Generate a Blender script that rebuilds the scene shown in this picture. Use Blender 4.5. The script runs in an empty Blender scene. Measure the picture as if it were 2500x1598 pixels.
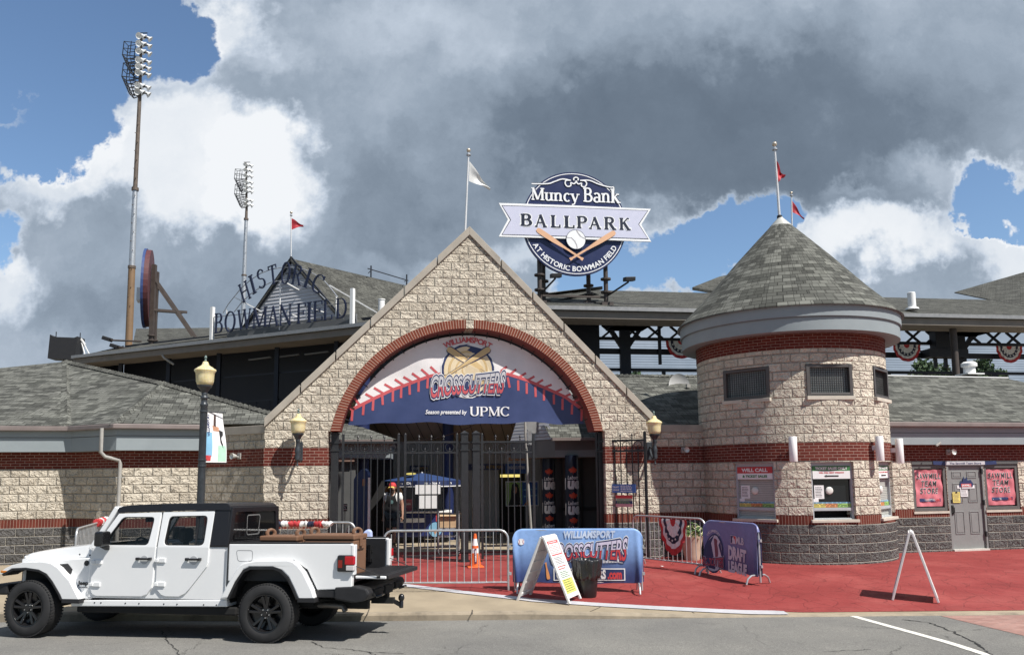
import bpy, bmesh, math, random
import numpy as np
from mathutils import Vector, Matrix
random.seed(7)
C = bpy.context.scene.collection
R_ = math.radians
PI = math.pi

# ------------------------------------------------------------------ camera
CAM_H = 2.05
PITCH, ROLL, FPX, CXP, CYP = R_(6.4), 0.0095, 1900.0, 1250.0, 944.0
_R0 = np.array([1, 0, 0.]); _F = np.array([0, math.cos(PITCH), math.sin(PITCH)]); _U0 = np.array([0, -math.sin(PITCH), math.cos(PITCH)])
_R = _R0*math.cos(ROLL) - _U0*math.sin(ROLL); _U = _U0*math.cos(ROLL) + _R0*math.sin(ROLL)
_C = np.array([0, 0, CAM_H])
def ray(px, py): return _F + _R*((px-CXP)/FPX) + _U*((CYP-py)/FPX)
def atz(px, py, z): d = ray(px, py); return Vector(_C + d*((z-CAM_H)/d[2]))
def atY(px, py, Y): d = ray(px, py); return Vector(_C + d*(Y/d[1]))
def atpl(px, py, p0, n):
    d = ray(px, py); n = np.array(n, float); return Vector(_C + d*(((np.array(p0)-_C)@n)/(d@n)))
cam_d = bpy.data.cameras.new("camera"); cam = bpy.data.objects.new("camera", cam_d); C.objects.link(cam)
cam.matrix_world = Matrix(((_R[0], _U[0], -_F[0], 0), (_R[1], _U[1], -_F[1], 0), (_R[2], _U[2], -_F[2], CAM_H), (0, 0, 0, 1)))
cam_d.sensor_width = 36; cam_d.lens = 36*FPX/2500; cam_d.shift_y = (CYP-799)/2500
cam_d.clip_start = 0.1; cam_d.clip_end = 3000
scn = bpy.context.scene
scn.camera = cam
scn.view_settings.view_transform = 'Standard'; scn.view_settings.look = 'None'
scn.view_settings.exposure = 0.45; scn.view_settings.gamma = 1
scn.cycles.use_denoising = True
scn.cycles.max_bounces = 6; scn.cycles.transparent_max_bounces = 12
scn.cycles.sample_clamp_indirect = 6

# ------------------------------------------------------------------ node helper
class NT:
    def __init__(s, tree): s.t = tree; s.n = tree.nodes; s.l = tree.links
    def new(s, typ, **kw):
        n = s.n.new(typ)
        for k, v in kw.items(): setattr(n, k, v)
        return n
    def put(s, sock, v):
        if v is None: return
        if isinstance(v, bpy.types.NodeSocket): s.l.new(v, sock)
        else:
            try: sock.default_value = v
            except Exception: sock.default_value = (*v, 1) if len(v) == 3 else v
    def math(s, op, a, b=None, c=None, clamp=False):
        n = s.new('ShaderNodeMath', operation=op, use_clamp=clamp)
        for i, v in enumerate((a, b, c)): s.put(n.inputs[i], v)
        return n.outputs[0]
    def vmath(s, op, a, b=None):
        n = s.new('ShaderNodeVectorMath', operation=op)
        s.put(n.inputs[0], a)
        if b is not None: s.put(n.inputs[1], b)
        return n.outputs['Value'] if op in ('LENGTH', 'DOT_PRODUCT') else n.outputs[0]
    def maprange(s, v, a, b, c=0., d=1., interp='SMOOTHSTEP'):
        n = s.new('ShaderNodeMapRange', interpolation_type=interp, clamp=True)
        s.put(n.inputs[0], v)
        for i, x in zip((1, 2, 3, 4), (a, b, c, d)): n.inputs[i].default_value = x
        return n.outputs[0]
    def mix(s, f, a, b, blend='MIX'):
        n = s.new('ShaderNodeMix', data_type='RGBA', blend_type=blend)
        s.put(n.inputs[0], f); s.put(n.inputs[6], a); s.put(n.inputs[7], b)
        return n.outputs[2]
    def noise(s, vec, scale, detail=4, rough=.55, out='Fac', dist=0.):
        n = s.new('ShaderNodeTexNoise')
        if vec is not None: s.put(n.inputs['Vector'], vec)
        n.inputs['Scale'].default_value = scale; n.inputs['Detail'].default_value = detail
        n.inputs['Roughness'].default_value = rough; n.inputs['Distortion'].default_value = dist
        return n.outputs[0] if out == 'Fac' else n.outputs[1]
    def ramp(s, f, stops):
        n = s.new('ShaderNodeValToRGB'); s.put(n.inputs[0], f)
        e = n.color_ramp.elements
        while len(e) < len(stops): e.new(.5)
        for i, (p, c) in enumerate(stops): e[i].position = p; e[i].color = (*c, 1) if len(c) == 3 else c
        return n.outputs[0]

# ------------------------------------------------------------------ sky and sun
SUN_AZ, SUN_EL = R_(52), R_(53)       # azimuth measured from the camera's back towards its right hand
to_sun = Vector((math.cos(SUN_EL)*math.sin(SUN_AZ), -math.cos(SUN_EL)*math.cos(SUN_AZ), math.sin(SUN_EL)))
w = bpy.data.worlds.new("World"); scn.world = w; w.use_nodes = True
w.node_tree.nodes.clear()
T = NT(w.node_tree)
sky = T.new('ShaderNodeTexSky', sky_type='NISHITA', sun_disc=False)
sky.sun_elevation = SUN_EL; sky.sun_rotation = math.atan2(to_sun.x, to_sun.y)
sky.altitude = 200; sky.air_density = 1.0; sky.dust_density = 0.6; sky.ozone_density = 1.6
tc = T.new('ShaderNodeTexCoord').outputs['Generated']
sp = T.new('ShaderNodeSeparateXYZ'); T.put(sp.inputs[0], tc)
yy = T.math('MAXIMUM', T.math('ABSOLUTE', sp.outputs[1]), .12)
cq = T.new('ShaderNodeCombineXYZ')
T.put(cq.inputs[0], T.math('DIVIDE', sp.outputs[0], yy)); T.put(cq.inputs[2], T.math('DIVIDE', sp.outputs[2], yy))
q0 = cq.outputs[0]
wn = T.noise(q0, 4.5, 6, .62, 'Color'); wn2 = T.noise(q0, 17, 5, .6, 'Color')
def wscale(v, k):
    n = T.new('ShaderNodeVectorMath', operation='SCALE'); T.put(n.inputs[0], T.vmath('SUBTRACT', v, (.5, .5, .5))); n.inputs[3].default_value = k
    return n.outputs[0]
q = T.vmath('ADD', q0, T.vmath('ADD', wscale(wn, .22), T.vmath('ADD', wscale(wn2, .095), wscale(T.noise(q0, 48, 4, .6, 'Color'), .028))))
def blob(px, py, rx, ry, hard=0.):
    d = ray(px, py); c = (d[0]/d[1], 0, d[2]/d[1])
    v = T.vmath('MULTIPLY', T.vmath('SUBTRACT', q, c), (1900/rx, 0, 1900/ry))
    return T.maprange(T.vmath('LENGTH', v), hard, 1., 1., 0.)
def total(items, start=0.):
    acc = start
    for k, b in items:
        acc = T.math('MULTIPLY_ADD', b, k, acc)
    return acc
CLOUD_HOLES = [(130, 60, 420, 330, .5, 1.5), (470, 90, 160, 190, .3, .9), (90, 345, 260, 110, .4, .9), (-40, 600, 130, 140, .2, .9),
               (1480, 660, 260, 120, .2, 1.0), (1760, 600, 330, 130, .35, 1.1), (2080, 470, 200, 60, .1, .35), (2440, 520, 220, 190, .35, 1.25), (2330, 600, 110, 60, .1, .5)]
CLOUD_ADDS = [(170, 235, 90, 40, .0, .5), (20, 200, 80, 60, .1, .35), (300, 110, 60, 90, .0, .3), (130, 130, 110, 60, .0, .28), (60, 250, 130, 80, .0, .55), (390, 150, 80, 90, .0, .35), (2120, 620, 290, 130, .35, 1.3), (2020, 640, 170, 90, .2, .5),
              (2400, 665, 200, 70, .2, .9), (2500, 610, 90, 100, .2, .9), (1290, 650, 140, 110, .2, .3), (2180, 440, 230, 60, .2, .35)]
fine = T.noise(q0, 9, 9, .62)
cov = total([(-k, blob(a, b, rx, ry, h)) for a, b, rx, ry, h, k in CLOUD_HOLES], 1.0)
cov = total([(k, blob(a, b, rx, ry, h)) for a, b, rx, ry, h, k in CLOUD_ADDS], cov)
cov = T.math('MULTIPLY_ADD', T.math('SUBTRACT', fine, .5), 1.1, cov)
alpha = T.maprange(cov, .30, .66)
LIGHTS = [(470, 400, 340, 200, .60, .48), (640, 420, 170, 170, .55, .22), (120, 440, 210, 110, .3, .38), (570, 60, 110, 130, .3, .34), (640, 130, 160, 90, .0, .16), (430, 230, 170, 80, .1, .14),
          (1000, 60, 420, 170, .1, .16), (2120, 600, 290, 110, .4, .52), (2470, 650, 190, 120, .4, .45), (2330, 430, 300, 100, .1, .26), (1580, 520, 300, 60, .1, .12),
          (20, 740, 130, 110, .3, .34), (60, 680, 120, 50, .1, .2), (1100, 640, 330, 60, .0, .14), (1370, 620, 260, 80, .1, .3), (2480, 500, 120, 160, .1, .2)]
DARKS = [(1780, 330, 900, 300, .35, .24), (1600, 180, 600, 200, .2, .08), (960, 520, 260, 260, .3, .14), (330, 740, 420, 130, .2, .12), (1420, 330, 330, 170, .2, .08), (2050, 130, 420, 150, .2, .08), (620, 620, 200, 130, .2, .06)]
br = total([(k, blob(a, b, rx, ry, h)) for a, b, rx, ry, h, k in LIGHTS], .43)
br = total([(-k, blob(a, b, rx, ry, h)) for a, b, rx, ry, h, k in DARKS], br)
br = T.math('MULTIPLY_ADD', T.math('SUBTRACT', T.noise(q0, 4.2, 8, .52), .5), .30, br)
br = T.math('MULTIPLY_ADD', T.maprange(cov, .35, 1.05, 1., 0.), .26, br)   # thin edges let the light through
br = T.math('MULTIPLY_ADD', T.math('SUBTRACT', T.noise(q, 13, 9, .64), .5), .20, br)
K = 10.0
ccol = T.ramp(br, [(0., (.085, .112, .150)), (.22, (.125, .160, .207)), (.42, (.235, .285, .35)), (.62, (.40, .455, .53)), (.80, (.53, .57, .62)), (1., (.655, .675, .70))])
ccol = T.mix(1., ccol, (K, K, K, 1), 'MULTIPLY')
skyc = T.mix(1., sky.outputs[0], (.93, 1.01, 1.06, 1), 'MULTIPLY')
back = T.maprange(sp.outputs[1], -.30, .05)   # behind the viewer: unseen grey cloud added to weaken the fill light
col = T.mix(back, T.mix(.6, skyc, (.13*K, .16*K, .20*K, 1)), T.mix(alpha, skyc, ccol))
bg = T.new('ShaderNodeBackground'); T.put(bg.inputs[0], col); bg.inputs[1].default_value = 0.1
wo = T.new('ShaderNodeOutputWorld'); T.l.new(bg.outputs[0], wo.inputs[0])
w.cycles.sampling_method = 'MANUAL'; w.cycles.sample_map_resolution = 512
sl = bpy.data.lights.new("sun", 'SUN'); sl.energy = 4.9; sl.angle = R_(.53); sl.color = (1., .955, .89)
sun = bpy.data.objects.new("sun", sl); C.objects.link(sun); sun.rotation_euler = to_sun.to_track_quat('Z', 'Y').to_euler()
sun.location = (20, -15, 40)

# ------------------------------------------------------------------ materials
def newmat(name):
    m = bpy.data.materials.new(name); m.use_nodes = True
    t = NT(m.node_tree); b = m.node_tree.nodes['Principled BSDF']
    return m, t, b
MATS = {}
def pm(name, col, rough=.55, metal=0., var=.12, nscale=6., bump=0., bscale=60., coat=0., spec=.5, alpha=1., trans=0., emit=None, dirt=0.):
    if name in MATS: return MATS[name]
    m, t, b = newmat(name)
    oc = t.new('ShaderNodeTexCoord').outputs['Object']
    if var > 0:
        n = t.noise(oc, nscale, 6, .6)
        lo = tuple(c*(1-var) for c in col); hi = tuple(min(1, c*(1+var)) for c in col)
        c = t.ramp(n, [(.3, lo), (.7, hi)])
        if dirt:
            d = t.maprange(t.noise(oc, nscale*.35, 8, .7), .5, .75)
            c = t.mix(t.math('MULTIPLY', d, dirt), c, tuple(x*.35 for x in col))
        t.put(b.inputs['Base Color'], c)
        rn = t.maprange(n, .2, .8, max(0, rough-.08), min(1, rough+.08), 'LINEAR'); t.put(b.inputs['Roughness'], rn)
    else:
        b.inputs['Base Color'].default_value = (*col, 1); b.inputs['Roughness'].default_value = rough
    b.inputs['Metallic'].default_value = metal; b.inputs['Specular IOR Level'].default_value = spec
    if coat: b.inputs['Coat Weight'].default_value = coat; b.inputs['Coat Roughness'].default_value = .04
    if trans: b.inputs['Transmission Weight'].default_value = trans
    if alpha < 1: b.inputs['Alpha'].default_value = alpha
    if emit: b.inputs['Emission Color'].default_value = (*emit[0], 1); b.inputs['Emission Strength'].default_value = emit[1]
    if bump:
        bn = t.new('ShaderNodeBump'); bn.inputs['Strength'].default_value = bump; bn.inputs['Distance'].default_value = .01
        t.put(bn.inputs['Height'], t.noise(oc, bscale, 5, .6)); t.l.new(bn.outputs[0], b.inputs['Normal'])
    MATS[name] = m
    return m

def masonry(name, bw, rh, mort, c1, c2, cm, offset=.5, rough=.9, v0=0., u0=0., face=0., fscale=14., relief=.02, stain=0., edge=.35):
    """blocks, bricks laid in courses along the mesh's UV metres"""
    m, t, b = newmat(name)
    uv = t.new('ShaderNodeUVMap').outputs[0]
    mp = t.new('ShaderNodeMapping'); t.put(mp.inputs[0], uv); mp.inputs['Location'].default_value = (-u0, -v0, 0)
    br = t.new('ShaderNodeTexBrick', offset=offset, squash=1., offset_frequency=2)
    t.put(br.inputs['Vector'], mp.outputs[0])
    br.inputs['Scale'].default_value = 1; br.inputs['Brick Width'].default_value = bw; br.inputs['Row Height'].default_value = rh
    br.inputs['Mortar Size'].default_value = mort; br.inputs['Mortar Smooth'].default_value = .25; br.inputs['Bias'].default_value = 0
    br.inputs['Color1'].default_value = (*c1, 1); br.inputs['Color2'].default_value = (*c2, 1); br.inputs['Mortar'].default_value = (*cm, 1)
    oc = t.new('ShaderNodeTexCoord').outputs['Object']
    n1 = t.noise(oc, 3., 8, .65); n2 = t.noise(oc, 55., 4, .6)
    c = t.mix(1., br.outputs['Color'], t.ramp(n1, [(.3, (.86, .86, .86)), (.7, (1.1, 1.09, 1.07))]), 'MULTIPLY')
    c = t.mix(1., c, t.ramp(n2, [(.3, (.84, .84, .84)), (.72, (1.14, 1.14, 1.14))]), 'MULTIPLY')
    if stain:
        mp2 = t.new('ShaderNodeMapping'); t.put(mp2.inputs[0], oc); mp2.inputs['Scale'].default_value = (1, 1, .35)
        s = t.maprange(t.noise(mp2.outputs[0], 1.3, 9, .72), .53, .74)
        c = t.mix(t.math('MULTIPLY', s, stain), c, t.mix(1., c, (.38, .36, .33, 1), 'MULTIPLY'))
    t.put(b.inputs['Base Color'], c); b.inputs['Roughness'].default_value = rough; b.inputs['Specular IOR Level'].default_value = .25
    notm = t.math('SUBTRACT', 1., br.outputs['Fac'])
    h = notm
    if face:
        rock = t.math('ADD', t.math('MULTIPLY', t.noise(oc, fscale, 5, .55, dist=.6), 1.), t.math('MULTIPLY', t.noise(oc, fscale*3.3, 4, .6), .3))
        b2 = t.new('ShaderNodeTexBrick', offset=offset, squash=1., offset_frequency=2); t.put(b2.inputs['Vector'], mp.outputs[0]); b2.inputs['Scale'].default_value = 1
        b2.inputs['Brick Width'].default_value = bw; b2.inputs['Row Height'].default_value = rh; b2.inputs['Mortar Size'].default_value = .020; b2.inputs['Mortar Smooth'].default_value = 1.; b2.inputs['Color1'].default_value = (0, 0, 0, 1); b2.inputs['Color2'].default_value = (1, 1, 1, 1); b2.inputs['Bias'].default_value = 0
        pil = t.math('SUBTRACT', 1., t.math('MULTIPLY', b2.outputs['Fac'], .38))   # every block swells out of its joints, some more than others
        h = t.math('MULTIPLY_ADD', t.math('MULTIPLY', rock, pil), face, t.math('MULTIPLY', pil, edge))
    bn = t.new('ShaderNodeBump'); bn.inputs['Strength'].default_value = 1.; bn.inputs['Distance'].default_value = relief
    t.put(bn.inputs['Height'], h); t.l.new(bn.outputs[0], b.inputs['Normal'])
    MATS[name] = m
    return m
BW, RH = .4064, .2032
BLOCK = masonry('split_face_block', BW, RH, .012, (.56, .50, .41), (.70, .635, .53), (.55, .50, .42), v0=.054, face=2.3, fscale=8, relief=.075, stain=.45, edge=.5)
BLOCKP = masonry('split_face_block_pinkish', BW, RH, .012, (.59, .53, .44), (.73, .665, .56), (.58, .525, .44), v0=.054, face=2.3, fscale=7.5, relief=.075, stain=.25, edge=.5)
BLOCKD = masonry('dark_split_face_block', BW, RH, .009, (.125, .122, .12), (.185, .178, .174), (.52, .49, .43), v0=.054, face=2.8, fscale=11, relief=.08, stain=.3)
BRICK = masonry('red_brick', .2032, .0677, .006, (.105, .020, .0145), (.150, .031, .021), (.36, .25, .205), v0=2.29, relief=.004)
SOLD = masonry('soldier_brick', .0677, .26, .0045, (.11, .025, .017), (.15, .035, .023), (.42, .30, .24), offset=0., v0=.84, relief=.004)
ARCHB = masonry('arch_brick', .0677, .30, .0055, (.155, .040, .024), (.195, .05, .03), (.62, .47, .38), offset=0., v0=3.06, relief=.004)

def shingle(name, cols, bw=.32, rh=.14):
    m, t, b = newmat(name)
    uv = t.new('ShaderNodeUVMap').outputs[0]
    oc = t.new('ShaderNodeTexCoord').outputs['Object']
    def layer(w_, off, c1, c2, u0):
        mp = t.new('ShaderNodeMapping'); t.put(mp.inputs[0], uv); mp.inputs['Location'].default_value = (u0, 0, 0)
        br = t.new('ShaderNodeTexBrick', offset=off, squash=1., offset_frequency=3)
        t.put(br.inputs['Vector'], mp.outputs[0]); br.inputs['Scale'].default_value = 1
        br.inputs['Brick Width'].default_value = w_; br.inputs['Row Height'].default_value = rh
        br.inputs['Mortar Size'].default_value = .006; br.inputs['Mortar Smooth'].default_value = .3; br.inputs['Bias'].default_value = -.1
        br.inputs['Color1'].default_value = (*c1, 1); br.inputs['Color2'].default_value = (*c2, 1); br.inputs['Mortar'].default_value = (*[x*.55 for x in cols[0]], 1)
        return br
    a = layer(bw, .37, cols[0], cols[1], 0.); bb = layer(bw*.62, .61, (.80, .80, .80), (1.18, 1.18, 1.18), .13)
    c = t.mix(1., a.outputs[0], bb.outputs[0], 'MULTIPLY')
    c = t.mix(.75, a.outputs[0], c)
    c = t.mix(1., c, t.ramp(t.noise(oc, 1.1, 7, .65), [(.3, (.82, .82, .82)), (.7, (1.14, 1.15, 1.12))]), 'MULTIPLY')
    c = t.mix(1., c, t.ramp(t.noise(oc, 90., 3, .6), [(.3, (.88, .88, .88)), (.7, (1.12, 1.12, 1.12))]), 'MULTIPLY')
    t.put(b.inputs['Base Color'], c); b.inputs['Roughness'].default_value = .93; b.inputs['Specular IOR Level'].default_value = .2
    sep = t.new('ShaderNodeSeparateXYZ'); t.put(sep.inputs[0], uv)
    saw = t.math('FRACT', t.math('DIVIDE', sep.outputs[1], rh))
    h = t.math('SUBTRACT', t.math('MULTIPLY', t.math('SUBTRACT', 1., a.outputs['Fac']), .5), t.math('MULTIPLY', saw, .9))
    h = t.math('MULTIPLY_ADD', bb.outputs[0], .25, h)
    bn = t.new('ShaderNodeBump'); bn.inputs['Strength'].default_value = .8; bn.inputs['Distance'].default_value = .02
    t.put(bn.inputs['Height'], h); t.l.new(bn.outputs[0], b.inputs['Normal'])
    MATS[name] = m; return m
SHG = shingle('grey_shingle', ((.064, .065, .059), (.175, .176, .160)))
SHD = shingle('dark_grey_shingle', ((.060, .060, .055), (.108, .108, .098)), .34, .15)

COPING = pm('precast_stone', (.36, .325, .275), .85, var=.12, nscale=2.2, bump=.3, bscale=70, dirt=.5)
PANEL = pm('grey_metal_panel', (.25, .285, .30), .55, var=.05, nscale=2, dirt=.15)
PANELD = pm('dark_grey_trim', (.145, .15, .155), .55, var=.08, nscale=3)
GUTTER = pm('bronze_gutter', (.20, .165, .155), .5, var=.12, nscale=3)
SOFFIT = pm('brown_soffit', (.22, .14, .11), .7, var=.1)
IRON = pm('black_iron', (.018, .019, .021), .42, var=.2, nscale=14)
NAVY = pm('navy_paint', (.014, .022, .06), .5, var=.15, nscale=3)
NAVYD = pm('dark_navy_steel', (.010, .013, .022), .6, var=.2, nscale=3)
BROWNST = pm('brown_steel', (.055, .042, .036), .6, var=.2, nscale=4)
GALV = pm('galvanised_steel', (.52, .53, .54), .38, .75, var=.14, nscale=9)
WHITEP = pm('white_paint', (.78, .78, .77), .5, var=.04, nscale=5)
WHITEPR = pm('white_print', (.74, .74, .74), .6, var=.03)
BLACKPR = pm('black_print', (.014, .014, .016), .6, var=.1)
REDPR = pm('red_print', (.50, .045, .05), .6, var=.05)
NAVYPR = pm('navy_print', (.020, .033, .105), .55, var=.06)
GREENPR = pm('green_print', (.05, .19, .06), .6, var=.05)
YELLOWPR = pm('yellow_print', (.72, .60, .16), .6, var=.05)
BLUEPR = pm('blue_print', (.05, .13, .38), .6, var=.06)
ORANGEPR = pm('orange_print', (.66, .28, .10), .6, var=.05)
LIMEPR = pm('lime_print', (.30, .50, .14), .6, var=.05)
SKYPR = pm('light_blue_print', (.20, .42, .60), .6, var=.05)
DARK = pm('dark_interior', (.012, .012, .013), .8, var=.2)
CHAR = pm('charcoal_paint', (.085, .087, .087), .7, var=.12, nscale=2)

# ------------------------------------------------------------------ mesh builder
class MB:
    def __init__(s): s.v = []; s.f = []; s.uv = []; s.mi = []
    def add(s, vs, fs, uvs=None, mi=0):
        o = len(s.v); s.v += [tuple(p) for p in vs]
        for i, f in enumerate(fs):
            s.f.append([o+k for k in f]); s.uv.append(uvs[i] if uvs else None); s.mi.append(mi)
        return s
    def box(s, x0, x1, y0, y1, z0, z1, mi=0):
        v = [(x, y, z) for z in (z0, z1) for y in (y0, y1) for x in (x0, x1)]
        return s.add(v, [(0, 2, 3, 1), (4, 5, 7, 6), (0, 1, 5, 4), (2, 6, 7, 3), (0, 4, 6, 2), (1, 3, 7, 5)], mi=mi)
    def obox(s, c, ax, ay, az, mi=0):
        c, ax, ay, az = map(Vector, (c, ax, ay, az))
        v = [c+ax*i+ay*j+az*k for k in (-1, 1) for j in (-1, 1) for i in (-1, 1)]
        return s.add(v, [(0, 2, 3, 1), (4, 5, 7, 6), (0, 1, 5, 4), (2, 6, 7, 3), (0, 4, 6, 2), (1, 3, 7, 5)], mi=mi)
    def poly(s, pts, mi=0, uv=None): return s.add(pts, [tuple(range(len(pts)))], [uv] if uv else None, mi)
    def prism(s, pts, y0, y1, mi=0, ax='y'):
        """pts: 2D outline; extruded along an axis: 'y': (x,z) outline, 'x': (y,z) outline, 'z': (x,y) outline"""
        def P(a, b, c): return {'y': (a, c, b), 'x': (c, a, b), 'z': (a, b, c)}[ax]
        n = len(pts)
        v = [P(a, b, y0) for a, b in pts]+[P(a, b, y1) for a, b in pts]
        f = [tuple(range(n)), tuple(range(2*n-1, n-1, -1))]+[(i, (i+1) % n, n+(i+1) % n, n+i) for i in range(n)]
        return s.add(v, f, mi=mi)
    def bar(s, p0, p1, w, h=None, mi=0, up=(0, 0, 1)):
        p0, p1 = Vector(p0), Vector(p1); d = p1-p0; L = d.length
        if L < 1e-6: return s
        d.normalize(); up = Vector(up)
        if abs(d.dot(up)) > .98: up = Vector((0, 1, 0)) if abs(d.y) < .9 else Vector((1, 0, 0))
        a = d.cross(up).normalized(); b = a.cross(d)
        h = w if h is None else h
        return s.obox((p0+p1)/2, d*L/2, a*w/2, b*h/2, mi)
    def tube(s, path, r, n=8, mi=0, caps=True, closed=False):
        pts = [Vector(p) for p in path]; m = len(pts); rings = []
        rr = r if isinstance(r, (list, tuple)) else [r]*m
        ref = None
        for i, p in enumerate(pts):
            if closed: d = pts[(i+1) % m]-pts[(i-1) % m]
            else: d = (pts[min(i+1, m-1)]-pts[max(i-1, 0)])
            d.normalize()
            if ref is None: ref = Vector((0, 0, 1)) if abs(d.z) < .9 else Vector((1, 0, 0))
            a = d.cross(ref)
            if a.length < 1e-4: a = d.cross(Vector((.3, .9, .2)))
            a.normalize(); b = a.cross(d); ref = b
            rings.append([p+a*math.cos(2*PI*k/n)*rr[i]+b*math.sin(2*PI*k/n)*rr[i] for k in range(n)])
        v = [x for g in rings for x in g]; f = []
        for i in range(m if closed else m-1):
            j = (i+1) % m
            f += [(i*n+k, i*n+(k+1) % n, j*n+(k+1) % n, j*n+k) for k in range(n)]
        if caps and not closed: f += [tuple(range(n))[::-1], tuple(range((m-1)*n, m*n))]
        return s.add(v, f, mi=mi)
    def lathe(s, prof, c=(0, 0, 0), n=24, axis='z', a0=0., a1=2*PI, mi=0, metric=False):
        """prof: (radius, height) list turned about an axis through c"""
        full = abs(a1-a0-2*PI) < 1e-6; k = n if full else n+1; v = []; c = Vector(c)
        for r, h in prof:
            for i in range(k):
                a = a0+(a1-a0)*i/n; x, y = r*math.cos(a), r*math.sin(a)
                v.append(c+Vector({'z': (x, y, h), 'y': (x, h, y), 'x': (h, x, y)}[axis]))
        f = []; uvs = []
        L = 0.
        for j in range(len(prof)-1):
            dl = math.hypot(prof[j+1][0]-prof[j][0], prof[j+1][1]-prof[j][1])
            for i in range(n):
                i2 = (i+1) % k
                f.append((j*k+i, j*k+i2, (j+1)*k+i2, (j+1)*k+i))
                if metric:
                    rm = metric if metric is not True else max(prof[j][0], prof[j+1][0])
                    u0, u1 = (a0+(a1-a0)*i/n)*rm, (a0+(a1-a0)*(i+1)/n)*rm
                    if prof[j][1] != prof[j+1][1] and abs(prof[j][0]-prof[j+1][0]) < 1e-6: va, vb = prof[j][1], prof[j+1][1]
                    else: va, vb = L, L+dl
                    uvs.append([(u0, va), (u1, va), (u1, vb), (u0, vb)])
            L += dl
        return s.add(v, f, uvs if metric else None, mi)
    def sphere(s, c, r, n=12, m=8, sc=(1, 1, 1), mi=0):
        prof = [(r*math.sin(PI*i/m), -r*math.cos(PI*i/m)) for i in range(m+1)]
        o = len(s.v); s.lathe(prof, (0, 0, 0), n, mi=mi)
        s.v[o:] = [(c[0]+p[0]*sc[0], c[1]+p[1]*sc[1], c[2]+p[2]*sc[2]) for p in s.v[o:]]
        return s
    def grid(s, fn, nu, nv, mi=0, uv=False):
        v = [fn(i/nu, j/nv) for j in range(nv+1) for i in range(nu+1)]
        f = [(j*(nu+1)+i, j*(nu+1)+i+1, (j+1)*(nu+1)+i+1, (j+1)*(nu+1)+i) for j in range(nv) for i in range(nu)]
        return s.add(v, f, mi=mi)
    def build(s, name, mat, parent=None, smooth=False, bevel=0., seg=2, weld=True, loc=None, rotz=0., recalc=True, angle=40):
        me = bpy.data.meshes.new(name)
        bm = bmesh.new()
        vs = [bm.verts.new(p) for p in s.v]
        uvl = bm.loops.layers.uv.new('UVMap')
        for f, uv, mi in zip(s.f, s.uv, s.mi):
            try: fc = bm.faces.new([vs[i] for i in f])
            except ValueError: continue
            fc.material_index = mi
            if uv:
                for lp, u in zip(fc.loops, uv): lp[uvl].uv = u
            else:
                fc.normal_update(); N = fc.normal
                t = Vector((-N.y, N.x, 0))
                if t.length < 1e-3: t = Vector((1, 0, 0))
                t.normalize()
                b = N.cross(t)
                if abs(N.z) < .02: b = Vector((0, 0, 1))
                for lp in fc.loops: lp[uvl].uv = (lp.vert.co.dot(t), lp.vert.co.dot(b))
        if weld: bmesh.ops.remove_doubles(bm, verts=bm.verts, dist=1e-5)
        if recalc: bmesh.ops.recalc_face_normals(bm, faces=bm.faces)
        for fc in bm.faces: fc.smooth = smooth
        bm.to_mesh(me); bm.free()
        if smooth: me.set_sharp_from_angle(angle=R_(angle))
        for mm in (mat if isinstance(mat, (list, tuple)) else [mat]): me.materials.append(mm)
        o = bpy.data.objects.new(name, me); C.objects.link(o)
        if parent is not None: o.parent = parent
        if loc is not None: o.location = loc
        o.rotation_euler.z = rotz
        if bevel:
            md = o.modifiers.new('bevel', 'BEVEL'); md.width = bevel; md.segments = seg; md.limit_method = 'ANGLE'; md.angle_limit = R_(35)
        return o
def tag(o, label=None, cat=None, group=None, kind=None):
    for k, v in (('label', label), ('category', cat), ('group', group), ('kind', kind)):
        if v: o[k] = v
    return o
def thing(name, label, cat, loc=(0, 0, 0), rz=0., group=None):
    o = bpy.data.objects.new(name, None); C.objects.link(o); o.location = loc; o.rotation_euler.z = rz
    o.empty_display_size = .2
    return tag(o, label, cat, group)
def copy_tree(o, parent=None):
    c = o.copy(); C.objects.link(c); c.parent = parent
    for ch in list(o.children): copy_tree(ch, c)
    return c
def local(root, p):
    """world point into the frame of a root that only turns about z"""
    v = Vector(p)-root.location; a = -root.rotation_euler.z
    return Vector((v.x*math.cos(a)-v.y*math.sin(a), v.x*math.sin(a)+v.y*math.cos(a), v.z))
def arcpts(cx, cy, rx, ry, a0, a1, n=12): return [(cx+rx*math.cos(R_(a0+(a1-a0)*i/n)), cy+ry*math.sin(R_(a0+(a1-a0)*i/n))) for i in range(n+1)]

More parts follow.
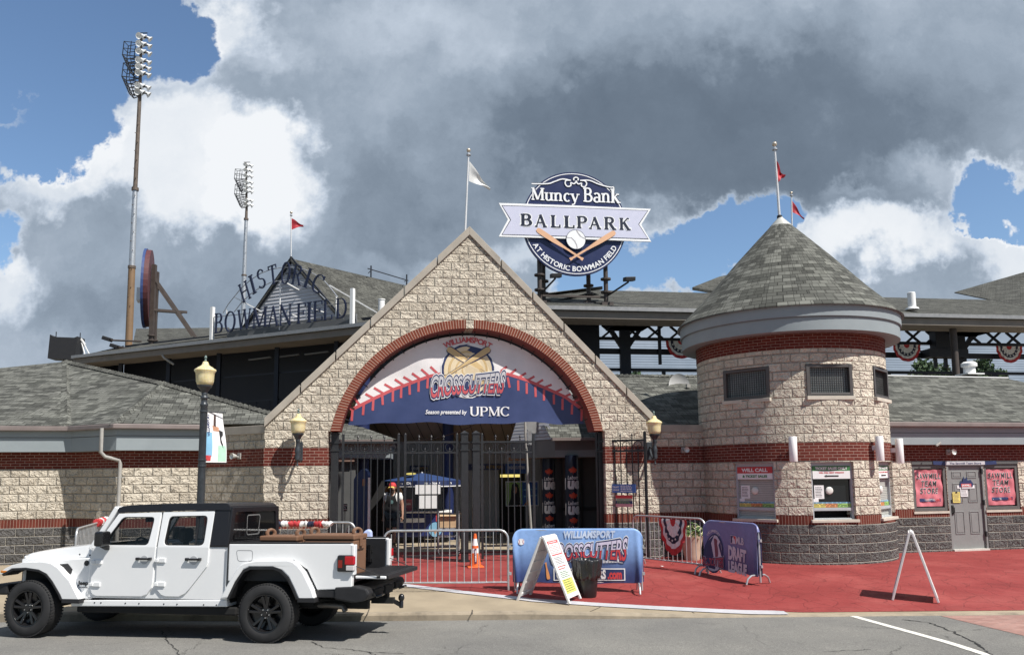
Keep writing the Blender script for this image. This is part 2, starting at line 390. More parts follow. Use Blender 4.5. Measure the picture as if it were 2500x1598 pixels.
# ------------------------------------------------------------------ lettering
_TX = {}
def tmesh(txt, bold=0., shear=0., space=1.):
    key = (txt, bold, shear, space)
    if key not in _TX:
        cu = bpy.data.curves.new('lettering', 'FONT'); cu.body = txt; cu.offset = bold; cu.shear = shear; cu.space_character = space
        cu.resolution_u = 3; cu.fill_mode = 'FRONT'
        ob = bpy.data.objects.new('lettering', cu); C.objects.link(ob)
        bpy.context.view_layer.update()
        me = bpy.data.meshes.new_from_object(ob.evaluated_get(bpy.context.evaluated_depsgraph_get()))
        v = [(p.co.x, p.co.y) for p in me.vertices]; f = [tuple(p.vertices) for p in me.polygons]
        bpy.data.objects.remove(ob); bpy.data.curves.remove(cu); bpy.data.meshes.remove(me)
        _TX[key] = (v, f)
    return _TX[key]
def put2d(mb, v, f, cx, cz, w_, h_, y=0., fn=None, mi=0, bounds=None):
    """2-D outline meshes scaled into a w x h box centred on (cx, cz), lying at depth y (towards -y is the reader)"""
    if bounds: x0, x1, z0, z1 = bounds
    else:
        x0, x1 = min(p[0] for p in v), max(p[0] for p in v); z0, z1 = min(p[1] for p in v), max(p[1] for p in v)
    sx = w_/(x1-x0) if x1 > x0 else 1; sz = h_/(z1-z0) if z1 > z0 else 1
    P = [(cx+(p[0]-(x0+x1)/2)*sx, cz+(p[1]-(z0+z1)/2)*sz, (p[2] if len(p) > 2 else 0)) for p in v]
    mb.add([fn(a, b, y-l) if fn else (a, y-l, b) for a, b, l in P], f, mi=mi)
    return mb
def text(mb, txt, cx, cz, w_, h_, y=0., bold=.02, shear=0., fn=None, mi=0, space=1., ref=None):
    v, f = tmesh(txt, bold, shear, space); bounds = None
    if ref is not None:
        vb, _ = tmesh(txt, ref, shear, space)
        bounds = (min(p[0] for p in vb), max(p[0] for p in vb), min(p[1] for p in vb), max(p[1] for p in vb))
    return put2d(mb, v, f, cx, cz, w_, h_, y, fn, mi, bounds)
def scribble(mb, x0, x1, z0, z1, rows, y, mi=0, fn=None, fill=.5):
    """rows of small print too fine to read, as short dashes"""
    rng = random.Random(int((x0*31+z0*17+rows)*1000)); dz = (z1-z0)/rows
    for r in range(rows):
        z = z1-(r+.5)*dz; x = x0; m = x1-(x1-x0)*rng.random()*.25
        while x < m:
            l = (x1-x0)*(.06+.12*rng.random()); xe = min(x+l, m); h = dz*fill/2
            q_ = [(x, z-h), (xe, z-h), (xe, z+h), (x, z+h)]
            mb.add([fn(a, b, y) if fn else (a, y, b) for a, b in q_], [(0, 1, 2, 3)], mi=mi); x = xe+(x1-x0)*.035
    return mb
def ribbon(pts, wf):
    """strip along a 2-D path, width from wf(tangent, t)"""
    n = len(pts); L = []; Rr = []
    for i in range(n):
        a = pts[max(i-1, 0)]; b = pts[min(i+1, n-1)]; dx, dy = b[0]-a[0], b[1]-a[1]; d = math.hypot(dx, dy) or 1; dx /= d; dy /= d
        h = wf(dx, dy)/2; L.append((pts[i][0]-dy*h, pts[i][1]+dx*h)); Rr.append((pts[i][0]+dy*h, pts[i][1]-dx*h))
    return L+Rr, [(i, n+i, n+i+1, i+1) for i in range(n-1)]
# a serif alphabet drawn with thick and thin strokes: (advance, strokes); stroke = (kind, points, serif ends)
def _A(cx, cy, rx, ry, a0, a1): return arcpts(cx, cy, rx, ry, a0, a1, 14)
SERIF = {
 'H': (.80, [('T', [(.14, 0), (.14, 1)], 'bt'), ('T', [(.66, 0), (.66, 1)], 'bt'), ('t', [(.14, .52), (.66, .52)], '')]),
 'I': (.34, [('T', [(.17, 0), (.17, 1)], 'bt')]),
 'S': (.62, [('c', _A(.31, .74, .21, .24, 25, 270)[:]+_A(.31, .26, .23, .24, 90, -155)[1:], '')]),
 'T': (.70, [('T', [(.35, 0), (.35, 1)], 'b'), ('t', [(.04, .97), (.66, .97)], ''), ('t', [(.055, .99), (.055, .80)], ''), ('t', [(.645, .99), (.645, .80)], '')]),
 'O': (.84, [('c', _A(.42, .5, .34, .49, 90, 450), '')]),
 'R': (.76, [('T', [(.14, 0), (.14, 1)], 'bt'), ('c', [(.14, .975)]+_A(.38, .75, .21, .225, 90, -90)+[(.14, .525)], ''), ('D', [(.38, .52), (.68, .0)], 'b')]),
 'C': (.74, [('c', _A(.41, .5, .34, .49, 40, 320), ''), ('t', [(.68, .98), (.68, .74)], '')]),
 'B': (.70, [('T', [(.14, 0), (.14, 1)], 'bt'), ('c', [(.14, .975)]+_A(.35, .76, .20, .215, 90, -90)+[(.14, .545)], ''), ('c', [(.14, .52)]+_A(.36, .275, .25, .25, 90, -90)+[(.14, .025)], '')]),
 'W': (1.12, [('D', [(.10, 1), (.34, 0)], 't'), ('t', [(.34, 0), (.57, 1)], ''), ('D', [(.56, 1), (.80, 0)], 't'), ('t', [(.80, 0), (1.02, 1)], 't')]),
 'M': (.98, [('t', [(.14, 0), (.14, 1)], 'bt'), ('D', [(.14, 1), (.49, .05)], ''), ('t', [(.49, .05), (.84, 1)], ''), ('T', [(.84, 0), (.84, 1)], 'bt')]),
 'A': (.80, [('t', [(.08, 0), (.40, 1)], 'b'), ('D', [(.38, 1), (.72, 0)], 'b'), ('t', [(.20, .36), (.60, .36)], '')]),
 'N': (.84, [('t', [(.14, 0), (.14, 1)], 'bt'), ('D', [(.14, 1), (.70, 0)], ''), ('t', [(.70, 0), (.70, 1)], 't')]),
 'F': (.64, [('T', [(.14, 0), (.14, 1)], 'bt'), ('t', [(.14, .97), (.58, .97)], ''), ('t', [(.575, .99), (.575, .80)], ''), ('t', [(.14, .52), (.46, .52)], ''), ('t', [(.46, .62), (.46, .42)], '')]),
 'E': (.66, [('T', [(.14, 0), (.14, 1)], 'bt'), ('t', [(.14, .97), (.58, .97)], ''), ('t', [(.575, .99), (.575, .80)], ''), ('t', [(.14, .52), (.46, .52)], ''), ('t', [(.46, .62), (.46, .42)], ''), ('t', [(.14, .03), (.60, .03)], ''), ('t', [(.595, .01), (.595, .22)], '')]),
 'L': (.64, [('T', [(.14, 0), (.14, 1)], 'bt'), ('t', [(.14, .03), (.58, .03)], ''), ('t', [(.575, .01), (.575, .24)], '')]),
 'D': (.80, [('T', [(.14, 0), (.14, 1)], 'bt'), ('c', [(.14, .975)]+_A(.34, .5, .38, .475, 90, -90)+[(.14, .025)], '')]),
 'P': (.66, [('T', [(.14, 0), (.14, 1)], 'bt'), ('c', [(.14, .975)]+_A(.36, .73, .23, .245, 90, -90)+[(.14, .485)], '')]),
 'U': (.80, [('c', [(.14, 1), (.14, .6)]+_A(.40, .30, .26, .28, 180, 360)+[(.66, .6), (.66, 1)], ''), ('t', [(.02, .98), (.26, .98)], ''), ('t', [(.54, .98), (.78, .98)], '')]),
 'K': (.78, [('T', [(.14, 0), (.14, 1)], 'bt'), ('t', [(.14, .42), (.62, 1)], 't'), ('D', [(.32, .62), (.68, 0)], 'b')]),
 'u': (.66, [('T', [(.13, .66), (.13, .2)], 't'), ('c', [(.13, .24)]+_A(.28, .2, .15, .18, 180, 290)+[(.46, .12)], ''), ('T', [(.50, .66), (.50, 0)], 'tb')]),
 'n': (.68, [('T', [(.13, .66), (.13, 0)], 'tb'), ('c', [(.16, .5)]+_A(.33, .46, .17, .18, 140, 0)+[(.50, .4)], ''), ('T', [(.50, .46), (.50, 0)], 'b')]),
 'c': (.54, [('c', _A(.29, .33, .21, .32, 45, 315), '')]),
 'y': (.62, [('D', [(.08, .66), (.32, 0)], 't'), ('t', [(.54, .66), (.24, -.2)], 't'), ('t', [(.25, -.19), (.06, -.24)], '')]),
 'a': (.60, [('c', _A(.27, .46, .19, .18, 150, 0)+[(.46, .3)], ''), ('T', [(.46, .46), (.46, 0)], 'b'), ('c', _A(.27, .18, .19, .17, 60, 330), '')]),
 'k': (.68, [('T', [(.13, 1), (.13, 0)], 'tb'), ('t', [(.13, .28), (.50, .66)], 't'), ('D', [(.28, .42), (.58, 0)], 'b')]),
 ' ': (.36, []),
}
def serif2d(txt, thick=.13, thin=.055, gap=.03, sl=.07):
    """vertices (x, z, layer) and faces for a word; every stroke sits on its own hair-thin layer"""
    V, F = [], []; x = 0.; lay = 0
    def put(v, f):
        nonlocal lay
        o = len(V); V.extend([(p[0], p[1], lay*.0006) for p in v]); F.extend([tuple(o+i for i in t_) for t_ in f]); lay = (lay+1) % 7
    for ch in txt:
        adv, st = SERIF[ch]
        for kind, pts, ends in st:
            P = [(x+a, b) for a, b in pts]
            if kind == 'c': put(*ribbon(P, lambda dx, dy: thin+(thick-thin)*abs(dy)**1.3))
            else: put(*ribbon(P, (lambda dx, dy: thick) if kind == 'T' else (lambda dx, dy: thin) if kind == 't' else (lambda dx, dy: thick*1.02)))
            wd = {'T': thick, 't': thin, 'D': thick}[kind] if kind != 'c' else thick
            for e in ends:
                a = max(P, key=lambda p: p[1]) if e == 't' else min(P, key=lambda p: p[1])
                zz = a[1]-thin/2 if e == 't' else a[1]+thin/2
                put(*ribbon([(a[0]-wd/2-sl, zz), (a[0]+wd/2+sl, zz)], lambda dx, dy: thin))
        x += adv+gap
    return V, F
def fine2d(v, f, mx):
    """split the triangles of a flat outline until no edge is longer than mx, so that it can be wrapped round a shaft"""
    v = [tuple(p[:2]) for p in v]; out = []; todo = []
    for q_ in f: todo += [(q_[0], q_[i], q_[i+1]) for i in range(1, len(q_)-1)]
    while todo:
        t = todo.pop(); L = [math.hypot(v[t[i]][0]-v[t[(i+1) % 3]][0], v[t[i]][1]-v[t[(i+1) % 3]][1]) for i in range(3)]; k = L.index(max(L))
        if L[k] <= mx: out.append(t); continue
        a, b, c = t[k], t[(k+1) % 3], t[(k+2) % 3]; v.append(((v[a][0]+v[b][0])/2, (v[a][1]+v[b][1])/2)); m = len(v)-1; todo += [(a, m, c), (m, b, c)]
    return v, out
def solid(mb, v, f, fn, t):
    """raised letters: both faces and the rim; fn(x, z, y)"""
    o = mb
    n = len(v); VV = [fn(p[0], p[1], -(p[2] if len(p) > 2 else 0)) for p in v]+[fn(p[0], p[1], t-(p[2] if len(p) > 2 else 0)) for p in v]
    cnt = {}
    for q_ in f:
        for i in range(len(q_)): cnt[(q_[i], q_[(i+1) % len(q_)])] = 1
    rim = [(a, b) for a, b in cnt if (b, a) not in cnt]
    FF = [tuple(q_) for q_ in f]+[tuple(n+i for i in reversed(q_)) for q_ in f]+[(b, a, n+a, n+b) for a, b in rim]
    mb.add(VV, FF); return mb
# ================================================================== ground
def Yc(X): return 12.55+max(0., -3-X)*.09
def zroad(X, Y): return -.15-.03*min(max(Y-10.3, 0), 3.2)
def zcurb(X): return -.10-.10*min(max((X-.2)/3.6, 0), 1)
def zplaza(X, Y):
    t = min(max((Y-Yc(X)-.15)/(16.2-Yc(X)), 0), 1); return zcurb(X)*(1-t)
def ground(px, py, f=zplaza):
    z = 0.
    for _ in range(12): p = atz(px, py, z); z = f(p.x, p.y)
    return Vector((p.x, p.y, z))

def asphalt():
    m, t, b = newmat('asphalt')
    oc = t.new('ShaderNodeTexCoord').outputs['Object']
    c = t.ramp(t.noise(oc, 75., 5, .8), [(.3, (.105, .104, .097)), (.5, (.195, .191, .180)), (.7, (.34, .333, .312))])
    c = t.mix(1., c, t.ramp(t.noise(oc, .55, 8, .68), [(.3, (.80, .80, .81)), (.7, (1.13, 1.12, 1.09))]), 'MULTIPLY')
    c = t.mix(1., c, t.ramp(t.noise(oc, 30., 4, .7), [(.32, (.86, .86, .86)), (.7, (1.10, 1.10, 1.10))]), 'MULTIPLY')
    st_ = t.maprange(t.noise(oc, .9, 7, .62), .60, .74); c = t.mix(t.math('MULTIPLY', st_, .35), c, (.06, .06, .058, 1))
    st2 = t.maprange(t.noise(oc, 5.5, 3, .5), .70, .78); c = t.mix(t.math('MULTIPLY', st2, .45), c, (.05, .05, .048, 1))
    def cracks(scale, w0, seed):
        mp = t.new('ShaderNodeMapping'); t.put(mp.inputs[0], oc); mp.inputs['Location'].default_value = (seed, seed*.7, 0)
        warp = t.vmath('ADD', mp.outputs[0], t.vmath('MULTIPLY', t.noise(oc, 2.2, 6, .7, 'Color'), (.55, .55, 0)))
        v = t.new('ShaderNodeTexVoronoi', feature='DISTANCE_TO_EDGE'); t.put(v.inputs['Vector'], warp); v.inputs['Scale'].default_value = scale
        return t.maprange(v.outputs[0], 0., w0, 1., 0.)
    k = t.math('MULTIPLY', cracks(.30, .0022, 3.1), t.maprange(t.noise(oc, .4, 3), .42, .58))
    k2 = t.math('MULTIPLY', cracks(.9, .004, 9.4), t.maprange(t.noise(oc, .7, 3), .55, .68))
    k = t.math('MAXIMUM', k, t.math('MULTIPLY', k2, .8))
    c = t.mix(t.math('MULTIPLY', k, .85), c, (.02, .02, .02, 1))
    t.put(b.inputs['Base Color'], c); b.inputs['Roughness'].default_value = .95; b.inputs['Specular IOR Level'].default_value = .2
    h = t.math('SUBTRACT', t.noise(oc, 240., 3, .7), t.math('MULTIPLY', k, 2.))
    bn = t.new('ShaderNodeBump'); bn.inputs['Strength'].default_value = .7; bn.inputs['Distance'].default_value = .008
    t.put(bn.inputs['Height'], h); t.l.new(bn.outputs[0], b.inputs['Normal'])
    return m
ASPH = asphalt()
CONC = pm('sidewalk_concrete', (.305, .25, .175), .9, var=.16, nscale=1.3, bump=.35, bscale=120, dirt=.25)
CURBM = pm('curb_concrete', (.30, .25, .185), .9, var=.22, nscale=3.5, bump=.4, bscale=90, dirt=.85)
BANDM = pm('white_paving_band', (.43, .425, .45), .85, var=.12, nscale=4, bump=.2, bscale=100)
LINEM = pm('road_paint', (.70, .68, .62), .8, var=.16, nscale=14, bump=.2, bscale=150, dirt=.6)
def redpaint():
    m, t, b = newmat('red_painted_paving')
    oc = t.new('ShaderNodeTexCoord').outputs['Object']
    c = t.ramp(t.noise(oc, .8, 8, .66), [(.28, (.19, .030, .028)), (.5, (.245, .040, .038)), (.75, (.31, .066, .060))])
    c = t.mix(1., c, t.ramp(t.noise(oc, 24., 5, .65), [(.3, (.90, .90, .90)), (.7, (1.08, 1.08, 1.08))]), 'MULTIPLY')
    mp = t.new('ShaderNodeMapping'); t.put(mp.inputs[0], oc); mp.inputs['Scale'].default_value = (1.6, 3.2, 1)
    s = t.noise(mp.outputs[0], 5.5, 8, .78)
    c = t.mix(t.math('MULTIPLY', t.maprange(s, .635, .70), .55), c, (.50, .22, .19, 1))
    c = t.mix(t.math('MULTIPLY', t.maprange(t.noise(mp.outputs[0], 7.5, 7, .78), .66, .72), .6), c, (.10, .018, .018, 1))
    c = t.mix(t.math('MULTIPLY', t.maprange(t.noise(oc, .35, 6, .6), .5, .68), .35), c, (.40, .115, .10, 1))
    c = t.mix(t.math('MULTIPLY', t.maprange(t.noise(oc, 1.7, 8, .7), .58, .72), .4), c, (.13, .022, .022, 1))
    v = t.new('ShaderNodeTexVoronoi', feature='DISTANCE_TO_EDGE')
    t.put(v.inputs['Vector'], t.vmath('ADD', oc, t.vmath('MULTIPLY', t.noise(oc, 3., 5, .6, 'Color'), (.25, .25, 0)))); v.inputs['Scale'].default_value = 2.2
    j = t.maprange(v.outputs[0], 0., .035)
    c = t.mix(t.math('MULTIPLY', t.math('SUBTRACT', 1., j), .45), c, (.10, .018, .018, 1)); t.put(b.inputs['Base Color'], c)
    t.put(b.inputs['Roughness'], t.maprange(t.noise(oc, 2.2, 6, .6), .3, .7, .62, .8, 'LINEAR')); b.inputs['Specular IOR Level'].default_value = .25
    bn = t.new('ShaderNodeBump'); bn.inputs['Strength'].default_value = .55; bn.inputs['Distance'].default_value = .012
    t.put(bn.inputs['Height'], t.math('ADD', t.math('MULTIPLY', j, .5), t.noise(oc, 9., 8, .7))); t.l.new(bn.outputs[0], b.inputs['Normal'])
    return m
REDM = redpaint()
PAVER = masonry('brick_pavers', .2, .1, .006, (.30, .165, .14), (.37, .22, .19), (.26, .20, .18), relief=.004)

g = MB(); g.grid(lambda a, b: (-300+600*a, -60+560*b, -.42), 40, 40).build('ground', pm('bare_ground', (.16, .15, .13), .95, nscale=.3), weld=False)['kind'] = 'structure'
rd = MB(); rd.grid(lambda a, b: (-40+80*a, -12+b*24.8+(.0 if b < 1 else 0), zroad(0, -12+b*24.8)), 40, 62)
rd.build('road', ASPH, smooth=True)['kind'] = 'structure'
XS = [-24+.25*i for i in range(193)]
def strip(ya, yb, n, dz, xs=XS):
    mb = MB(); nx = len(xs)
    v = []
    for j in range(n+1):
        for x in xs:
            a, b = ya(x), yb(x); y = a+(b-a)*(j/n)**1.3; v.append((x, y, zplaza(x, y)+dz))
    mb.add(v, [(j*nx+i, j*nx+i+1, (j+1)*nx+i+1, (j+1)*nx+i) for j in range(n) for i in range(nx-1)])
    return mb
strip(lambda x: Yc(x)+.15, lambda x: 40., 30, 0.).build('sidewalk', CONC, smooth=True)['kind'] = 'structure'
cb = MB(); nx = len(XS); v = []
for x in XS:
    y = Yc(x); zt = zcurb(x); zb = -.4
    v += [(x, y, zb), (x, y+.008, zt-.035), (x, y+.03, zt-.004), (x, y+.06, zt), (x, y+.15, zt+.0)]
cb.add(v, [(i*5+k, (i+1)*5+k, (i+1)*5+k+1, i*5+k+1) for i in range(nx-1) for k in range(4)])
cb.build('curb', CURBM, smooth=True, angle=30)['kind'] = 'structure'
# the pale band that bounds the red paving
bandpx = [(950, 1424), (1115, 1444), (1300, 1465), (1460, 1476), (1600, 1484), (1760, 1492), (1900, 1496)]
BP = [ground(*p) for p in bandpx]
def band_y(x):
    if x < BP[0].x: return BP[0].y+(BP[0].x-x)*.86
    for a, b in zip(BP[:-1], BP[1:]):
        if x <= b.x: return a.y+(b.y-a.y)*(x-a.x)/(b.x-a.x)
    return max(Yc(x)+.12, BP[-1].y-(x-BP[-1].x)*.3)
XB = [-6+.15*i for i in range(201)]
strip(lambda x: max(band_y(x)+.14, Yc(x)+.13), lambda x: 21.3, 40, .006, XB).build('plaza_paving', REDM, smooth=True)['kind'] = 'structure'
XW = [x for x in XB if x < BP[-1].x+.25]
strip(lambda x: max(band_y(x)-.13, Yc(x)+.10), lambda x: max(band_y(x)+.145, Yc(x)+.22), 2, .012, XW).build('paving_band', BANDM, smooth=True)['kind'] = 'structure'
# score lines and painted lines
jm = MB()
for pts in ([(895, 1503), (902, 1484)], [(1153, 1500), (1153, 1488)], [(1441, 1492), (1466, 1481)], [(1695, 1496), (1690, 1493)]):
    a, b = ground(*pts[0]), ground(*pts[1]); d = (b-a).normalized(); n_ = Vector((-d.y, d.x, 0))*.008
    if a.y < Yc(a.x)+.02: a += d*(.03)
    jm.add([(*(a+n_).xy, zplaza(a.x, a.y)+.004), (*(a-n_).xy, zplaza(a.x, a.y)+.004), (*(b-n_).xy, zplaza(b.x, b.y)+.004), (*(b+n_).xy, zplaza(b.x, b.y)+.004)], [(0, 1, 2, 3)])
jm.build('sidewalk_joints', pm('dark_joint', (.06, .05, .04), .95), recalc=False)['kind'] = 'structure'
p0, p1 = ground(2078, 1502, zroad), ground(2410, 1598, zroad); d = (p1-p0).normalized(); n_ = Vector((-d.y, d.x, 0))*.058
ln = MB(); pe = p0+d*9
ln.grid(lambda a, b: (lambda q_: (q_.x, q_.y, zroad(q_.x, q_.y)+.005))(p0+(pe-p0)*a+n_*(2*b-1)), 40, 1)
ln.build('road_marking', LINEM)['kind'] = 'structure'
a0 = ground(2290, 1501, zroad); a1 = ground(2500, 1551, zroad); dd = (a1-a0).normalized()
bp = MB(); bp.grid(lambda a, b: (lambda q_: (q_.x, q_.y, zroad(q_.x, q_.y)+.004))(Vector((a0.x, 12.53, 0))+Vector((dd.x/abs(dd.y), -1, 0))*(8*b)+Vector((9*a, 0, 0))), 8, 30)
bp.build('brick_crossing', PAVER)['kind'] = 'structure'

rc = MB(); rng = random.Random(11)
for pts, w0 in (([(2205, 1512), (2262, 1518), (2310, 1534), (2345, 1552), (2390, 1574), (2420, 1600), (2450, 1640)], .030), ([(2010, 1590), (2080, 1586), (2140, 1584)], .012), ([(760, 1566), (790, 1580), (850, 1584), (905, 1592), (1000, 1595)], .014), ([(395, 1540), (410, 1566), (430, 1585), (445, 1610)], .016), ([(905, 1590), (925, 1606), (960, 1630)], .012), ([(1700, 1520), (1760, 1524)], .01)):
    P = [ground(*q_, zroad) for q_ in pts]; D = []
    for a, b in zip(P[:-1], P[1:]):
        k = max(2, int((b-a).length/.06)); D += [a.lerp(b, i/k)+Vector((rng.gauss(0, .014), rng.gauss(0, .014), 0)) for i in range(k)]
    v, f = ribbon([(q_.x, q_.y) for q_ in D], lambda dx, dy: w0*(.35+rng.random())); rc.add([(a, b, zroad(a, b)+.0055) for a, b in v], f)
rc.build('road_crack', pm('crack_tar', (.016, .016, .016), .9), recalc=False)['kind'] = 'structure'

# ================================================================== walls
Z0, ZS0, ZS1, ZB0, ZB1 = -.3, .867, 1.07, 2.29, 2.6964
def xf(mb, o, fn):
    mb.v[o:] = [tuple(fn(*p)) for p in mb.v[o:]]
    return mb
def offset(pts, d):
    """move an open front polyline out by d (front = right-hand side walking along it)"""
    out = []
    for i, p in enumerate(pts):
        ns = []
        for a, b in ((i-1, i), (i, i+1)):
            if a < 0 or b >= len(pts): continue
            dx, dy = pts[b][0]-pts[a][0], pts[b][1]-pts[a][1]; L = math.hypot(dx, dy); ns.append((dy/L, -dx/L))
        nx_, ny_ = sum(n[0] for n in ns), sum(n[1] for n in ns); L2 = (nx_*nx_+ny_*ny_)**.5
        nx_, ny_ = nx_/L2, ny_/L2; k = d/max(.3, nx_*ns[0][0]+ny_*ns[0][1]); out.append((p[0]+nx_*k, p[1]+ny_*k))
    return out
def wall_run(root, pts, thick, top, block=None, names=('base_course', 'soldier_course', 'wall', 'brick_band', 'upper_wall'), off=(.012, .006, 0, .006, 0), skip=()):
    block = block or BLOCK
    zs = [(Z0, ZS0, BLOCKD), (ZS0, ZS1, SOLD), (ZS1, ZB0, block), (ZB0, ZB1, BRICK), (ZB1, top, block)]
    back = offset(pts, -thick)
    for (z0, z1, m), nm, o in zip(zs, names, off):
        if nm in skip or z1-z0 < .01: continue
        fr = offset(pts, o) if o else pts
        mb = MB()
        for i in range(len(pts)-1):
            q_ = [fr[i], fr[i+1], back[i+1], back[i]]
            v = [(x, y, z) for z in (z0, z1) for x, y in q_]
            fs = [(0, 1, 5, 4), (2, 3, 7, 6), (4, 5, 6, 7), (3, 2, 1, 0)]
            if i == 0: fs.append((3, 0, 4, 7))
            if i == len(pts)-2: fs.append((1, 2, 6, 5))
            mb.add(v, fs)
        mb.build(nm, m, root, weld=True)

# ------------------------------------------------------------------ entrance gable
ALPHA = R_(8.5); GO = Vector((-5.668, 17.8, 0)); GW = 9.33
gable = thing('entrance_gable', 'steep rough stone entrance gable with a brick edged arch over the iron gates', 'gateway', GO, ALPHA)
Ug = Vector((math.cos(ALPHA), math.sin(ALPHA), 0)); Ng = Vector((math.sin(ALPHA), -math.cos(ALPHA), 0))
def Gp(px, py, off=0.):
    p = atpl(px, py, GO+Ng*off, Ng); return (p-GO).dot(Ug), p.z
TH = .66
GX = [(0, 1.42), (8.01, GW)]
for nm, z0, z1, m, o in (('base_course', Z0, ZS0, BLOCKD, .012), ('soldier_course', ZS0, ZS1, SOLD, .006), ('wall', ZS1, ZB0, BLOCK, 0), ('brick_band', ZB0, ZB1, BRICK, .006)):
    for a, b in GX: MB().box(a-o, b+o, -o, TH+o, z0, z1).build(nm, m, gable)
AXC, AZC, ARO, ARI, ZSP = 4.717, 2.462, 3.305, 3.095, 3.085
a_out = math.acos((ZSP-AZC)/ARO) # angle from vertical at the springing
NA = 48
outer = [(AXC+ARO*math.sin(-a_out+2*a_out*i/NA), AZC+ARO*math.cos(-a_out+2*a_out*i/NA)) for i in range(NA+1)]
pw = [(0, ZB1), (1.42, ZB1), (1.42, ZSP)]+outer+[(8.01, ZSP), (8.01, ZB1), (GW, ZB1), (GW, 3.2), (GW/2+.05, 7.88), (0, 3.2)]
MB().prism(pw, 0, TH).build('upper_wall', BLOCK, gable)
a_in = math.acos((ZSP-AZC)/ARI)
for nm, sgn in (('arch_ring', -1), ('arch_ring', 1)):
    mb = MB(); n = 36
    key = .095/ARO
    v = []
    for i in range(n+1):
        t_ = i/n
        ao = sgn*(key+(a_out-key)*t_); ai = sgn*(key*ARO/ARI+(a_in-key*ARO/ARI)*t_)
        for (r, a_) in ((ARI, ai), (ARO, ao)):
            x, z = AXC+r*math.sin(a_), AZC+r*math.cos(a_)
            v += [(x, -.008, z), (x, TH+.008, z)]
    fs, uvs = [], []
    for i in range(n):
        o, p = 4*i, 4*i+4
        s0, s1 = abs(ARO*(key+(a_out-key)*i/n)), abs(ARO*(key+(a_out-key)*(i+1)/n))
        fs += [(o, p, p+2, o+2)]; uvs += [[(s0, 3.09), (s1, 3.09), (s1, 3.30), (s0, 3.30)]]
        fs += [(o+1, o+3, p+3, p+1)]; uvs += [[(s0, 3.09), (s0, 3.30), (s1, 3.30), (s1, 3.09)]]
        fs += [(o, o+1, p+1, p)]; uvs += [[(0, 0)]*4]
        fs += [(o+2, p+2, p+3, o+3)]; uvs += [[(0, 0)]*4]
    fs += [(0, 2, 3, 1), (4*n, 4*n+1, 4*n+3, 4*n+2)]; uvs += [[(0, 0)]*4]*2
    mb.add(v, fs, uvs); 
    for k, f in enumerate(mb.f):
        if k % 4 == 2 and k < 4*n: mb.mi[k] = 1
    mb.mi[-1] = mb.mi[-2] = 1
    mb.build(nm, [ARCHB, pm('red_painted_reveal', (.20, .04, .03), .6, var=.12, nscale=3)], gable)
kx = .093
MB().prism([(AXC-kx, AZC+ARI*.999), (AXC+kx, AZC+ARI*.999), (AXC+kx, AZC+ARO+.002), (AXC-kx, AZC+ARO+.002)], -.012, TH+.01).build('keystone', BLOCK, gable)
# sloping stone coping, in lengths
apx = GW/2+.05
def coping_side(sgn):
    mb = MB(); ends = (-.012 if sgn < 0 else GW+.012)
    x0, z0, x1, z1 = ends, 3.17, apx, 7.865
    n = 6; gap = .006
    for i in range(n):
        ta, tb = i/n+(gap/2 if i else 0), (i+1)/n-(gap/2 if i < n-1 else 0)
        xa, za, xb, zb = x0+(x1-x0)*ta, z0+(z1-z0)*ta, x0+(x1-x0)*tb, z0+(z1-z0)*tb
        mb.prism([(xa, za), (xb, zb), (xb, zb+.215), (xa, za+.215)], -.045, TH+.045)
    mb.build('coping', COPING, gable, bevel=.008)
coping_side(-1); coping_side(1)

# banner in the arch
bn_ = thing('arch_banner', 'wide half round ball club banner hung in the arch above the gates', 'banner', GO, ALPHA)
YB = .36
def Bp(px, py): return Gp(px, py, -YB)
def Bc(cx_, cy_): return Bp(780+cx_/3.344, 780+cy_/3.344)
RB = 2.985; zb = 3.285
ah = math.acos((zb-AZC)/RB)
def bwave(x, z): return .012*math.sin(x*3.1+z*1.3)+.008*math.sin(x*7.7-z*2.2)+.010*math.sin(z*4+x)
def hem(x): return zb+.025*math.sin(x*2.3)+.018*math.sin(x*5.1+1)
def band_line(x):
    pts = [Bc(*p) for p in ((205, 765), (300, 715), (430, 650), (590, 573), (790, 500), (900, 460), (1215, 400), (1540, 445), (1700, 497), (1850, 560), (2000, 625), (2150, 735), (2190, 760))]
    for a, b in zip(pts[:-1], pts[1:]):
        if x <= b[0]: return a[1]+(b[1]-a[1])*(x-a[0])/(b[0]-a[0])
    return pts[-1][1]
xl, xr = AXC-RB*math.sin(ah), AXC+RB*math.sin(ah)
def cloth(zlo, zhi, off, n=90, m=22):
    def fn(a, b):
        x = xl+(xr-xl)*a; lo, hi = zlo(x), zhi(x); z = lo+(max(hi, lo)-lo)*b
        return (x, YB+off+bwave(x, z), z)
    return MB().grid(fn, n, m)
def top(x): return AZC+math.sqrt(max(0., RB*RB-(x-AXC)**2))
CLOTHW = pm('banner_white_vinyl', (.72, .70, .70), .55, var=.05, nscale=3, dirt=.12)
CLOTHN = pm('banner_navy_vinyl', (.030, .048, .135), .5, var=.1, nscale=3)
CLOTHR = pm('banner_red_print', (.50, .085, .095), .55, var=.06)
cloth(lambda x: min(max(band_line(x), hem(x)), top(x)), top, 0).build('upper_cloth', CLOTHW, bn_, smooth=True)
cloth(hem, lambda x: min(max(band_line(x), hem(x)), top(x)), 0).build('lower_cloth', CLOTHN, bn_, smooth=True)
def onb(l): return lambda x, z, y: (x, YB+bwave(x, z)-.0025*l+y, z)
st = MB()
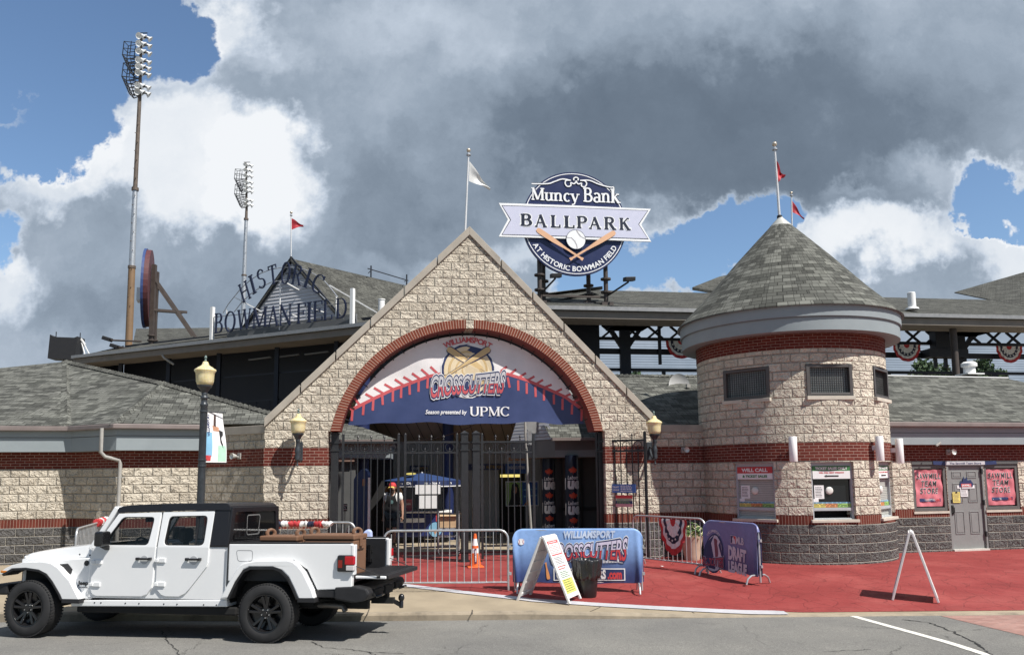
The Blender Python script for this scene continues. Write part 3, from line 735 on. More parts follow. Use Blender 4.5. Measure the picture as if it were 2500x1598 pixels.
def stroke(pts, w_, l=1, mb=None):
    mb = mb or st; fn = onb(l); d = []
    for a, b in zip(pts[:-1], pts[1:]):
        k = max(1, int(math.hypot(b[0]-a[0], b[1]-a[1])/.08)); d += [(a[0]+(b[0]-a[0])*i/k, a[1]+(b[1]-a[1])*i/k) for i in range(k)]
    d.append(pts[-1]); v, f = ribbon(d, lambda dx, dy: w_); mb.add([fn(p[0], p[1], 0) for p in v], f)
xx = [xl+.06+(xr-xl-.12)*i/80 for i in range(81)]
stroke([(x, band_line(x)) for x in xx], .075, 1)
for (a, b) in [((262, 735), (240, 690)), ((325, 690), (285, 640)), ((440, 640), (375, 605)), ((520, 600), (445, 555)), ((610, 570), (530, 525)), ((690, 535), (615, 485)), ((760, 510), (685, 465)), ((830, 490), (755, 437)), ((900, 465), (830, 405)), ((960, 435), (905, 383)),
               ((1480, 420), (1530, 382)), ((1545, 455), (1605, 405)), ((1620, 475), (1685, 435)), ((1690, 500), (1755, 462)), ((1760, 530), (1825, 490)), ((1830, 555), (1895, 530)), ((1910, 600), (1980, 565)), ((1985, 635), (2050, 605)), ((2060, 675), (2120, 650)),
               ((270, 735), (263, 825)), ((362, 690), (355, 778)), ((440, 650), (435, 742)), ((512, 615), (517, 695)), ((600, 575), (598, 668)), ((668, 545), (665, 638)), ((735, 525), (737, 612)), ((810, 500), (808, 588)), ((885, 475), (880, 560)),
               ((1535, 470), (1552, 555)), ((1620, 495), (1622, 580)), ((1690, 515), (1692, 605)), ((1762, 545), (1765, 630)), ((1832, 570), (1832, 660)), ((1912, 610), (1915, 690)), ((1985, 645), (1985, 735)), ((2062, 690), (2060, 772)), ((2140, 735), (2140, 825))]:
    stroke([Bc(*a), Bc(*b)], .056, 2)
st.build('seam_stitching', CLOTHR, bn_)
# club emblem: a slice of log, crossed bats and the name
cxm, czm = Bc(1212, 415); rx, rz = (Bc(1430, 415)[0]-Bc(995, 415)[0])/2, (Bc(1212, 200)[1]-Bc(1212, 640)[1])/2
def disc(mb, fx, fz, l, mb_n=40, jag=0.):
    P = [(cxm+rx*fx*(1+jag*math.sin(i*2.7))*math.cos(2*PI*i/mb_n), czm+rz*fz*(1+jag*math.sin(i*2.7))*math.sin(2*PI*i/mb_n)) for i in range(mb_n)]
    mb.add([onb(l)(a, b, 0) for a, b in P], [tuple(range(mb_n))])
em = MB(); disc(em, 1.03, 1.02, 3, jag=.012); em.build('emblem_outline', WHITEPR, bn_)
em = MB(); disc(em, .985, .98, 4, jag=.012); em.build('emblem_rim', NAVYPR, bn_)
TAN = pm('tan_print', (.56, .41, .20), .6, var=.05); CREAM = pm('cream_print', (.68, .57, .38), .6, var=.05)
for k, (s_, m) in enumerate(((.90, CREAM), (.74, TAN), (.66, CREAM), (.48, TAN), (.42, CREAM), (.24, TAN), (.19, CREAM))):
    em = MB(); disc(em, s_, s_, 5+k*.4); em.build('log_ring', m, bn_)
def bat2d(mb, p0, p1, w0, w1, l, fn):
    x0, z0 = p0; x1, z1 = p1; d = math.hypot(x1-x0, z1-z0); ux, uz = (x1-x0)/d, (z1-z0)/d
    prof = [(0, w0*1.5), (.03, w0*1.6), (.05, w0), (.35, w0*1.05), (.62, w1*.85), (.85, w1), (.96, w1*.95), (1, w1*.55)]
    L = [(x0+ux*d*t-uz*w_/2, z0+uz*d*t+ux*w_/2) for t, w_ in prof]; Q = [(x0+ux*d*t+uz*w_/2, z0+uz*d*t-ux*w_/2) for t, w_ in prof]
    mb.add([fn(a, b, -l) for a, b in L+Q[::-1]], [tuple(range(2*len(prof)))])
for wv, m, l in ((.10, NAVYPR, .021), (.045, TAN, .0245)):
    for a, b in (((1020, 470), (1390, 235)), ((1400, 470), (1045, 235))):
        em = MB(); bat2d(em, Bc(*a), Bc(*b), .03+wv*.35, .11+wv*.9, l+(.0015 if a[0] > 1200 else 0), onb(0)); em.build('bat', m, bn_)
def words(root, name, txt, cx, cz, w_, h_, y, mat, fn=None, bold=.02, shear=0., space=1., ref=None):
    mb = MB(); text(mb, txt, cx, cz, w_, h_, y, bold, shear, fn, 0, space, ref); return mb.build(name, mat, root, recalc=False, weld=False)
def warp_word(root, name, txt, quad, y, mat, bold, ref, fn, shear=.12, dip=0.):
    """word bent into a four-cornered box: quad = (bl, br, tr, tl)"""
    v, f = tmesh(txt, bold, shear, .95); vb, _ = tmesh(txt, ref, shear, .95)
    x0, x1 = min(p[0] for p in vb), max(p[0] for p in vb); z0, z1 = min(p[1] for p in vb), max(p[1] for p in vb)
    V = []
    for p in v:
        s, t_ = (p[0]-x0)/(x1-x0), (p[1]-z0)/(z1-z0)
        bl, br_, tr, tl = quad
        x = (bl[0]*(1-s)+br_[0]*s)*(1-t_)+(tl[0]*(1-s)+tr[0]*s)*t_; z = (bl[1]*(1-s)+br_[1]*s)*(1-t_)+(tl[1]*(1-s)+tr[1]*s)*t_
        e = abs(2*s-1)**2.2
        z += dip*(1-e)*(1-2*t_)*.5
        V.append(fn(x, z, y))
    mb = MB(); mb.add(V, f); return mb.build(name, mat, root, recalc=False, weld=False)
SILVER = pm('silver_print', (.50, .50, .52), .5, var=.04)
quad = (Bc(905, 640), Bc(1500, 600), Bc(1515, 425), Bc(915, 460))
for k, (bold, m) in enumerate(((.10, WHITEPR), (.068, NAVYPR), (.016, CLOTHR))):
    warp_word(bn_, 'club_name', 'CROSSCUTTERS', quad, -.028-.003*k, m, bold, .0, onb(0), dip=.10)
# silver upper half of the letters
v_, f_ = tmesh('CROSSCUTTERS', .022, .12, .95)
q2 = [((a[0]+b[0])/2, (a[1]+b[1])/2) for a, b in ((quad[0], quad[3]), (quad[1], quad[2]))]
def half_word(root, txt, quad, y, mat, bold, ref, fn, dip, cut=.5, shear=.12):
    bm = bmesh.new(); v, f = tmesh(txt, bold, shear, .95); vb, _ = tmesh(txt, ref, shear, .95)
    z0, z1 = min(p[1] for p in vb), max(p[1] for p in vb); x0, x1 = min(p[0] for p in vb), max(p[0] for p in vb)
    vs = [bm.verts.new((p[0], p[1], 0)) for p in v]
    for q_ in f:
        try: bm.faces.new([vs[i] for i in q_])
        except ValueError: pass
    bmesh.ops.bisect_plane(bm, geom=bm.verts[:]+bm.edges[:]+bm.faces[:], plane_co=(0, z0+(z1-z0)*cut, 0), plane_no=(0, -1, 0), clear_outer=True)
    bm.verts.index_update(); V = []
    for p in bm.verts:
        s, t_ = (p.co.x-x0)/(x1-x0), (p.co.y-z0)/(z1-z0); bl, br_, tr, tl = quad
        x = (bl[0]*(1-s)+br_[0]*s)*(1-t_)+(tl[0]*(1-s)+tr[0]*s)*t_; z = (bl[1]*(1-s)+br_[1]*s)*(1-t_)+(tl[1]*(1-s)+tr[1]*s)*t_
        z += dip*(1-abs(2*s-1)**2.2)*(1-2*t_)*.5; V.append(fn(x, z, y))
    mb = MB(); mb.add(V, [[w_.index for w_ in fc.verts] for fc in bm.faces]); bm.free()
    return mb.build('club_name', mat, root, recalc=False, weld=False)
half_word(bn_, 'CROSSCUTTERS', quad, -.037, SILVER, .016, 0., onb(0), .10, .48)
def arch_word(root, name, txt, cx, cz, r, a0, a1, h_, y, mat, fn=None, bold=.02, up=True):
    """letters set one by one round an arc (degrees from vertical)"""
    mb = MB(); ws = []
    for ch in txt:
        if ch == ' ': ws.append(.35); continue
        v, _ = tmesh(ch, bold); ws.append(max(p[0] for p in v)-min(p[0] for p in v)+.10)
    tot = sum(ws); a = a0
    for ch, w_ in zip(txt, ws):
        am = a+(a1-a0)*w_/tot/2; a += (a1-a0)*w_/tot
        if ch == ' ': continue
        v, f = tmesh(ch, bold); x0 = (min(p[0] for p in v)+max(p[0] for p in v))/2; z0, z1 = min(p[1] for p in v), max(p[1] for p in v)
        sc = h_/.72; t_ = R_(am); V = []
        for p in v:
            lx, lz = (p[0]-x0)*sc, p[1]*sc
            if up: x = cx+(r+lz)*math.sin(t_)+lx*math.cos(t_); z = cz+(r+lz)*math.cos(t_)-lx*math.sin(t_)
            else: x = cx+(r-lz)*math.sin(t_)+lx*math.cos(t_); z = cz-(r-lz)*math.cos(t_)+lx*math.sin(t_)
            V.append(fn(x, z, y) if fn else (x, y, z))
        mb.add(V, f)
    return mb.build(name, mat, root, recalc=False, weld=False)
wz = Bc(1215, 186)[1]; arch_word(bn_, 'town_name', 'WILLIAMSPORT', cxm, wz-1.055, 1.055, -31, 31, .135, -.02, CLOTHR, onb(0), .03)
a, b = Bc(865, 758), Bc(1203, 752); words(bn_, 'lettering', 'Season presented by', (a[0]+b[0])/2, (a[1]+b[1])/2-.01, b[0]-a[0], .135, -.02, WHITEPR, onb(0), .022, .22)
a, b = Bc(1228, 750), Bc(1548, 750); vv, ff = serif2d('UPMC', .15, .06); mb = MB(); put2d(mb, vv, ff, (a[0]+b[0])/2, a[1]+.01, b[0]-a[0], .235, -.02, onb(0)); mb.build('lettering', WHITEPR, bn_, recalc=False, weld=False)
a = Bc(1398, 615); words(bn_, 'lettering', 'TM', a[0], a[1], .075, .035, -.02, WHITEPR, onb(0))
hk = MB()
for i in range(26):
    a_ = -ah*.98+2*ah*.98*i/25; hk.bar((AXC+RB*.99*math.sin(a_), YB-.02, AZC+RB*.99*math.cos(a_)), (AXC+(ARI-.01)*math.sin(a_), YB-.02, AZC+(ARI-.01)*math.cos(a_)), .022)
hk.build('tie', BLACKPR, bn_)

# ------------------------------------------------------------------ side wall between gable and tower
wwr = thing('wing_wall', 'short pinkish stone wall with brick band joining the arch to the round tower', 'wall', (3.50, 19.42, 0), R_(9.3))
wall_run(wwr, [(0, 0), (1.9, 0)], .3, 3.06, BLOCKP)
MB().box(-.02, 1.92, -.03, .33, 3.06, 3.245).build('cap', COPING, wwr, bevel=.008)

# ------------------------------------------------------------------ left building
W = [(-16.2, 18.02), (-12.474, 18.99), (-10.80, 19.42), (-9.30, 18.62), (-7.61, 19.30), (-5.60, 17.98)]
lb = thing('shingled_building', 'long low stone building with red brick bands and grey shingle roofs left of the arch', 'building')
wall_run(lb, W[:5], .35, 2.70)
wall_run(lb, W[4:], .3, 3.05)
d_ = Vector((W[5][0]-W[4][0], W[5][1]-W[4][1], 0)).normalized()
cs = atpl(538, 1050, (W[4][0], W[4][1], 0), (d_.y, -d_.x, 0)); cl = (Vector((W[5][0], W[5][1], 0))-Vector((W[4][0], W[4][1], 0))).length
def run(pts, off0, off1, z0, z1, name, m, root, bevel=0.):
    A_, B_ = offset(pts, off0), offset(pts, off1); mb = MB()
    for i in range(len(pts)-1):
        v = [(x, y, z) for z in (z0, z1) for x, y in (A_[i], A_[i+1], B_[i+1], B_[i])]
        fs = [(0, 1, 5, 4), (2, 3, 7, 6), (4, 5, 6, 7), (3, 2, 1, 0)]
        if i == 0: fs.append((3, 0, 4, 7))
        if i == len(pts)-2: fs.append((1, 2, 6, 5))
        mb.add(v, fs)
    return mb.build(name, m, root, bevel=bevel)
run([(W[4][0]+.0, W[4][1]+.0), W[5]], .03, -.33, 3.05, 3.245, 'cap', COPING, lb, .008)
run(W[:5], .27, -.2, 2.7, 3.035, 'frieze', PANEL, lb)
run(W[:5], .255, -.2, 3.035, 3.055, 'frieze_joint', PANELD, lb)
run(W[:5], .28, -.2, 3.055, 3.20, 'fascia', PANEL, lb)
run(W[:5], .42, .275, 3.20, 3.32, 'gutter', GUTTER, lb, .02)
EV = [Vector((x, y, 3.335)) for x, y in offset(W[:5], .37)]
PK = Vector((-14.05, 24.3, 5.72)); RT = Vector((-5.75, 19.6, 3.55)); MID = atpl(400, 935, (-9.0, 21.3, 0), (0.35, -1, 0))
rp = MB()
rp.poly([EV[0], EV[1], EV[2], PK, (-19.2, 22.6, 4.9)])
rp.poly([EV[2], MID, PK]); rp.poly([EV[2], EV[3], MID]); rp.poly([EV[3], EV[4], (-5.95, 18.75, 3.32), RT, MID])
rp.poly([PK, MID, RT, (-6.0, 23, 3.3), (-10, 29, 3.3)]); rp.poly([PK, (-10, 29, 3.3), (-20, 29, 3.3), (-19.2, 22.6, 4.9)])
rp.build('roof', SHG, lb, recalc=False)
def hipcap(a, b, w_=.3, lift=.02):
    a, b = Vector(a), Vector(b); L = (b-a).length; n = int(L/.16); mb = MB(); s = (b-a).cross(Vector((0, 0, 1))).normalized()*w_/2; d = (b-a)/n
    for i in range(n):
        p, q_ = a+d*i, a+d*(i+1.12); up = Vector((0, 0, lift+.012*(1)))
        dn = Vector((0, 0, -.07))
        mb.add([p+s+dn+up*.5, p+up*.6, p-s+dn+up*.5, q_+s+dn+up*1.4, q_+up*1.7, q_-s+dn+up*1.4], [(0, 1, 4, 3), (1, 2, 5, 4), (3, 4, 5), (0, 2, 1)])
    return mb
hc = hipcap(EV[2]+Vector((-.05, 0, .03)), PK); hc.build('hip_cap', SHG, lb); hipcap(MID, PK).build('hip_cap', SHD, lb); hipcap(RT, MID).build('hip_cap', SHD, lb); hipcap(EV[3], MID).build('hip_cap', SHG, lb)
# downspout at the BC corner
x_, y_ = W[3]; dp = [(x_-.34, y_-.36, 3.22), (x_-.34, y_-.36, 2.66), (x_-.26, y_-.30, 2.55), (x_-.02, y_-.12, 2.47), (x_-.0, y_-.10, 2.38), (x_-.0, y_-.10, .1)]
GREYPIPE = pm('pale_grey_pipe', (.33, .32, .30), .5, var=.08)
MB().tube(dp, .043, 10).build('downspout', GREYPIPE, lb, smooth=True)
sp_ = MB()
for z in (2.05, 1.1): sp_.box(x_-.08, x_+.08, y_-.12, y_-.03, z, z+.03)
sp_.build('pipe_strap', GREYPIPE, lb)

# ------------------------------------------------------------------ round ticket tower
TC = Vector((7.055, 19.73, 0)); TR = 2.263
tw = thing('round_tower', 'round stone ticket tower with conical grey shingle roof', 'tower', TC)
NS = 144; dA = 360/NS
LOWW = [(-145.0, -120.0), (-100.0, -75.0), (-55.0, -30.0)]; UPW = [(-150.0, -120.0), (-100.0, -72.5), (-55.0, -27.5)]
WZ0, WZ1, VZ0, VZ1 = .965, 2.262, 3.74, 4.47
def cyl_wall(name, m, zs, r, wins, wz0, wz1, depth=.32):
    mb = MB(); holes = [(round(a/dA), round(b/dA)) for a, b in wins]
    for z0, z1 in zs:
        for k in range(-NS//2, NS//2):
            if z0 >= wz0-1e-6 and z1 <= wz1+1e-6 and any(a <= k < b for a, b in holes): continue
            a0, a1 = R_(k*dA), R_((k+1)*dA)
            mb.add([(r*math.cos(a0), r*math.sin(a0), z0), (r*math.cos(a1), r*math.sin(a1), z0), (r*math.cos(a1), r*math.sin(a1), z1), (r*math.cos(a0), r*math.sin(a0), z1)], [(0, 1, 2, 3)], [[(a0*TR, z0), (a1*TR, z0), (a1*TR, z1), (a0*TR, z1)]])
    zlo, zhi = zs[0][0], zs[-1][1]
    for a, b in holes:
        lo, hi = max(wz0, zlo), min(wz1, zhi)
        if hi <= lo: continue
        for k, s in ((a, 1), (b, -1)):
            t = R_(k*dA); mb.add([(r*math.cos(t), r*math.sin(t), lo), ((r-depth)*math.cos(t), (r-depth)*math.sin(t), lo), ((r-depth)*math.cos(t), (r-depth)*math.sin(t), hi), (r*math.cos(t), r*math.sin(t), hi)], [(0, 1, 2, 3)], [[(0, lo), (depth, lo), (depth, hi), (0, hi)]])
        for zc, on in ((wz0, lo == wz0), (wz1, hi == wz1)):
            if not on: continue
            for k in range(a, b):
                t0, t1 = R_(k*dA), R_((k+1)*dA)
                mb.add([(rr*math.cos(t), rr*math.sin(t), zc) for rr, t in ((r, t0), (r, t1), (r-depth, t1), (r-depth, t0))], [(0, 1, 2, 3)], [[(0, 0), (.1, 0), (.1, .3), (0, .3)]])
    return mb.build(name, m, tw, smooth=True, angle=20)
cyl_wall('base_course', BLOCKD, [(Z0, ZS0)], TR+.022, [], 0, 0)
cyl_wall('soldier_course', SOLD, [(ZS0, WZ0), (WZ0, ZS1)], TR+.006, LOWW, WZ0, WZ1)
cyl_wall('wall', BLOCKP, [(ZS1, WZ1), (WZ1, ZB0)], TR, LOWW, WZ0, WZ1)
cyl_wall('brick_band', BRICK, [(ZB0, ZB1)], TR+.008, [], 0, 0)
cyl_wall('upper_wall', BLOCKP, [(ZB1, VZ0), (VZ0, VZ1), (VZ1, 4.83)], TR, UPW, VZ0, VZ1, .2)
BR2 = masonry('red_brick_upper', .2032, .0677, .0045, (.105, .020, .0145), (.150, .031, .021), (.36, .25, .205), v0=4.83, relief=.004)
cyl_wall('upper_brick_band', BR2, [(4.83, 5.30)], TR+.008, [], 0, 0)
MB().lathe([(TR+.02, 5.19), (2.60, 5.19), (2.62, 5.19), (2.62, 5.50), (2.645, 5.50), (2.66, 5.505), (2.66, 5.765), (2.3, 5.765)], n=96).build('fascia', PANEL, tw, smooth=True, angle=25)
MB().lathe([(2.628, 5.487), (2.6495, 5.487), (2.6495, 5.5), (2.628, 5.5)], n=96).build('fascia_joint', PANELD, tw)
cone = MB()
rings = []
prof = [(2.735, 5.745), (2.73, 5.775), (2.0, 6.52), (1.2, 7.42), (.6, 8.06), (.24, 8.435)]
cone.lathe(prof, n=96, metric=2.2)
co = cone.build('roof', SHG, tw, smooth=True, angle=25)
MB().lathe([(2.735, 5.745), (2.60, 5.765)], n=96).build('roof_edge', PANELD, tw)
MB().lathe([(.285, 8.375), (.275, 8.41), (.06, 8.64), (.05, 8.66), (0, 8.66)], n=32).build('roof_cap', pm('pale_cap_metal', (.46, .46, .43), .45, var=.08), tw, smooth=True)
def chord(phi, r):
    a = R_(phi); er = Vector((math.cos(a), math.sin(a), 0)); et = Vector((-math.sin(a), math.cos(a), 0))
    return lambda x, y, z: er*(r-y)+et*x+Vector((0, 0, z))
WGREY = pm('window_grey_aluminium', (.40, .42, .44), .45, var=.05)
WBRONZE = pm('window_bronze', (.075, .068, .065), .45, var=.1)
SHUT = pm('roller_shutter', (.42, .43, .40), .5, var=.05)
DGLASS = pm('dark_window_glass', (.012, .014, .016), .06, var=0, spec=.6)
SILLM = pm('pale_stone_sill', (.50, .46, .39), .8, var=.1, nscale=5)
for i, (a, b) in enumerate(LOWW):
    ph = (a+b)/2; hw = TR*math.sin(R_((b-a)/2)); rw = TR*math.cos(R_((b-a)/2))-.10; fn = chord(ph, rw)
    wi = bpy.data.objects.new('ticket_window', None); C.objects.link(wi); wi.parent = tw
    def piece(name, m, boxes, bev=0.):
        mb = MB()
        for bx in boxes: o = len(mb.v); mb.box(*bx); xf(mb, o, fn)
        return mb.build(name, m, wi, bevel=bev)
    fw = .055
    piece('frame', WGREY, [(-hw, -hw+fw, -.03, .07, WZ0+.02, WZ1), (hw-fw, hw, -.03, .07, WZ0+.02, WZ1), (-hw+fw, hw-fw, -.03, .07, WZ1-.09, WZ1), (-hw+fw, hw-fw, -.028, .07, 1.175, 1.24), (-hw+fw, hw-fw, -.03, .07, WZ0+.02, WZ0+.05)], .004)
    if i != 1:
        sl_ = []
        z = 1.24
        while z < WZ1-.09: sl_.append((-hw+fw, hw-fw, .028, .045, z, z+.034)); z += .041
        z = WZ0+.05
        while z < 1.17: sl_.append((-hw+fw, hw-fw, .028, .045, z, z+.034)); z += .041
        piece('shutter', SHUT, sl_)
        piece('backing', CHAR, [(-hw+fw, hw-fw, .05, .07, WZ0+.05, WZ1-.09)])
    else:
        piece('pane', DGLASS, [(-hw+fw, hw-fw, .03, .04, 1.24, WZ1-.09)])
        piece('backing', DARK, [(-hw, hw, .30, .32, WZ0+.02, WZ1)])
    o_ = MB(); o_.lathe([(.0, -.012), (.05, -.012), (.075, -.004), (.085, .01), (.085, .03), (0, .03)], n=20, axis='y'); 
    xf(o_, 0, lambda x, y, z: fn(x-.04, y, z+1.62)); o_.build('speak_hole', pm('speaker_disc', (.66, .66, .62), .4, var=.04), wi, smooth=True)
    piece('sill', SILLM, [(-hw-.05, hw+.05, -.16, .06, WZ0-.045, WZ0+.019)], .006)
for i, (a, b) in enumerate(UPW):
    ph = (a+b)/2; hw = TR*math.sin(R_((b-a)/2)); rw = TR*math.cos(R_((b-a)/2))-.0; fn = chord(ph, rw)
    wi = bpy.data.objects.new('upper_window', None); C.objects.link(wi); wi.parent = tw
    def piece(name, m, boxes, bev=0.):
        mb = MB()
        for bx in boxes: o = len(mb.v); mb.box(*bx); xf(mb, o, fn)
        return mb.build(name, m, wi, bevel=bev)
    fw = .075
    piece('frame', WBRONZE, [(-hw, -hw+fw, -.03, .12, VZ0, VZ1), (hw-fw, hw, -.03, .12, VZ0, VZ1), (-hw+fw, hw-fw, -.03, .12, VZ1-fw, VZ1), (-hw+fw, hw-fw, -.03, .12, VZ0, VZ0+fw)], .006)
    piece('pane', pm('wired_glass', (.16, .165, .16), .18, var=.25, nscale=3, spec=.6), [(-hw+fw, hw-fw, .07, .08, VZ0+fw, VZ1-fw)])
    bars = []
    n = 18
    for k in range(1, n): x = -hw+fw+(2*hw-2*fw)*k/n; bars.append((x-.004, x+.004, .055, .062, VZ0+fw, VZ1-fw))
    for k in range(1, 11): z = VZ0+fw+(VZ1-VZ0-2*fw)*k/11; bars.append((-hw+fw, hw-fw, .050, .0548, z-.004, z+.004))
    piece('mesh_guard', BLACKPR, bars)
    piece('sill', SILLM, [(-hw-.02, hw+.02, -.075, .08, VZ0-.085, VZ0-.002)], .006)
# signs on the ticket windows
def win_sign(name, label, i, build):
    a, b = LOWW[i]; ph = (a+b)/2; rw = TR*math.cos(R_((b-a)/2))-.10; f0 = chord(ph, rw)
    t = thing(name, label, 'sign', TC); build(t, lambda x, y, z: f0(x, y, z), lambda x, z, y: f0(x, y, z)); return t
hwi = TR*math.sin(R_(12.5))-.06
def s_will(t, f3, f2):
    mb = MB(); mb.box(-hwi, hwi, -.045, -.035, 2.02, 2.17); xf(mb, 0, f3); mb.build('red_panel', REDPR, t)
    mb = MB(); mb.box(-hwi, hwi, -.045, -.035, 1.885, 2.02); xf(mb, 0, f3); mb.build('white_panel', WHITEPR, t)
    words(t, 'lettering', 'WILL CALL', 0, 2.095, .64, .085, -.049, WHITEPR, f2, .045); words(t, 'lettering', '& TICKET SALES', 0, 1.952, .60, .06, -.049, GREENPR, f2, .045)
win_sign('window_sign', 'red and white sign reading will call over the shuttered ticket window', 0, s_will)
def s_only(i):
    def f(t, f3, f2):
        mb = MB(); mb.box(-hwi, hwi, -.045, -.035, 2.06, 2.17); xf(mb, 0, f3); mb.build('green_panel', GREENPR, t)
        mb = MB(); mb.box(-hwi, hwi, -.045, -.035, 1.885, 2.06); xf(mb, 0, f3); mb.build('white_panel', WHITEPR, t)
        words(t, 'lettering', 'TICKET SALES ONLY', 0, 2.115, .74, .062, -.049, WHITEPR, f2, .045); words(t, 'lettering', 'WILL CALL NEXT WINDOW', 0, 2.022, .58, .034, -.049, REDPR, f2, .04)
        mb = MB(); mb.box(-.12, .16, -.052, -.048, 1.936, 1.962); mb.prism([(-.17, 1.949), (-.115, 1.976), (-.115, 1.922)], -.052, -.048); xf(mb, 0, f3); mb.build('arrow', BLACKPR, t)
    return f
win_sign('window_sign', 'green and white ticket sales only sign with a black arrow over the dark window', 1, s_only(1))
win_sign('window_sign', 'ticket sign nearly edge on over the tower window beside the team store', 2, s_only(2))
def s_notice(t, f3, f2):
    mb = MB(); mb.box(-hwi+.045, -hwi+.265, .018, .024, 1.44, 1.74); xf(mb, 0, f3); mb.build('sheet', WHITEPR, t)
    mb = MB(); scribble(mb, -hwi+.07, -hwi+.24, 1.47, 1.71, 7, .0165, fn=f2, fill=.4); mb.build('lettering', BLACKPR, t, recalc=False)
for i, s in ((0, 'white paper notice on the shuttered will call window'), (1, 'white paper notice on the dark ticket window glass'), (2, 'white paper notice behind the edge on tower window')):
    win_sign('paper_notice', s, i, s_notice)['category'] = 'notice'
def s_strip(t, f3, f2):
    for (a, b, z0, z1, m) in ((-hwi, hwi, 1.335, 1.365, SKYPR), (-hwi, -hwi+.28, 1.25, 1.335, YELLOWPR), (-hwi+.28, -hwi+.56, 1.25, 1.335, ORANGEPR), (-hwi+.56, hwi, 1.25, 1.335, LIMEPR)):
        mb = MB(); mb.box(a, b, .014, .022, z0, z1); xf(mb, 0, f3); mb.build('coloured_panel', m, t)
    mb = MB(); scribble(mb, -hwi+.02, hwi-.02, 1.255, 1.365, 4, .0125, fn=f2, fill=.35); mb.build('lettering', BLACKPR, t, recalc=False)
    mb = MB(); mb.box(-hwi, -hwi+.13, .012, .02, 1.37, 1.44); xf(mb, 0, f3); mb.build('card', WHITEPR, t)
for i, s in ((0, 'coloured price strip along the bottom of the will call window'), (1, 'coloured price strip along the bottom of the dark ticket window'), (2, 'coloured price strip in the edge on tower window')):
    win_sign('price_strip', s, i, s_strip)

# ------------------------------------------------------------------ team store on the right
SA = R_(12.0); SO = Vector((8.2, 19.50, 0))
store = thing('store_building', 'low stone team store building with grey shingle roof right of the tower', 'building', SO, SA)
Us = Vector((math.cos(SA), math.sin(SA), 0)); Nsv = Vector((math.sin(SA), -math.cos(SA), 0))
def Sp(px, py, off=0.):
    p = atpl(px, py, SO+Nsv*off, Nsv); return (p-SO).dot(Us), p.z
xw0, xw1 = Sp(2229, 1190)[0], Sp(2318, 1190)[0]; xd0, xd1 = Sp(2322, 1240)[0], Sp(2403, 1240)[0]; xv0, xv1 = Sp(2403, 1190)[0], Sp(2489, 1190)[0]
xw1 = xd0-.07; xv0 = xd1+.07
LX = 9.5
def holes_wall(name, m, z0, z1, holes, o=0.):
    """front wall between z0 and z1 with rectangular openings (x0,x1,za,zb)"""
    mb = MB(); xs = sorted({0., LX, *[h[0] for h in holes], *[h[1] for h in holes]}); zs = sorted({z0, z1, *[min(max(h[2], z0), z1) for h in holes], *[min(max(h[3], z0), z1) for h in holes]})
    for xa, xb in zip(xs[:-1], xs[1:]):
        for za, zb_ in zip(zs[:-1], zs[1:]):
            if any(h[0]-1e-6 <= xa and xb <= h[1]+1e-6 and h[2]-1e-6 <= za and zb_ <= h[3]+1e-6 for h in holes): continue
            mb.box(xa, xb, -o, .3, za, zb_)
    return mb.build(name, m, store)
ZWT = 2.20; ZWB = 1.02
H = [(xw0, xw1, ZWB, ZWT), (xd0-.06, xd1+.06, -.3, ZWT), (xv0, xv1, ZWB, ZWT)]
holes_wall('base_course', BLOCKD, Z0, ZS0, H, .012); holes_wall('soldier_course', SOLD, ZS0, ZS1, H, .006); holes_wall('wall', BLOCKP, ZS1, ZB0, H); holes_wall('brick_band', BRICK, ZB0, ZB1, H, .006)
MB().box(0, LX, -.26, .3, ZB1, 2.985).build('frieze', PANEL, store)
MB().box(0, LX, -.245, .3, 2.985, 3.005).build('frieze_joint', PANELD, store)
MB().box(0, LX, -.27, .3, 3.005, 3.14).build('fascia', PANEL, store)
MB().box(-.15, LX, -.42, -.265, 3.14, 3.26).build('gutter', GUTTER, store, bevel=.02)
rr = MB(); e0 = 3.275
hx = Sp(2440, 922, -3.6)[0]
rr.poly([(-.2, -.40, e0), (LX+2, -.40, e0), (hx+.2, 3.55, 4.95), (-.2, 3.55, 4.95)])
rr.poly([(hx+.2, 3.55, 4.95), (LX+2, -.40, e0), (LX+4.5, 3.5, e0), (hx+3.2, 6, 4.95)])
rr.poly([(-.2, 3.55, 4.95), (hx+.2, 3.55, 4.95), (hx+3.2, 6, 4.95), (hx+3, 9, 4.9), (-.2, 9, 4.9)])
rr.build('roof', SHG, store, recalc=False)
MB().box(-.2, hx+.25, 3.5, 3.6, 4.952, 4.985).build('ridge_flashing', WHITEP, store)
MB().tube([(.12, -.38, 3.2), (.12, -.38, 2.9), (.10, -.2, 2.8), (.10, -.12, 2.7), (.10, -.12, .05)], .04, 8).build('downspout', GREYPIPE, store, smooth=True)
MB().box(0, LX, .8, .85, 0, 2.9).build('inner_wall', DARK, store)
def store_window(x0, x1):
    wi = bpy.data.objects.new('shop_window', None); C.objects.link(wi); wi.parent = store
    mb = MB(); f_ = .085
    for bx in ((x0, x0+f_, .02, .12, ZWB, ZWT), (x1-f_, x1, .02, .12, ZWB, ZWT), (x0+f_, x1-f_, .02, .12, ZWT-.10, ZWT), (x0+f_, x1-f_, .02, .12, ZWB, ZWB+f_)): mb.box(*bx)
    mb.build('frame', pm('dark_bronze_frame', (.11, .105, .10), .5, var=.08), wi, bevel=.005)
    MB().box(x0+f_, x1-f_, .09, .10, ZWB+f_, ZWT-.1).build('pane', DGLASS, wi)
    MB().box(x0-.03, x1, -.03, .06, ZWB-.06, ZWB-.003).build('sill', SILLM, wi)
store_window(xw0, xw1); store_window(xv0, xv1)
MB().box(xw0, xv1, -.012, .015, ZWT, 2.285).build('lintel', CHAR, store)
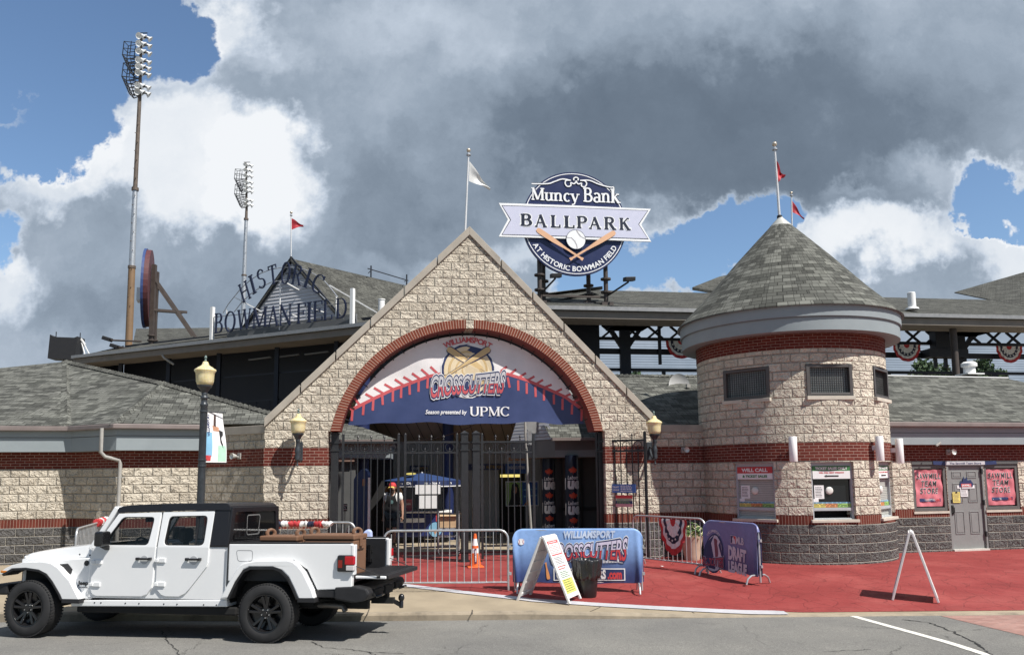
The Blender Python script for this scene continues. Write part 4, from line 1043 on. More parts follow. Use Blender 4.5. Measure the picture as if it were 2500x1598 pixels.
DOORM = pm('grey_painted_door', (.22, .225, .22), .5, var=.05)
dr = bpy.data.objects.new('door', None); C.objects.link(dr); dr.parent = store
mb = MB(); mb.box(xd0-.055, xd0, .0, .14, .02, ZWT); mb.box(xd1, xd1+.055, .0, .14, .02, ZWT); mb.box(xd0, xd1, .0, .14, ZWT-.05, ZWT); mb.build('frame', DOORM, dr)
MB().box(xd0+.004, xd1-.004, .05, .095, .05, ZWT-.055).build('leaf', DOORM, dr)
wdr = xd1-xd0
mb = MB()
for (za, zb_) in ((.42, 1.0), (1.22, 1.72), (1.84, 2.02)):
    for s in (0, 1):
        xa = xd0+.13+s*(wdr/2-.05); xb = xa+wdr/2-.21
        t_ = .022
        for bx in ((xa, xb, za, za+t_), (xa, xb, zb_-t_, zb_), (xa, xa+t_, za+t_, zb_-t_), (xb-t_, xb, za+t_, zb_-t_)): mb.box(bx[0], bx[1], .038, .052, bx[2], bx[3])
        mb.box(xa+.045, xb-.045, .042, .052, za+.045, zb_-.045)
mb.build('panel_moulding', DOORM, dr, bevel=.006)
mb = MB(); mb.box(xd0+.045, xd0+.11, .03, .052, .92, 1.16); mb.box(xd0+.05, xd0+.10, .035, .053, 1.22, 1.30); mb.tube([(xd0+.08, .04, 1.12), (xd0+.08, -.02, 1.10), (xd0+.08, -.02, .98), (xd0+.08, .04, .96)], .012, 8); mb.build('handle', pm('dark_hardware', (.05, .05, .05), .35, .6), dr)
mb = MB()
for z in (.35, 1.15, 1.95): mb.box(xd1-.012, xd1+.03, -.012, .03, z, z+.13)
mb.build('hinge', BLACKPR, dr)
MB().box(xd0-.03, xd1+.03, -.06, .09, .0, .05).build('threshold', pm('pale_threshold', (.55, .53, .48), .6), dr)
# red store posters
REDCL = pm('red_vinyl', (.56, .17, .20), .5, var=.22, nscale=5)
def poster(x0, x1, label):
    t = thing('window_poster', label, 'poster', SO, SA)
    z0, z1 = ZWB+.12, ZWT-.13; a, b = x0+.11, x1-.10
    def wv(x, z): return .05+.010*math.sin(x*23+z*9)+.008*math.sin(z*17+x*5)
    MB().grid(lambda i, j: (a+(b-a)*i, wv(a+(b-a)*i, z0+(z1-z0)*j), z0+(z1-z0)*j), 16, 20).build('vinyl', REDCL, t, smooth=True)
    fn = lambda x, z, y: (x, wv(x, z)+y, z); cx = (a+b)/2; w_ = b-a; h_ = z1-z0
    for tx, f, ww in (('SAWMILL', .82, .88), ('TEAM', .62, .56), ('STORE', .42, .66)):
        words(t, 'lettering_outline', tx, cx, z0+h_*f, w_*ww, h_*.15, -.006, WHITEPR, fn, .045, .12, 1.25, .01)
        words(t, 'lettering', tx, cx, z0+h_*f, w_*ww, h_*.15, -.010, BLACKPR, fn, .006, .12, 1.25, .01)
    mb = MB(); mb.add([fn(p, q_, -.006) for p, q_ in ((cx-w_*.37, z0+h_*.13), (cx+w_*.40, z0+h_*.13), (cx+w_*.40, z0+h_*.215), (cx-w_*.37, z0+h_*.215))], [(0, 1, 2, 3)]); mb.build('name_strip', NAVYPR, t)
    words(t, 'lettering', 'CROSSCUTTERS', cx-w_*.08, z0+h_*.172, w_*.52, h_*.055, -.011, WHITEPR, fn, .03); words(t, 'lettering', '.com', cx+w_*.29, z0+h_*.168, w_*.16, h_*.05, -.011, REDPR, fn, .03)
poster(xw0, xw1, 'red team store poster in the window left of the grey door'); poster(xv0, xv1, 'red team store poster in the window right of the grey door')
t = thing('door_sign', 'small navy and red cut out shop sign mounted high on the grey door', 'sign', SO, SA); cx = (xd0+xd1)/2+.02
zc = 1.72
MB().box(cx-.26, cx+.26, .032, .036, zc-.14, zc-.06).build('backing_strip', WHITEPR, t)
MB().prism([(cx-.2, zc-.06), (cx-.15, zc+.06), (cx-.10, zc+.02), (cx-.06, zc+.17), (cx-.02, zc+.08), (cx+.03, zc+.15), (cx+.06, zc+.06), (cx+.15, zc+.08), (cx+.22, zc-.02), (cx+.2, zc-.10), (cx-.2, zc-.10)], .022, .030).build('blade_shape', NAVYPR, t)
MB().box(cx-.15, cx+.15, .014, .020, zc-.10, zc-.02).build('red_panel', REDPR, t)
words(t, 'lettering', 'SAWMILL', cx, zc-.06, .27, .05, .012, WHITEPR, None, .04)
MB().box(cx-.14, cx+.14, .014, .020, zc-.15, zc-.105).build('grey_panel', SILVER, t)
def paper(label, x0, z0, w_, h_, m, rows):
    t = thing('paper_notice', label, 'notice', SO, SA); MB().box(x0, x0+w_, .030, .0335, z0, z0+h_).build('sheet', m, t)
    mb = MB(); scribble(mb, x0+.02, x0+w_-.02, z0+.02, z0+h_-.02, rows, .0285, fill=.4); mb.build('lettering', pm('grey_print', (.12, .11, .12), .6), t, recalc=False)
    MB().box(x0+w_*.42, x0+w_*.62, .018, .03, z0+h_-.02, z0+h_+.015).build('clip', BLACKPR, t)
paper('yellow paper notice taped beside the grey door handle', xd0+.10, 1.22, .22, .27, YELLOWPR, 7); paper('white paper notice clipped in the middle of the grey door', xd0+.34, 1.37, .22, .28, WHITEPR, 7)
t = thing('door_awning_sign', 'weathered navy and grey name strip above the grey shop door', 'sign', SO, SA)
za = 2.225
MB().prism([(xd0-.46, za-.03), (xd0-.1, za-.05), (xd0-.1, za+.05), (xd0-.46, za+.06)], -.03, -.016).build('left_end', NAVYPR, t)
MB().prism([(xd1+.1, za-.05), (xd1+.46, za-.03), (xd1+.44, za+.06), (xd1+.1, za+.04)], -.03, -.016).build('right_end', NAVYPR, t)
MB().box(xd0-.1, xd1+.1, -.028, -.016, za-.04, za+.05).build('grey_panel', SILVER, t)
words(t, 'lettering', 'The Sawmill Team Store', (xd0+xd1)/2, za, .95, .05, -.031, NAVYPR, None, .02)

# roof behind the wing wall, left of the tower
rl = thing('ticket_office', 'low shingled office roof between the arch and the round tower', 'building', (2.4, 19.75, 0), ALPHA)
MB().box(1.0, 5.0, .3, .5, 0, 3.1).build('wall', BLOCKP, rl)
q_ = MB(); q_.poly([(.5, 0, 3.28), (6.0, 0, 3.28), (6.0, 4.0, 5.05), (.5, 4.0, 5.05)]); q_.poly([(.5, 4.0, 5.05), (6, 4, 5.05), (6, 8, 3.4), (.5, 8, 3.4)]); q_.build('roof', SHG, rl, recalc=False)
hipcap((.5, 4, 5.06), (6, 4, 5.06), .26).build('ridge_cap', SHG, rl)
MB().box(.5, 3.2, -.1, .05, 3.14, 3.27).build('gutter', GUTTER, rl)
# ================================================================== iron gates
GY = .33
zr1, zr2 = Gp(905, 1079, -GY)[1], Gp(905, 1105, -GY)[1]; zst = Gp(970, 1060, -GY)[1]; zpt = Gp(1134, 1053, -GY)[1]
FIN = [(0, -.0), (.012, 0), (.012, .035), (.026, .045), (.012, .06), (.010, .075), (.030, .10), (.018, .125), (.004, .155), (0, .16)]
def gate_leaf(label, o, rz, width, rings=True):
    t = thing('iron_gate', label, 'gate', o, rz, 'iron gate leaves')
    mb = MB()
    for x in (.03, width-.03): mb.box(x-.028, x+.028, -.028, .028, .06, zst); mb.sphere((x, 0, zst), .03, 8, 5)
    for z, h in ((zr1, .045), (zr2, .04), (.36, .045), (.16, .045)): mb.box(.058, width-.058, -.02, .02, z-h/2, z+h/2)
    mb.build('frame', IRON, t)
    n = int((width-.12)/.132/2)*2; sp = (width-.12)/n; pk = MB(); rg = MB()
    for i in range(1, n):
        x = .06+sp*i
        if i % 2 == 0:
            pk.box(x-.011, x+.011, -.011, .011, .38, zr1+.02); f = MB(); f.lathe(FIN, (x, 0, zr1+.02), 8); f.build('finial', IRON, t, smooth=True)
        else:
            pk.box(x-.011, x+.011, -.011, .011, .38, zr2+.03); pk.lathe([(.022, 0), (.012, .03), (.024, .05), (.010, .075), (0, .11)], (x, 0, zr2+.03), 6)
            r = (zr1-zr2-.045)/2; rg.tube([(x+r*math.cos(a*PI/10), 0, (zr1+zr2)/2+r*math.sin(a*PI/10)) for a in range(20)], .009, 5, closed=True)
    pk.build('picket_grille', IRON, t); rg.build('ring_lattice', IRON, t)
    return t
def GL(l, y=GY, z=0.): return GO+Ug*l-Ng*y+Vector((0, 0, z))
xg = [Gp(p, 1150, -GY)[0] for p in (834, 976, 986, 1119, 1174, 1306)]
gate_leaf('closed iron gate leaf nearest the left stone pier, in front of the white fascia', GL(xg[0]), ALPHA, xg[1]-xg[0])
gate_leaf('closed iron gate leaf left of the twin posts, in front of the blue column', GL(xg[2]), ALPHA, xg[3]-xg[2])
gate_leaf('closed iron gate leaf right of the twin posts, in front of the portrait poster', GL(xg[4]), ALPHA, xg[5]-xg[4])
pa, pb = GL(7.86), GL(8.84, -.62); dv = pb-pa
gate_leaf('iron gate leaf swung open outwards against the right stone pier', pa, math.atan2(dv.y, dv.x), dv.length)
def gate_post(label, px, w_=.17):
    x = Gp(px, 1150, -GY)[0]; t = thing('gate_post', label, 'post', GL(x), ALPHA, 'square iron gate posts'); h = w_/2
    MB().box(-h, h, -h, h, -.05, zpt-.06).build('post', IRON, t, bevel=.006)
    mb = MB(); mb.box(-h-.015, h+.015, -h-.015, h+.015, zpt-.06, zpt-.03); mb.add([(-h, -h, zpt-.03), (h, -h, zpt-.03), (h, h, zpt-.03), (-h, h, zpt-.03), (0, 0, zpt+.03)], [(0, 1, 4), (1, 2, 4), (2, 3, 4), (3, 0, 4), (3, 2, 1, 0)]); mb.build('cap', IRON, t)
    for z in (zr1-.01, zr2+.06, .25):
        m2 = MB(); m2.box(-h-.02, h+.02, -h-.02, h+.02, z-.018, z+.018); m2.box(-h-.06, h+.06, -.02, .02, z-.012, z+.012); m2.build('collar', IRON, t)
    MB().box(-h-.05, h+.05, -h-.05, h+.05, -.05, .02).build('foot_plate', IRON, t)
gate_post('thick iron gate post against the left stone pier', 817); gate_post('left one of the twin iron gate posts under the middle of the arch', 1134); gate_post('right one of the twin iron gate posts under the middle of the arch', 1162); gate_post('thick iron gate post against the right stone pier', 1468)
# signs on the open leaf
ga = math.atan2(dv.y, dv.x); gu = dv.normalized()
def leaf_sign(label, l0, l1, z0, z1, bands, texts):
    t = thing('gate_sign', label, 'sign', pa, ga)
    for k, (a, b, m) in enumerate(bands): MB().box(l0, l1, -.032, -.022, z0+(z1-z0)*a, z0+(z1-z0)*b).build('panel', m, t)
    for tx, cx, cz, w_, h_, m in texts: words(t, 'lettering', tx, l0+(l1-l0)*cx, z0+(z1-z0)*cz, (l1-l0)*w_, (z1-z0)*h_, -.036, m, None, .03)
    return t
gn = Vector((gu.y, -gu.x, 0))
def Lp(px, py): p = atpl(px, py, pa, gn); return (p-pa).dot(gu), p.z
a, b = Lp(1496, 1202), Lp(1553, 1181)
t = leaf_sign('blue notice board wired to the open iron gate leaf', a[0], b[0], a[1], b[1], [(0, 1, BLUEPR)], [('DRAFT', .18, .66, .26, .2, WHITEPR), ('LEAGUE', .18, .34, .26, .2, WHITEPR)])
mb = MB(); scribble(mb, a[0]+(b[0]-a[0])*.37, a[0]+(b[0]-a[0])*.95, a[1]+.02, b[1]-.02, 4, -.036, fill=.45); mb.build('small_print', WHITEPR, t, recalc=False)
a, b = Lp(1505, 1236), Lp(1545, 1208)
t = leaf_sign('red, white and navy policy notice wired to the open gate leaf below the blue board', a[0], b[0], a[1], b[1], [(.72, 1, REDPR), (.52, .72, pm('pale_green_print', (.42, .42, .34), .6)), (.26, .52, NAVYPR), (0, .26, pm('pink_print', (.55, .27, .30), .6))], [('CONDUCT POLICY', .5, .62, .85, .11, GREENPR)])
mb = MB(); scribble(mb, a[0]+.04, b[0]-.04, a[1]+(b[1]-a[1])*.30, a[1]+(b[1]-a[1])*.5, 2, -.036, fill=.4); mb.build('small_print', LIMEPR, t, recalc=False)

# ================================================================== lamps
def lampglass():
    m, t, b = newmat('amber_ribbed_glass')
    oc = t.new('ShaderNodeTexCoord').outputs['Object']
    b.inputs['Base Color'].default_value = (.72, .58, .26, 1); b.inputs['Roughness'].default_value = .32
    b.inputs['Subsurface Weight'].default_value = .6; b.inputs['Subsurface Radius'].default_value = (.12, .10, .05); b.inputs['Subsurface Scale'].default_value = .5
    sp = t.new('ShaderNodeSeparateXYZ'); t.put(sp.inputs[0], oc)
    ang = t.math('ARCTAN2', sp.outputs[1], sp.outputs[0]); s = t.math('SINE', t.math('MULTIPLY', ang, 40.))
    bn = t.new('ShaderNodeBump'); bn.inputs['Strength'].default_value = .35; bn.inputs['Distance'].default_value = .004
    t.put(bn.inputs['Height'], s); t.l.new(bn.outputs[0], b.inputs['Normal'])
    c = t.mix(t.maprange(t.noise(oc, 5., 5), .3, .7), (.58, .48, .25, 1), (.72, .64, .40, 1)); t.put(b.inputs['Base Color'], c)
    return m
LGLASS = lampglass()
LIRON = pm('blue_grey_lamp_iron', (.045, .052, .06), .42, .25, var=.2, nscale=12)
VERD = pm('verdigris_finial', (.12, .17, .16), .6, var=.25, nscale=30)
def globe(t, z, k=1., c=(0, 0)):
    pr = [(.105, 0), (.15, .03), (.172, .09), (.178, .20), (.185, .265), (.212, .305), (.216, .325), (.20, .345), (.17, .36), (.145, .385), (.115, .40), (.075, .43), (.06, .47), (.048, .50), (0, .515)]
    MB().lathe([(r*k, h*k) for r, h in pr], (*c, z), 32).build('globe', LGLASS, t, smooth=True, angle=60)
    MB().lathe([(.02*k, 0), (.028*k, .02*k), (.014*k, .05*k), (.03*k, .075*k), (.022*k, .11*k), (0, .135*k)], (*c, z+.505*k), 10).build('finial', VERD, t, smooth=True)
    MB().lathe([(.05*k, -.20*k), (.06*k, -.16*k), (.055*k, -.14*k), (.075*k, -.10*k), (.105*k, -.05*k), (.14*k, -.02*k), (.145*k, 0), (.145*k, .012*k), (.10*k, .014*k)], (*c, z), 24).build('holder', LIRON, t, smooth=True)
lt = thing('street_lamp', 'tall fluted street lamp with amber glass globe and a player banner behind the white pickup', 'street lamp', (-6.28, 15.8, -.02), 0)
zg = 3.92
globe(lt, zg, 1.0)
MB().lathe([(.20, 0), (.20, .08), (.16, .12), (.15, .5), (.11, .62), (.085, .7), (.075, .8), (.068, zg-.42), (.080, zg-.40), (.080, zg-.37), (.062, zg-.35), (.058, zg-.27), (.078, zg-.25), (.075, zg-.22), (.05, zg-.19)], n=24).build('post', LIRON, lt, smooth=True, angle=50)
mb = MB()
for k in range(14): a = 2*PI*k/14; mb.bar((.070*math.cos(a), .070*math.sin(a), .85), (.063*math.cos(a), .063*math.sin(a), zg-.45), .012)
mb.build('fluted_ribs', LIRON, lt)
mb = MB()
for z in (2.30, 2.42, 3.40): mb.lathe([(.07, -.02), (.085, -.012), (.085, .012), (.07, .02)], (0, 0, z), 16)
mb.tube([(0, 0, 3.40), (.30, .40, 3.41)], .012, 6); mb.tube([(0, 0, 2.36), (.36, .34, 2.36)], .012, 6); mb.build('banner_arm', LIRON, lt)
bt = thing('lamp_banner', 'narrow twisted vinyl banner with a ball player hanging from the street lamp', 'banner', (-6.28, 15.8, -.02), 0)
def lb_pt(u, v, off=0.):
    top = Vector((.055+.17*u, .02+.45*u, 3.39)); bot = Vector((.04+.33*u, .0+.33*u, 2.37)); p = bot+(top-bot)*v
    return p+Vector((.02*math.sin(v*5), -.03*math.sin(u*PI)*(1-v*.5)-off, 0))
def lpatch(name, m, pts, off): mb = MB(); mb.add([lb_pt(u, v, off) for u, v in pts], [tuple(range(len(pts)))]); return mb.build(name, m, bt)
MB().grid(lambda u, v: lb_pt(u, v), 10, 20).build('vinyl', WHITEPR, bt, smooth=True)
SKINP = pm('skin_print', (.45, .24, .15), .6); BRNP = pm('dark_brown_print', (.06, .035, .03), .6)
def lgrid(name, m, u0, u1, v0, v1, off): MB().grid(lambda a, b: lb_pt(u0+(u1-u0)*a, v0+(v1-v0)*b, off), 4, 8).build(name, m, bt)
lgrid('blue_field', BLUEPR if 0 else SKYPR, .0, .34, .12, .60, .004); lgrid('green_field', pm('mint_print', (.36, .58, .45), .6), .62, .98, .02, .34, .004)
lpatch('bat_shape', BRNP, [(.50, .97), (.62, .95), (.58, .70), (.44, .70)], .006); lpatch('arm_shape', SKINP, [(.40, .74), (.74, .71), (.72, .62), (.42, .63)], .008)
lpatch('jersey_shape', BLACKPR, [(.72, .66), (.92, .62), (.86, .28), (.74, .40)], .007); lpatch('emblem', REDPR, [(.04, .03), (.30, .03), (.30, .14), (.04, .14)], .006)
mb = MB(); text(mb, 'WILLIAMSPORT', 0, 0, .9, .22, 0, .03); mb.v = [tuple(lb_pt(.16-p[2]*.7+.0, .74+p[0]*.5, .006)) for p in mb.v]; mb.build('lettering', NAVYPR, bt, recalc=False)
def wall_lantern(label, px, py):
    off = .40; l, z = Gp(px, py, off)
    t = thing('wall_lantern', label, 'lantern', GL(l, -off), ALPHA, 'amber globe lanterns on the arch piers')
    globe(t, z-.20, .90)
    zb_ = z-.20-.18
    MB().lathe([(.012, -.55), (.03, -.52), (.012, -.47), (.02, -.42), (.05, -.40), (.062, -.33), (.05, -.27), (.066, -.2), (.05, -.12), (.04, -.05), (.055, 0)], (0, 0, zb_), 16).build('stem', LIRON, t, smooth=True)
    mb = MB(); mb.tube([(0, 0, zb_-.30), (0, .14, zb_-.40), (0, .28, zb_-.30), (0, off-.03, zb_-.18)], .028, 8); mb.tube([(0, 0, zb_-.1), (0, .2, zb_-.14), (0, off-.03, zb_-.1)], .02, 8); mb.build('bracket', LIRON, t, smooth=True)
    MB().box(-.07, .07, off-.03, off-.002, zb_-.42, zb_+.02).build('back_plate', LIRON, t, bevel=.01)
wall_lantern('amber globe wall lantern on the left stone pier', 728, 1037); wall_lantern('amber globe wall lantern on the right stone pier beside the tower', 1597, 1040)
def sconce(label, fn, z0, z1):
    t = thing('wall_sconce', label, 'wall light', TC, 0, 'white cylinder lights round the tower')
    prof = [(.0, z0), (.082, z0), (.088, z0+.01), (.088, z1-.01), (.082, z1), (0, z1)]
    mb = MB(); mb.lathe(prof, (0, -.17, 0), 24); xf(mb, 0, fn); mb.build('shade', pm('white_sconce', (.80, .80, .80), .4, var=.03), t, smooth=True)
    mb = MB(); mb.box(-.04, .04, -.10, .02, (z0+z1)/2-.03, (z0+z1)/2+.07); xf(mb, 0, fn); mb.build('bracket', WHITEP, t)
sconce('white cylinder wall light between the two ticket windows', chord(-109.0, TR), 2.27, 2.83); sconce('white cylinder wall light right of the dark ticket window', chord(-59.5, TR), 2.27, 2.83); sconce('white cylinder wall light beside the store wall, rightmost on the tower', chord(-33., TR+.02), 2.22, 2.80)
def sec_light(label, p, rz, r=.07):
    t = thing('security_light', label, 'floodlight', p, rz, 'small security floodlights')
    MB().box(-.06, .06, -.03, 0, -.07, .07).build('back_plate', GREYPIPE, t, bevel=.008)
    MB().tube([(0, -.03, -.02), (0, -.10, -.01)], .018, 8).build('arm', GREYPIPE, t)
    MB().lathe([(0, 0), (r*.55, .01), (r, .10), (r, .13), (r*.9, .12), (0, .10)], (0, -.10, 0), 16, axis='y').build('lamp', pm('clear_lamp', (.55, .55, .52), .25, .2, var=.1), t, smooth=True)
    for ch in t.children:
        if ch.name.startswith('lamp'): ch.scale.y = -1; ch.location.y = -.2
DQ = Vector((W[5][0]-W[4][0], W[5][1]-W[4][1], 0)).normalized(); DN = Vector((DQ.y, -DQ.x, 0))
p = atpl(586, 1113, (W[4][0], W[4][1], 0), DN)+DN*.01; sec_light('small floodlight on the shaded brick band left of the arch', p, math.atan2(DQ.y, DQ.x))
p = atpl(1668, 1098, (3.5, 19.42, 0), (math.sin(R_(9.3)), -math.cos(R_(9.3)), 0)); sec_light('small floodlight on the brick band between arch and tower', p+Vector((.001, -.012, 0)), R_(9.3))
p = atpl(2313, 1103, SO, Nsv)+Nsv*.01; sec_light('small floodlight on the brick band above the grey shop door', p, SA)
p = atpl(2283, 1086, SO+Nsv*.27, Nsv); t = thing('security_camera', 'tiny camera fixed to the grey frieze above the team store', 'camera', p, SA)
MB().tube([(0, 0, 0), (0, -.08, .02)], .015, 8).build('arm', BLACKPR, t); MB().bar((-.06, -.10, -.02), (.08, -.10, .06), .05).build('body', GREYPIPE, t, bevel=.01)
# satellite dish
p = atpl(1657, 941, (2.4, 23.0, 0), (.15, -1, 0)); t = thing('satellite_dish', 'pale satellite dish on the office roof beside the tower', 'dish', p, R_(20))
MB().lathe([(0, .10), (.14, .085), (.27, .03), (.36, -.03), (.365, -.035), (.27, .02), (0, .09)], (0, 0, 0), 28, axis='y').build('bowl', pm('dish_grey', (.55, .55, .55), .4, var=.06), t, smooth=True)
mb = MB(); mb.tube([(0, .1, 0), (0, .1, -.75)], .025, 8); mb.tube([(0, .05, -.34), (.05, -.4, -.05)], .012, 6); mb.box(0, .12, -.46, -.38, -.10, .0); mb.build('mount', GREYPIPE, t)

# ================================================================== barricades
BARM = pm('barricade_steel', (.50, .51, .52), .36, .6, var=.14, nscale=9)
def barricade(label, P0, P1, feet=True, name='barricade', group='steel crowd barricades', h=1.10):
    P0, P1 = Vector(P0), Vector(P1); d = P1-P0; Lb = d.xy.length; z0 = zplaza(*((P0+P1)/2).xy)
    t = thing(name, label, 'barricade', (P0.x, P0.y, z0), math.atan2(d.y, d.x), group)
    r = .16; R0_ = .021
    path = [(0, 0, .03)]+[(0, 0, .5), (0, 0, h-r)]+[(r-r*math.cos(a*PI/12), 0, h-r+r*math.sin(a*PI/12)) for a in range(1, 7)]+[(Lb-r+r*math.sin(a*PI/12), 0, h-r+r*math.cos(a*PI/12)) for a in range(0, 7)]+[(Lb, 0, .5), (Lb, 0, .03)]
    mb = MB(); mb.tube(path, R0_, 10); mb.tube([(0, 0, .17), (Lb, 0, .17)], .018, 8); mb.build('frame', BARM, t, smooth=True)
    n = int(Lb/.128); mb = MB()
    for i in range(1, n): mb.tube([(Lb*i/n, 0, .17), (Lb*i/n, 0, h-.02 if r < Lb*i/n < Lb-r else h-.06)], .0085, 6)
    mb.build('bar_grille', BARM, t, smooth=True)
    if feet:
        for x in (.06, Lb-.06):
            mb = MB(); mb.tube([(x, -.30, .0), (x, -.26, .10), (x, -.17, .155), (x, 0, .165), (x, .17, .155), (x, .26, .10), (x, .30, .0)], .018, 8); mb.build('foot', BARM, t, smooth=True)
    for z in (.30, .78): MB().box(Lb+.015, Lb+.06, -.02, .02, z, z+.05).build('hook', BARM, t)
    return t
def TP(px, py, h=1.08, dz=0.):
    z = h
    for _ in range(6): p = atz(px, py, z); z = h+zplaza(p.x, p.y)
    return Vector((p.x, p.y, 0))
barricade('bare steel barricade behind the open tailgate, in front of the gates', (-2.36, 14.42), (-.10, 14.36), False)
bd1 = barricade('steel barricade under the big blue ball club cover', (.02, 14.46), (2.30, 14.30), True)
bd3 = barricade('bare steel barricade hung with a patriotic fan beside the flower pot', (2.72, 17.92), (3.95, 16.26), True)
bd2 = barricade('steel barricade under the faded blue league cover beside the tower', (3.97, 16.22), (4.64, 14.96), True)
barricade('steel barricade seen over the brown crates behind the truck bed', (-5.75, 16.6), (-3.25, 16.2), False)
barricade('steel barricade wrapped in red and white cloth beyond the truck hood', (-8.28, 14.95), (-9.25, 17.9), False)
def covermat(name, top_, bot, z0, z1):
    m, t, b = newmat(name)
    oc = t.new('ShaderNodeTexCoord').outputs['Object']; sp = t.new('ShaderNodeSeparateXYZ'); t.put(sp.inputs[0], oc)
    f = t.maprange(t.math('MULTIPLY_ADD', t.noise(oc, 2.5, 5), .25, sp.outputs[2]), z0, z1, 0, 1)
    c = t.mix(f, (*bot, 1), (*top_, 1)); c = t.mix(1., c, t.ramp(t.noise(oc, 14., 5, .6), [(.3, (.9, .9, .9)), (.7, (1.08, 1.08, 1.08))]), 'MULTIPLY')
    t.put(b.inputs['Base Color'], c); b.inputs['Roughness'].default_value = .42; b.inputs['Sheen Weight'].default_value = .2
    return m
def cover(name, label, bar, mat, Lb, h=1.10, dz=0.):
    t = thing(name, label, 'cover', bar.location, bar.rotation_euler.z, 'printed covers over the barricades')
    r = .19
    def edge(x): # height of the sheet's top at x
        e = min(x+.03, Lb+.03-x); return h+.028-(0 if e >= r else (r-math.sqrt(max(0., r*r-(r-e)**2)))*.85)
    def wav(x, z):
        e = max(0, 1-min(x+.05, Lb+.05-x)/.28); s = 1-.55*max(0, z-.3)/.8
        return -.030-.012*math.sin(x*6.3+z*1.7)-.075*e*e*s*(.7+.5*math.sin(x*34+z*2.2))-.018*(1-z)*math.sin(x*11.+1)
    def low(x): return .165+.020*math.sin(x*2.9+.6)+.013*math.sin(x*8.)
    def fr(a, b):
        x = -.04+(Lb+.08)*a; zt = edge(x); zb_ = low(x); s = b*1.0
        z = zb_+(zt-zb_)*min(1., s*1.04); y = wav(x, z)
        if s > .962: k = (s-.962)/.038; y = y*(1-k); 
        # the sheet is drawn in towards the uprights at both ends
        xe = x; m = .5-abs(a-.5)
        if m < .06: xe += (1 if a < .5 else -1)*.05*(1-m/.06)*(1-(z/h))*1.0
        return (xe, y, z)
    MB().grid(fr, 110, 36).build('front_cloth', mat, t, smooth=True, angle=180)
    MB().grid(lambda a, b: (-.04+(Lb+.08)*a, .004+(.03+.012*math.sin(a*23))*min(1, (1-b)*8), low(-.04+(Lb+.08)*a)+(edge(-.04+(Lb+.08)*a)-low(-.04+(Lb+.08)*a))*b), 60, 14).build('back_cloth', mat, t, smooth=True, angle=180)
    return t, (lambda l: (lambda x, z, y: (x, wav(x, z)-l, z)))
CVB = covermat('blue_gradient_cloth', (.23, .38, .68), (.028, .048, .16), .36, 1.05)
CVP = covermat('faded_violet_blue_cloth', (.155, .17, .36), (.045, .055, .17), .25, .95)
L1 = 2.285
t, on1 = cover('barricade_cover', 'big blue ball club cover draped over the barricade behind the trash can', bd1, CVB, L1)
o1 = Vector(bd1.location); u1 = Vector((math.cos(bd1.rotation_euler.z), math.sin(bd1.rotation_euler.z), 0)); n1 = Vector((u1.y, -u1.x, 0))
def C1(cx_, cy_):
    p = atpl(1200+cx_/3.44, 1250+cy_/3.44, o1+n1*.04, n1); return (p-o1).dot(u1), p.z-o1.z
a, b = C1(605, 188), C1(1040, 180); words(t, 'town_name', 'WILLIAMSPORT', (a[0]+b[0])/2, (a[1]+b[1])/2, b[0]-a[0], .135, 0, pm('pale_blue_print', (.52, .60, .74), .5, var=.04), on1(.012), .05, .16, 1.08)
qd = (C1(500, 425), C1(1130, 405), C1(1140, 215), C1(500, 262))
for k, (bold, m) in enumerate(((.10, WHITEPR), (.07, NAVYPR), (.016, REDPR))): warp_word(t, 'club_name', 'CROSSCUTTERS', qd, 0, m, bold, 0., on1(.014+.004*k), dip=.10)
half_word(t, 'CROSSCUTTERS', qd, 0, pm('lilac_print', (.60, .55, .68), .5, var=.04), .016, 0., on1(.026), .10, .52)
mb = MB()
for i in range(16):
    x = C1(880+i*12.5, 0)[0]; z = C1(0, 415-i*.7)[1]-.03; mb.add([on1(.016)(a_, c_, 0) for a_, c_ in ((x-.008, z), (x+.008, z), (x+.008, z+.055), (x-.008, z+.055))], [(0, 1, 2, 3)])
mb.build('saw_teeth', WHITEPR, t)
def cbox(q0, q1, l, m, nm, mb_n=10):
    MB().grid(lambda a, b: on1(l)(q0[0]+(q1[0]-q0[0])*a, q0[1]+(q1[1]-q0[1])*b, 0), 24, 2).build(nm, m, t)
q0, q1 = C1(522, 572), C1(1122, 468)
cbox(q0, q1, .012, WHITEPR, 'strip_border'); cbox((q0[0]+.02, q0[1]+.02), (q1[0]-.02, q1[1]-.02), .015, NAVYPR, 'name_strip')
a, b = C1(545, 520), C1(960, 520); words(t, 'lettering', 'CROSSCUTTERS', (a[0]+b[0])/2, (a[1]+b[1])/2, b[0]-a[0], .17, 0, WHITEPR, on1(.019), .05)
a, b = C1(975, 532), C1(1095, 530); words(t, 'lettering', '.com', (a[0]+b[0])/2, (a[1]+b[1])/2, b[0]-a[0], .125, 0, REDPR, on1(.019), .05)
a = C1(250, 245); mb = MB(); mb.add([on1(.012)(a[0]+.058*math.cos(i*PI/10), a[1]+.058*math.sin(i*PI/10), 0) for i in range(20)], [tuple(range(20))]); mb.build('baseball_print', WHITEPR, t)
mb = MB()
for s in (-1, 1):
    v, f = ribbon([(a[0]+s*(.075-.045*math.cos(k*.2)), a[1]+.05*math.sin(k*.2)) for k in range(-5, 6)], lambda dx, dy: .008); mb.add([on1(.014)(p[0], p[1], 0) for p in v], f)
mb.build('baseball_seam', REDPR, t)
mb = MB(); bat2d(mb, C1(455, 420), C1(480, 560), .025, .06, 0, on1(.013)); mb.build('bat_print', ORANGEPR, t)
L2 = (Vector((4.64, 14.96))-Vector((3.97, 16.22))).length
t, on2 = cover('barricade_cover', 'faded violet blue draft league cover on the barricade by the tower', bd2, CVP, L2)
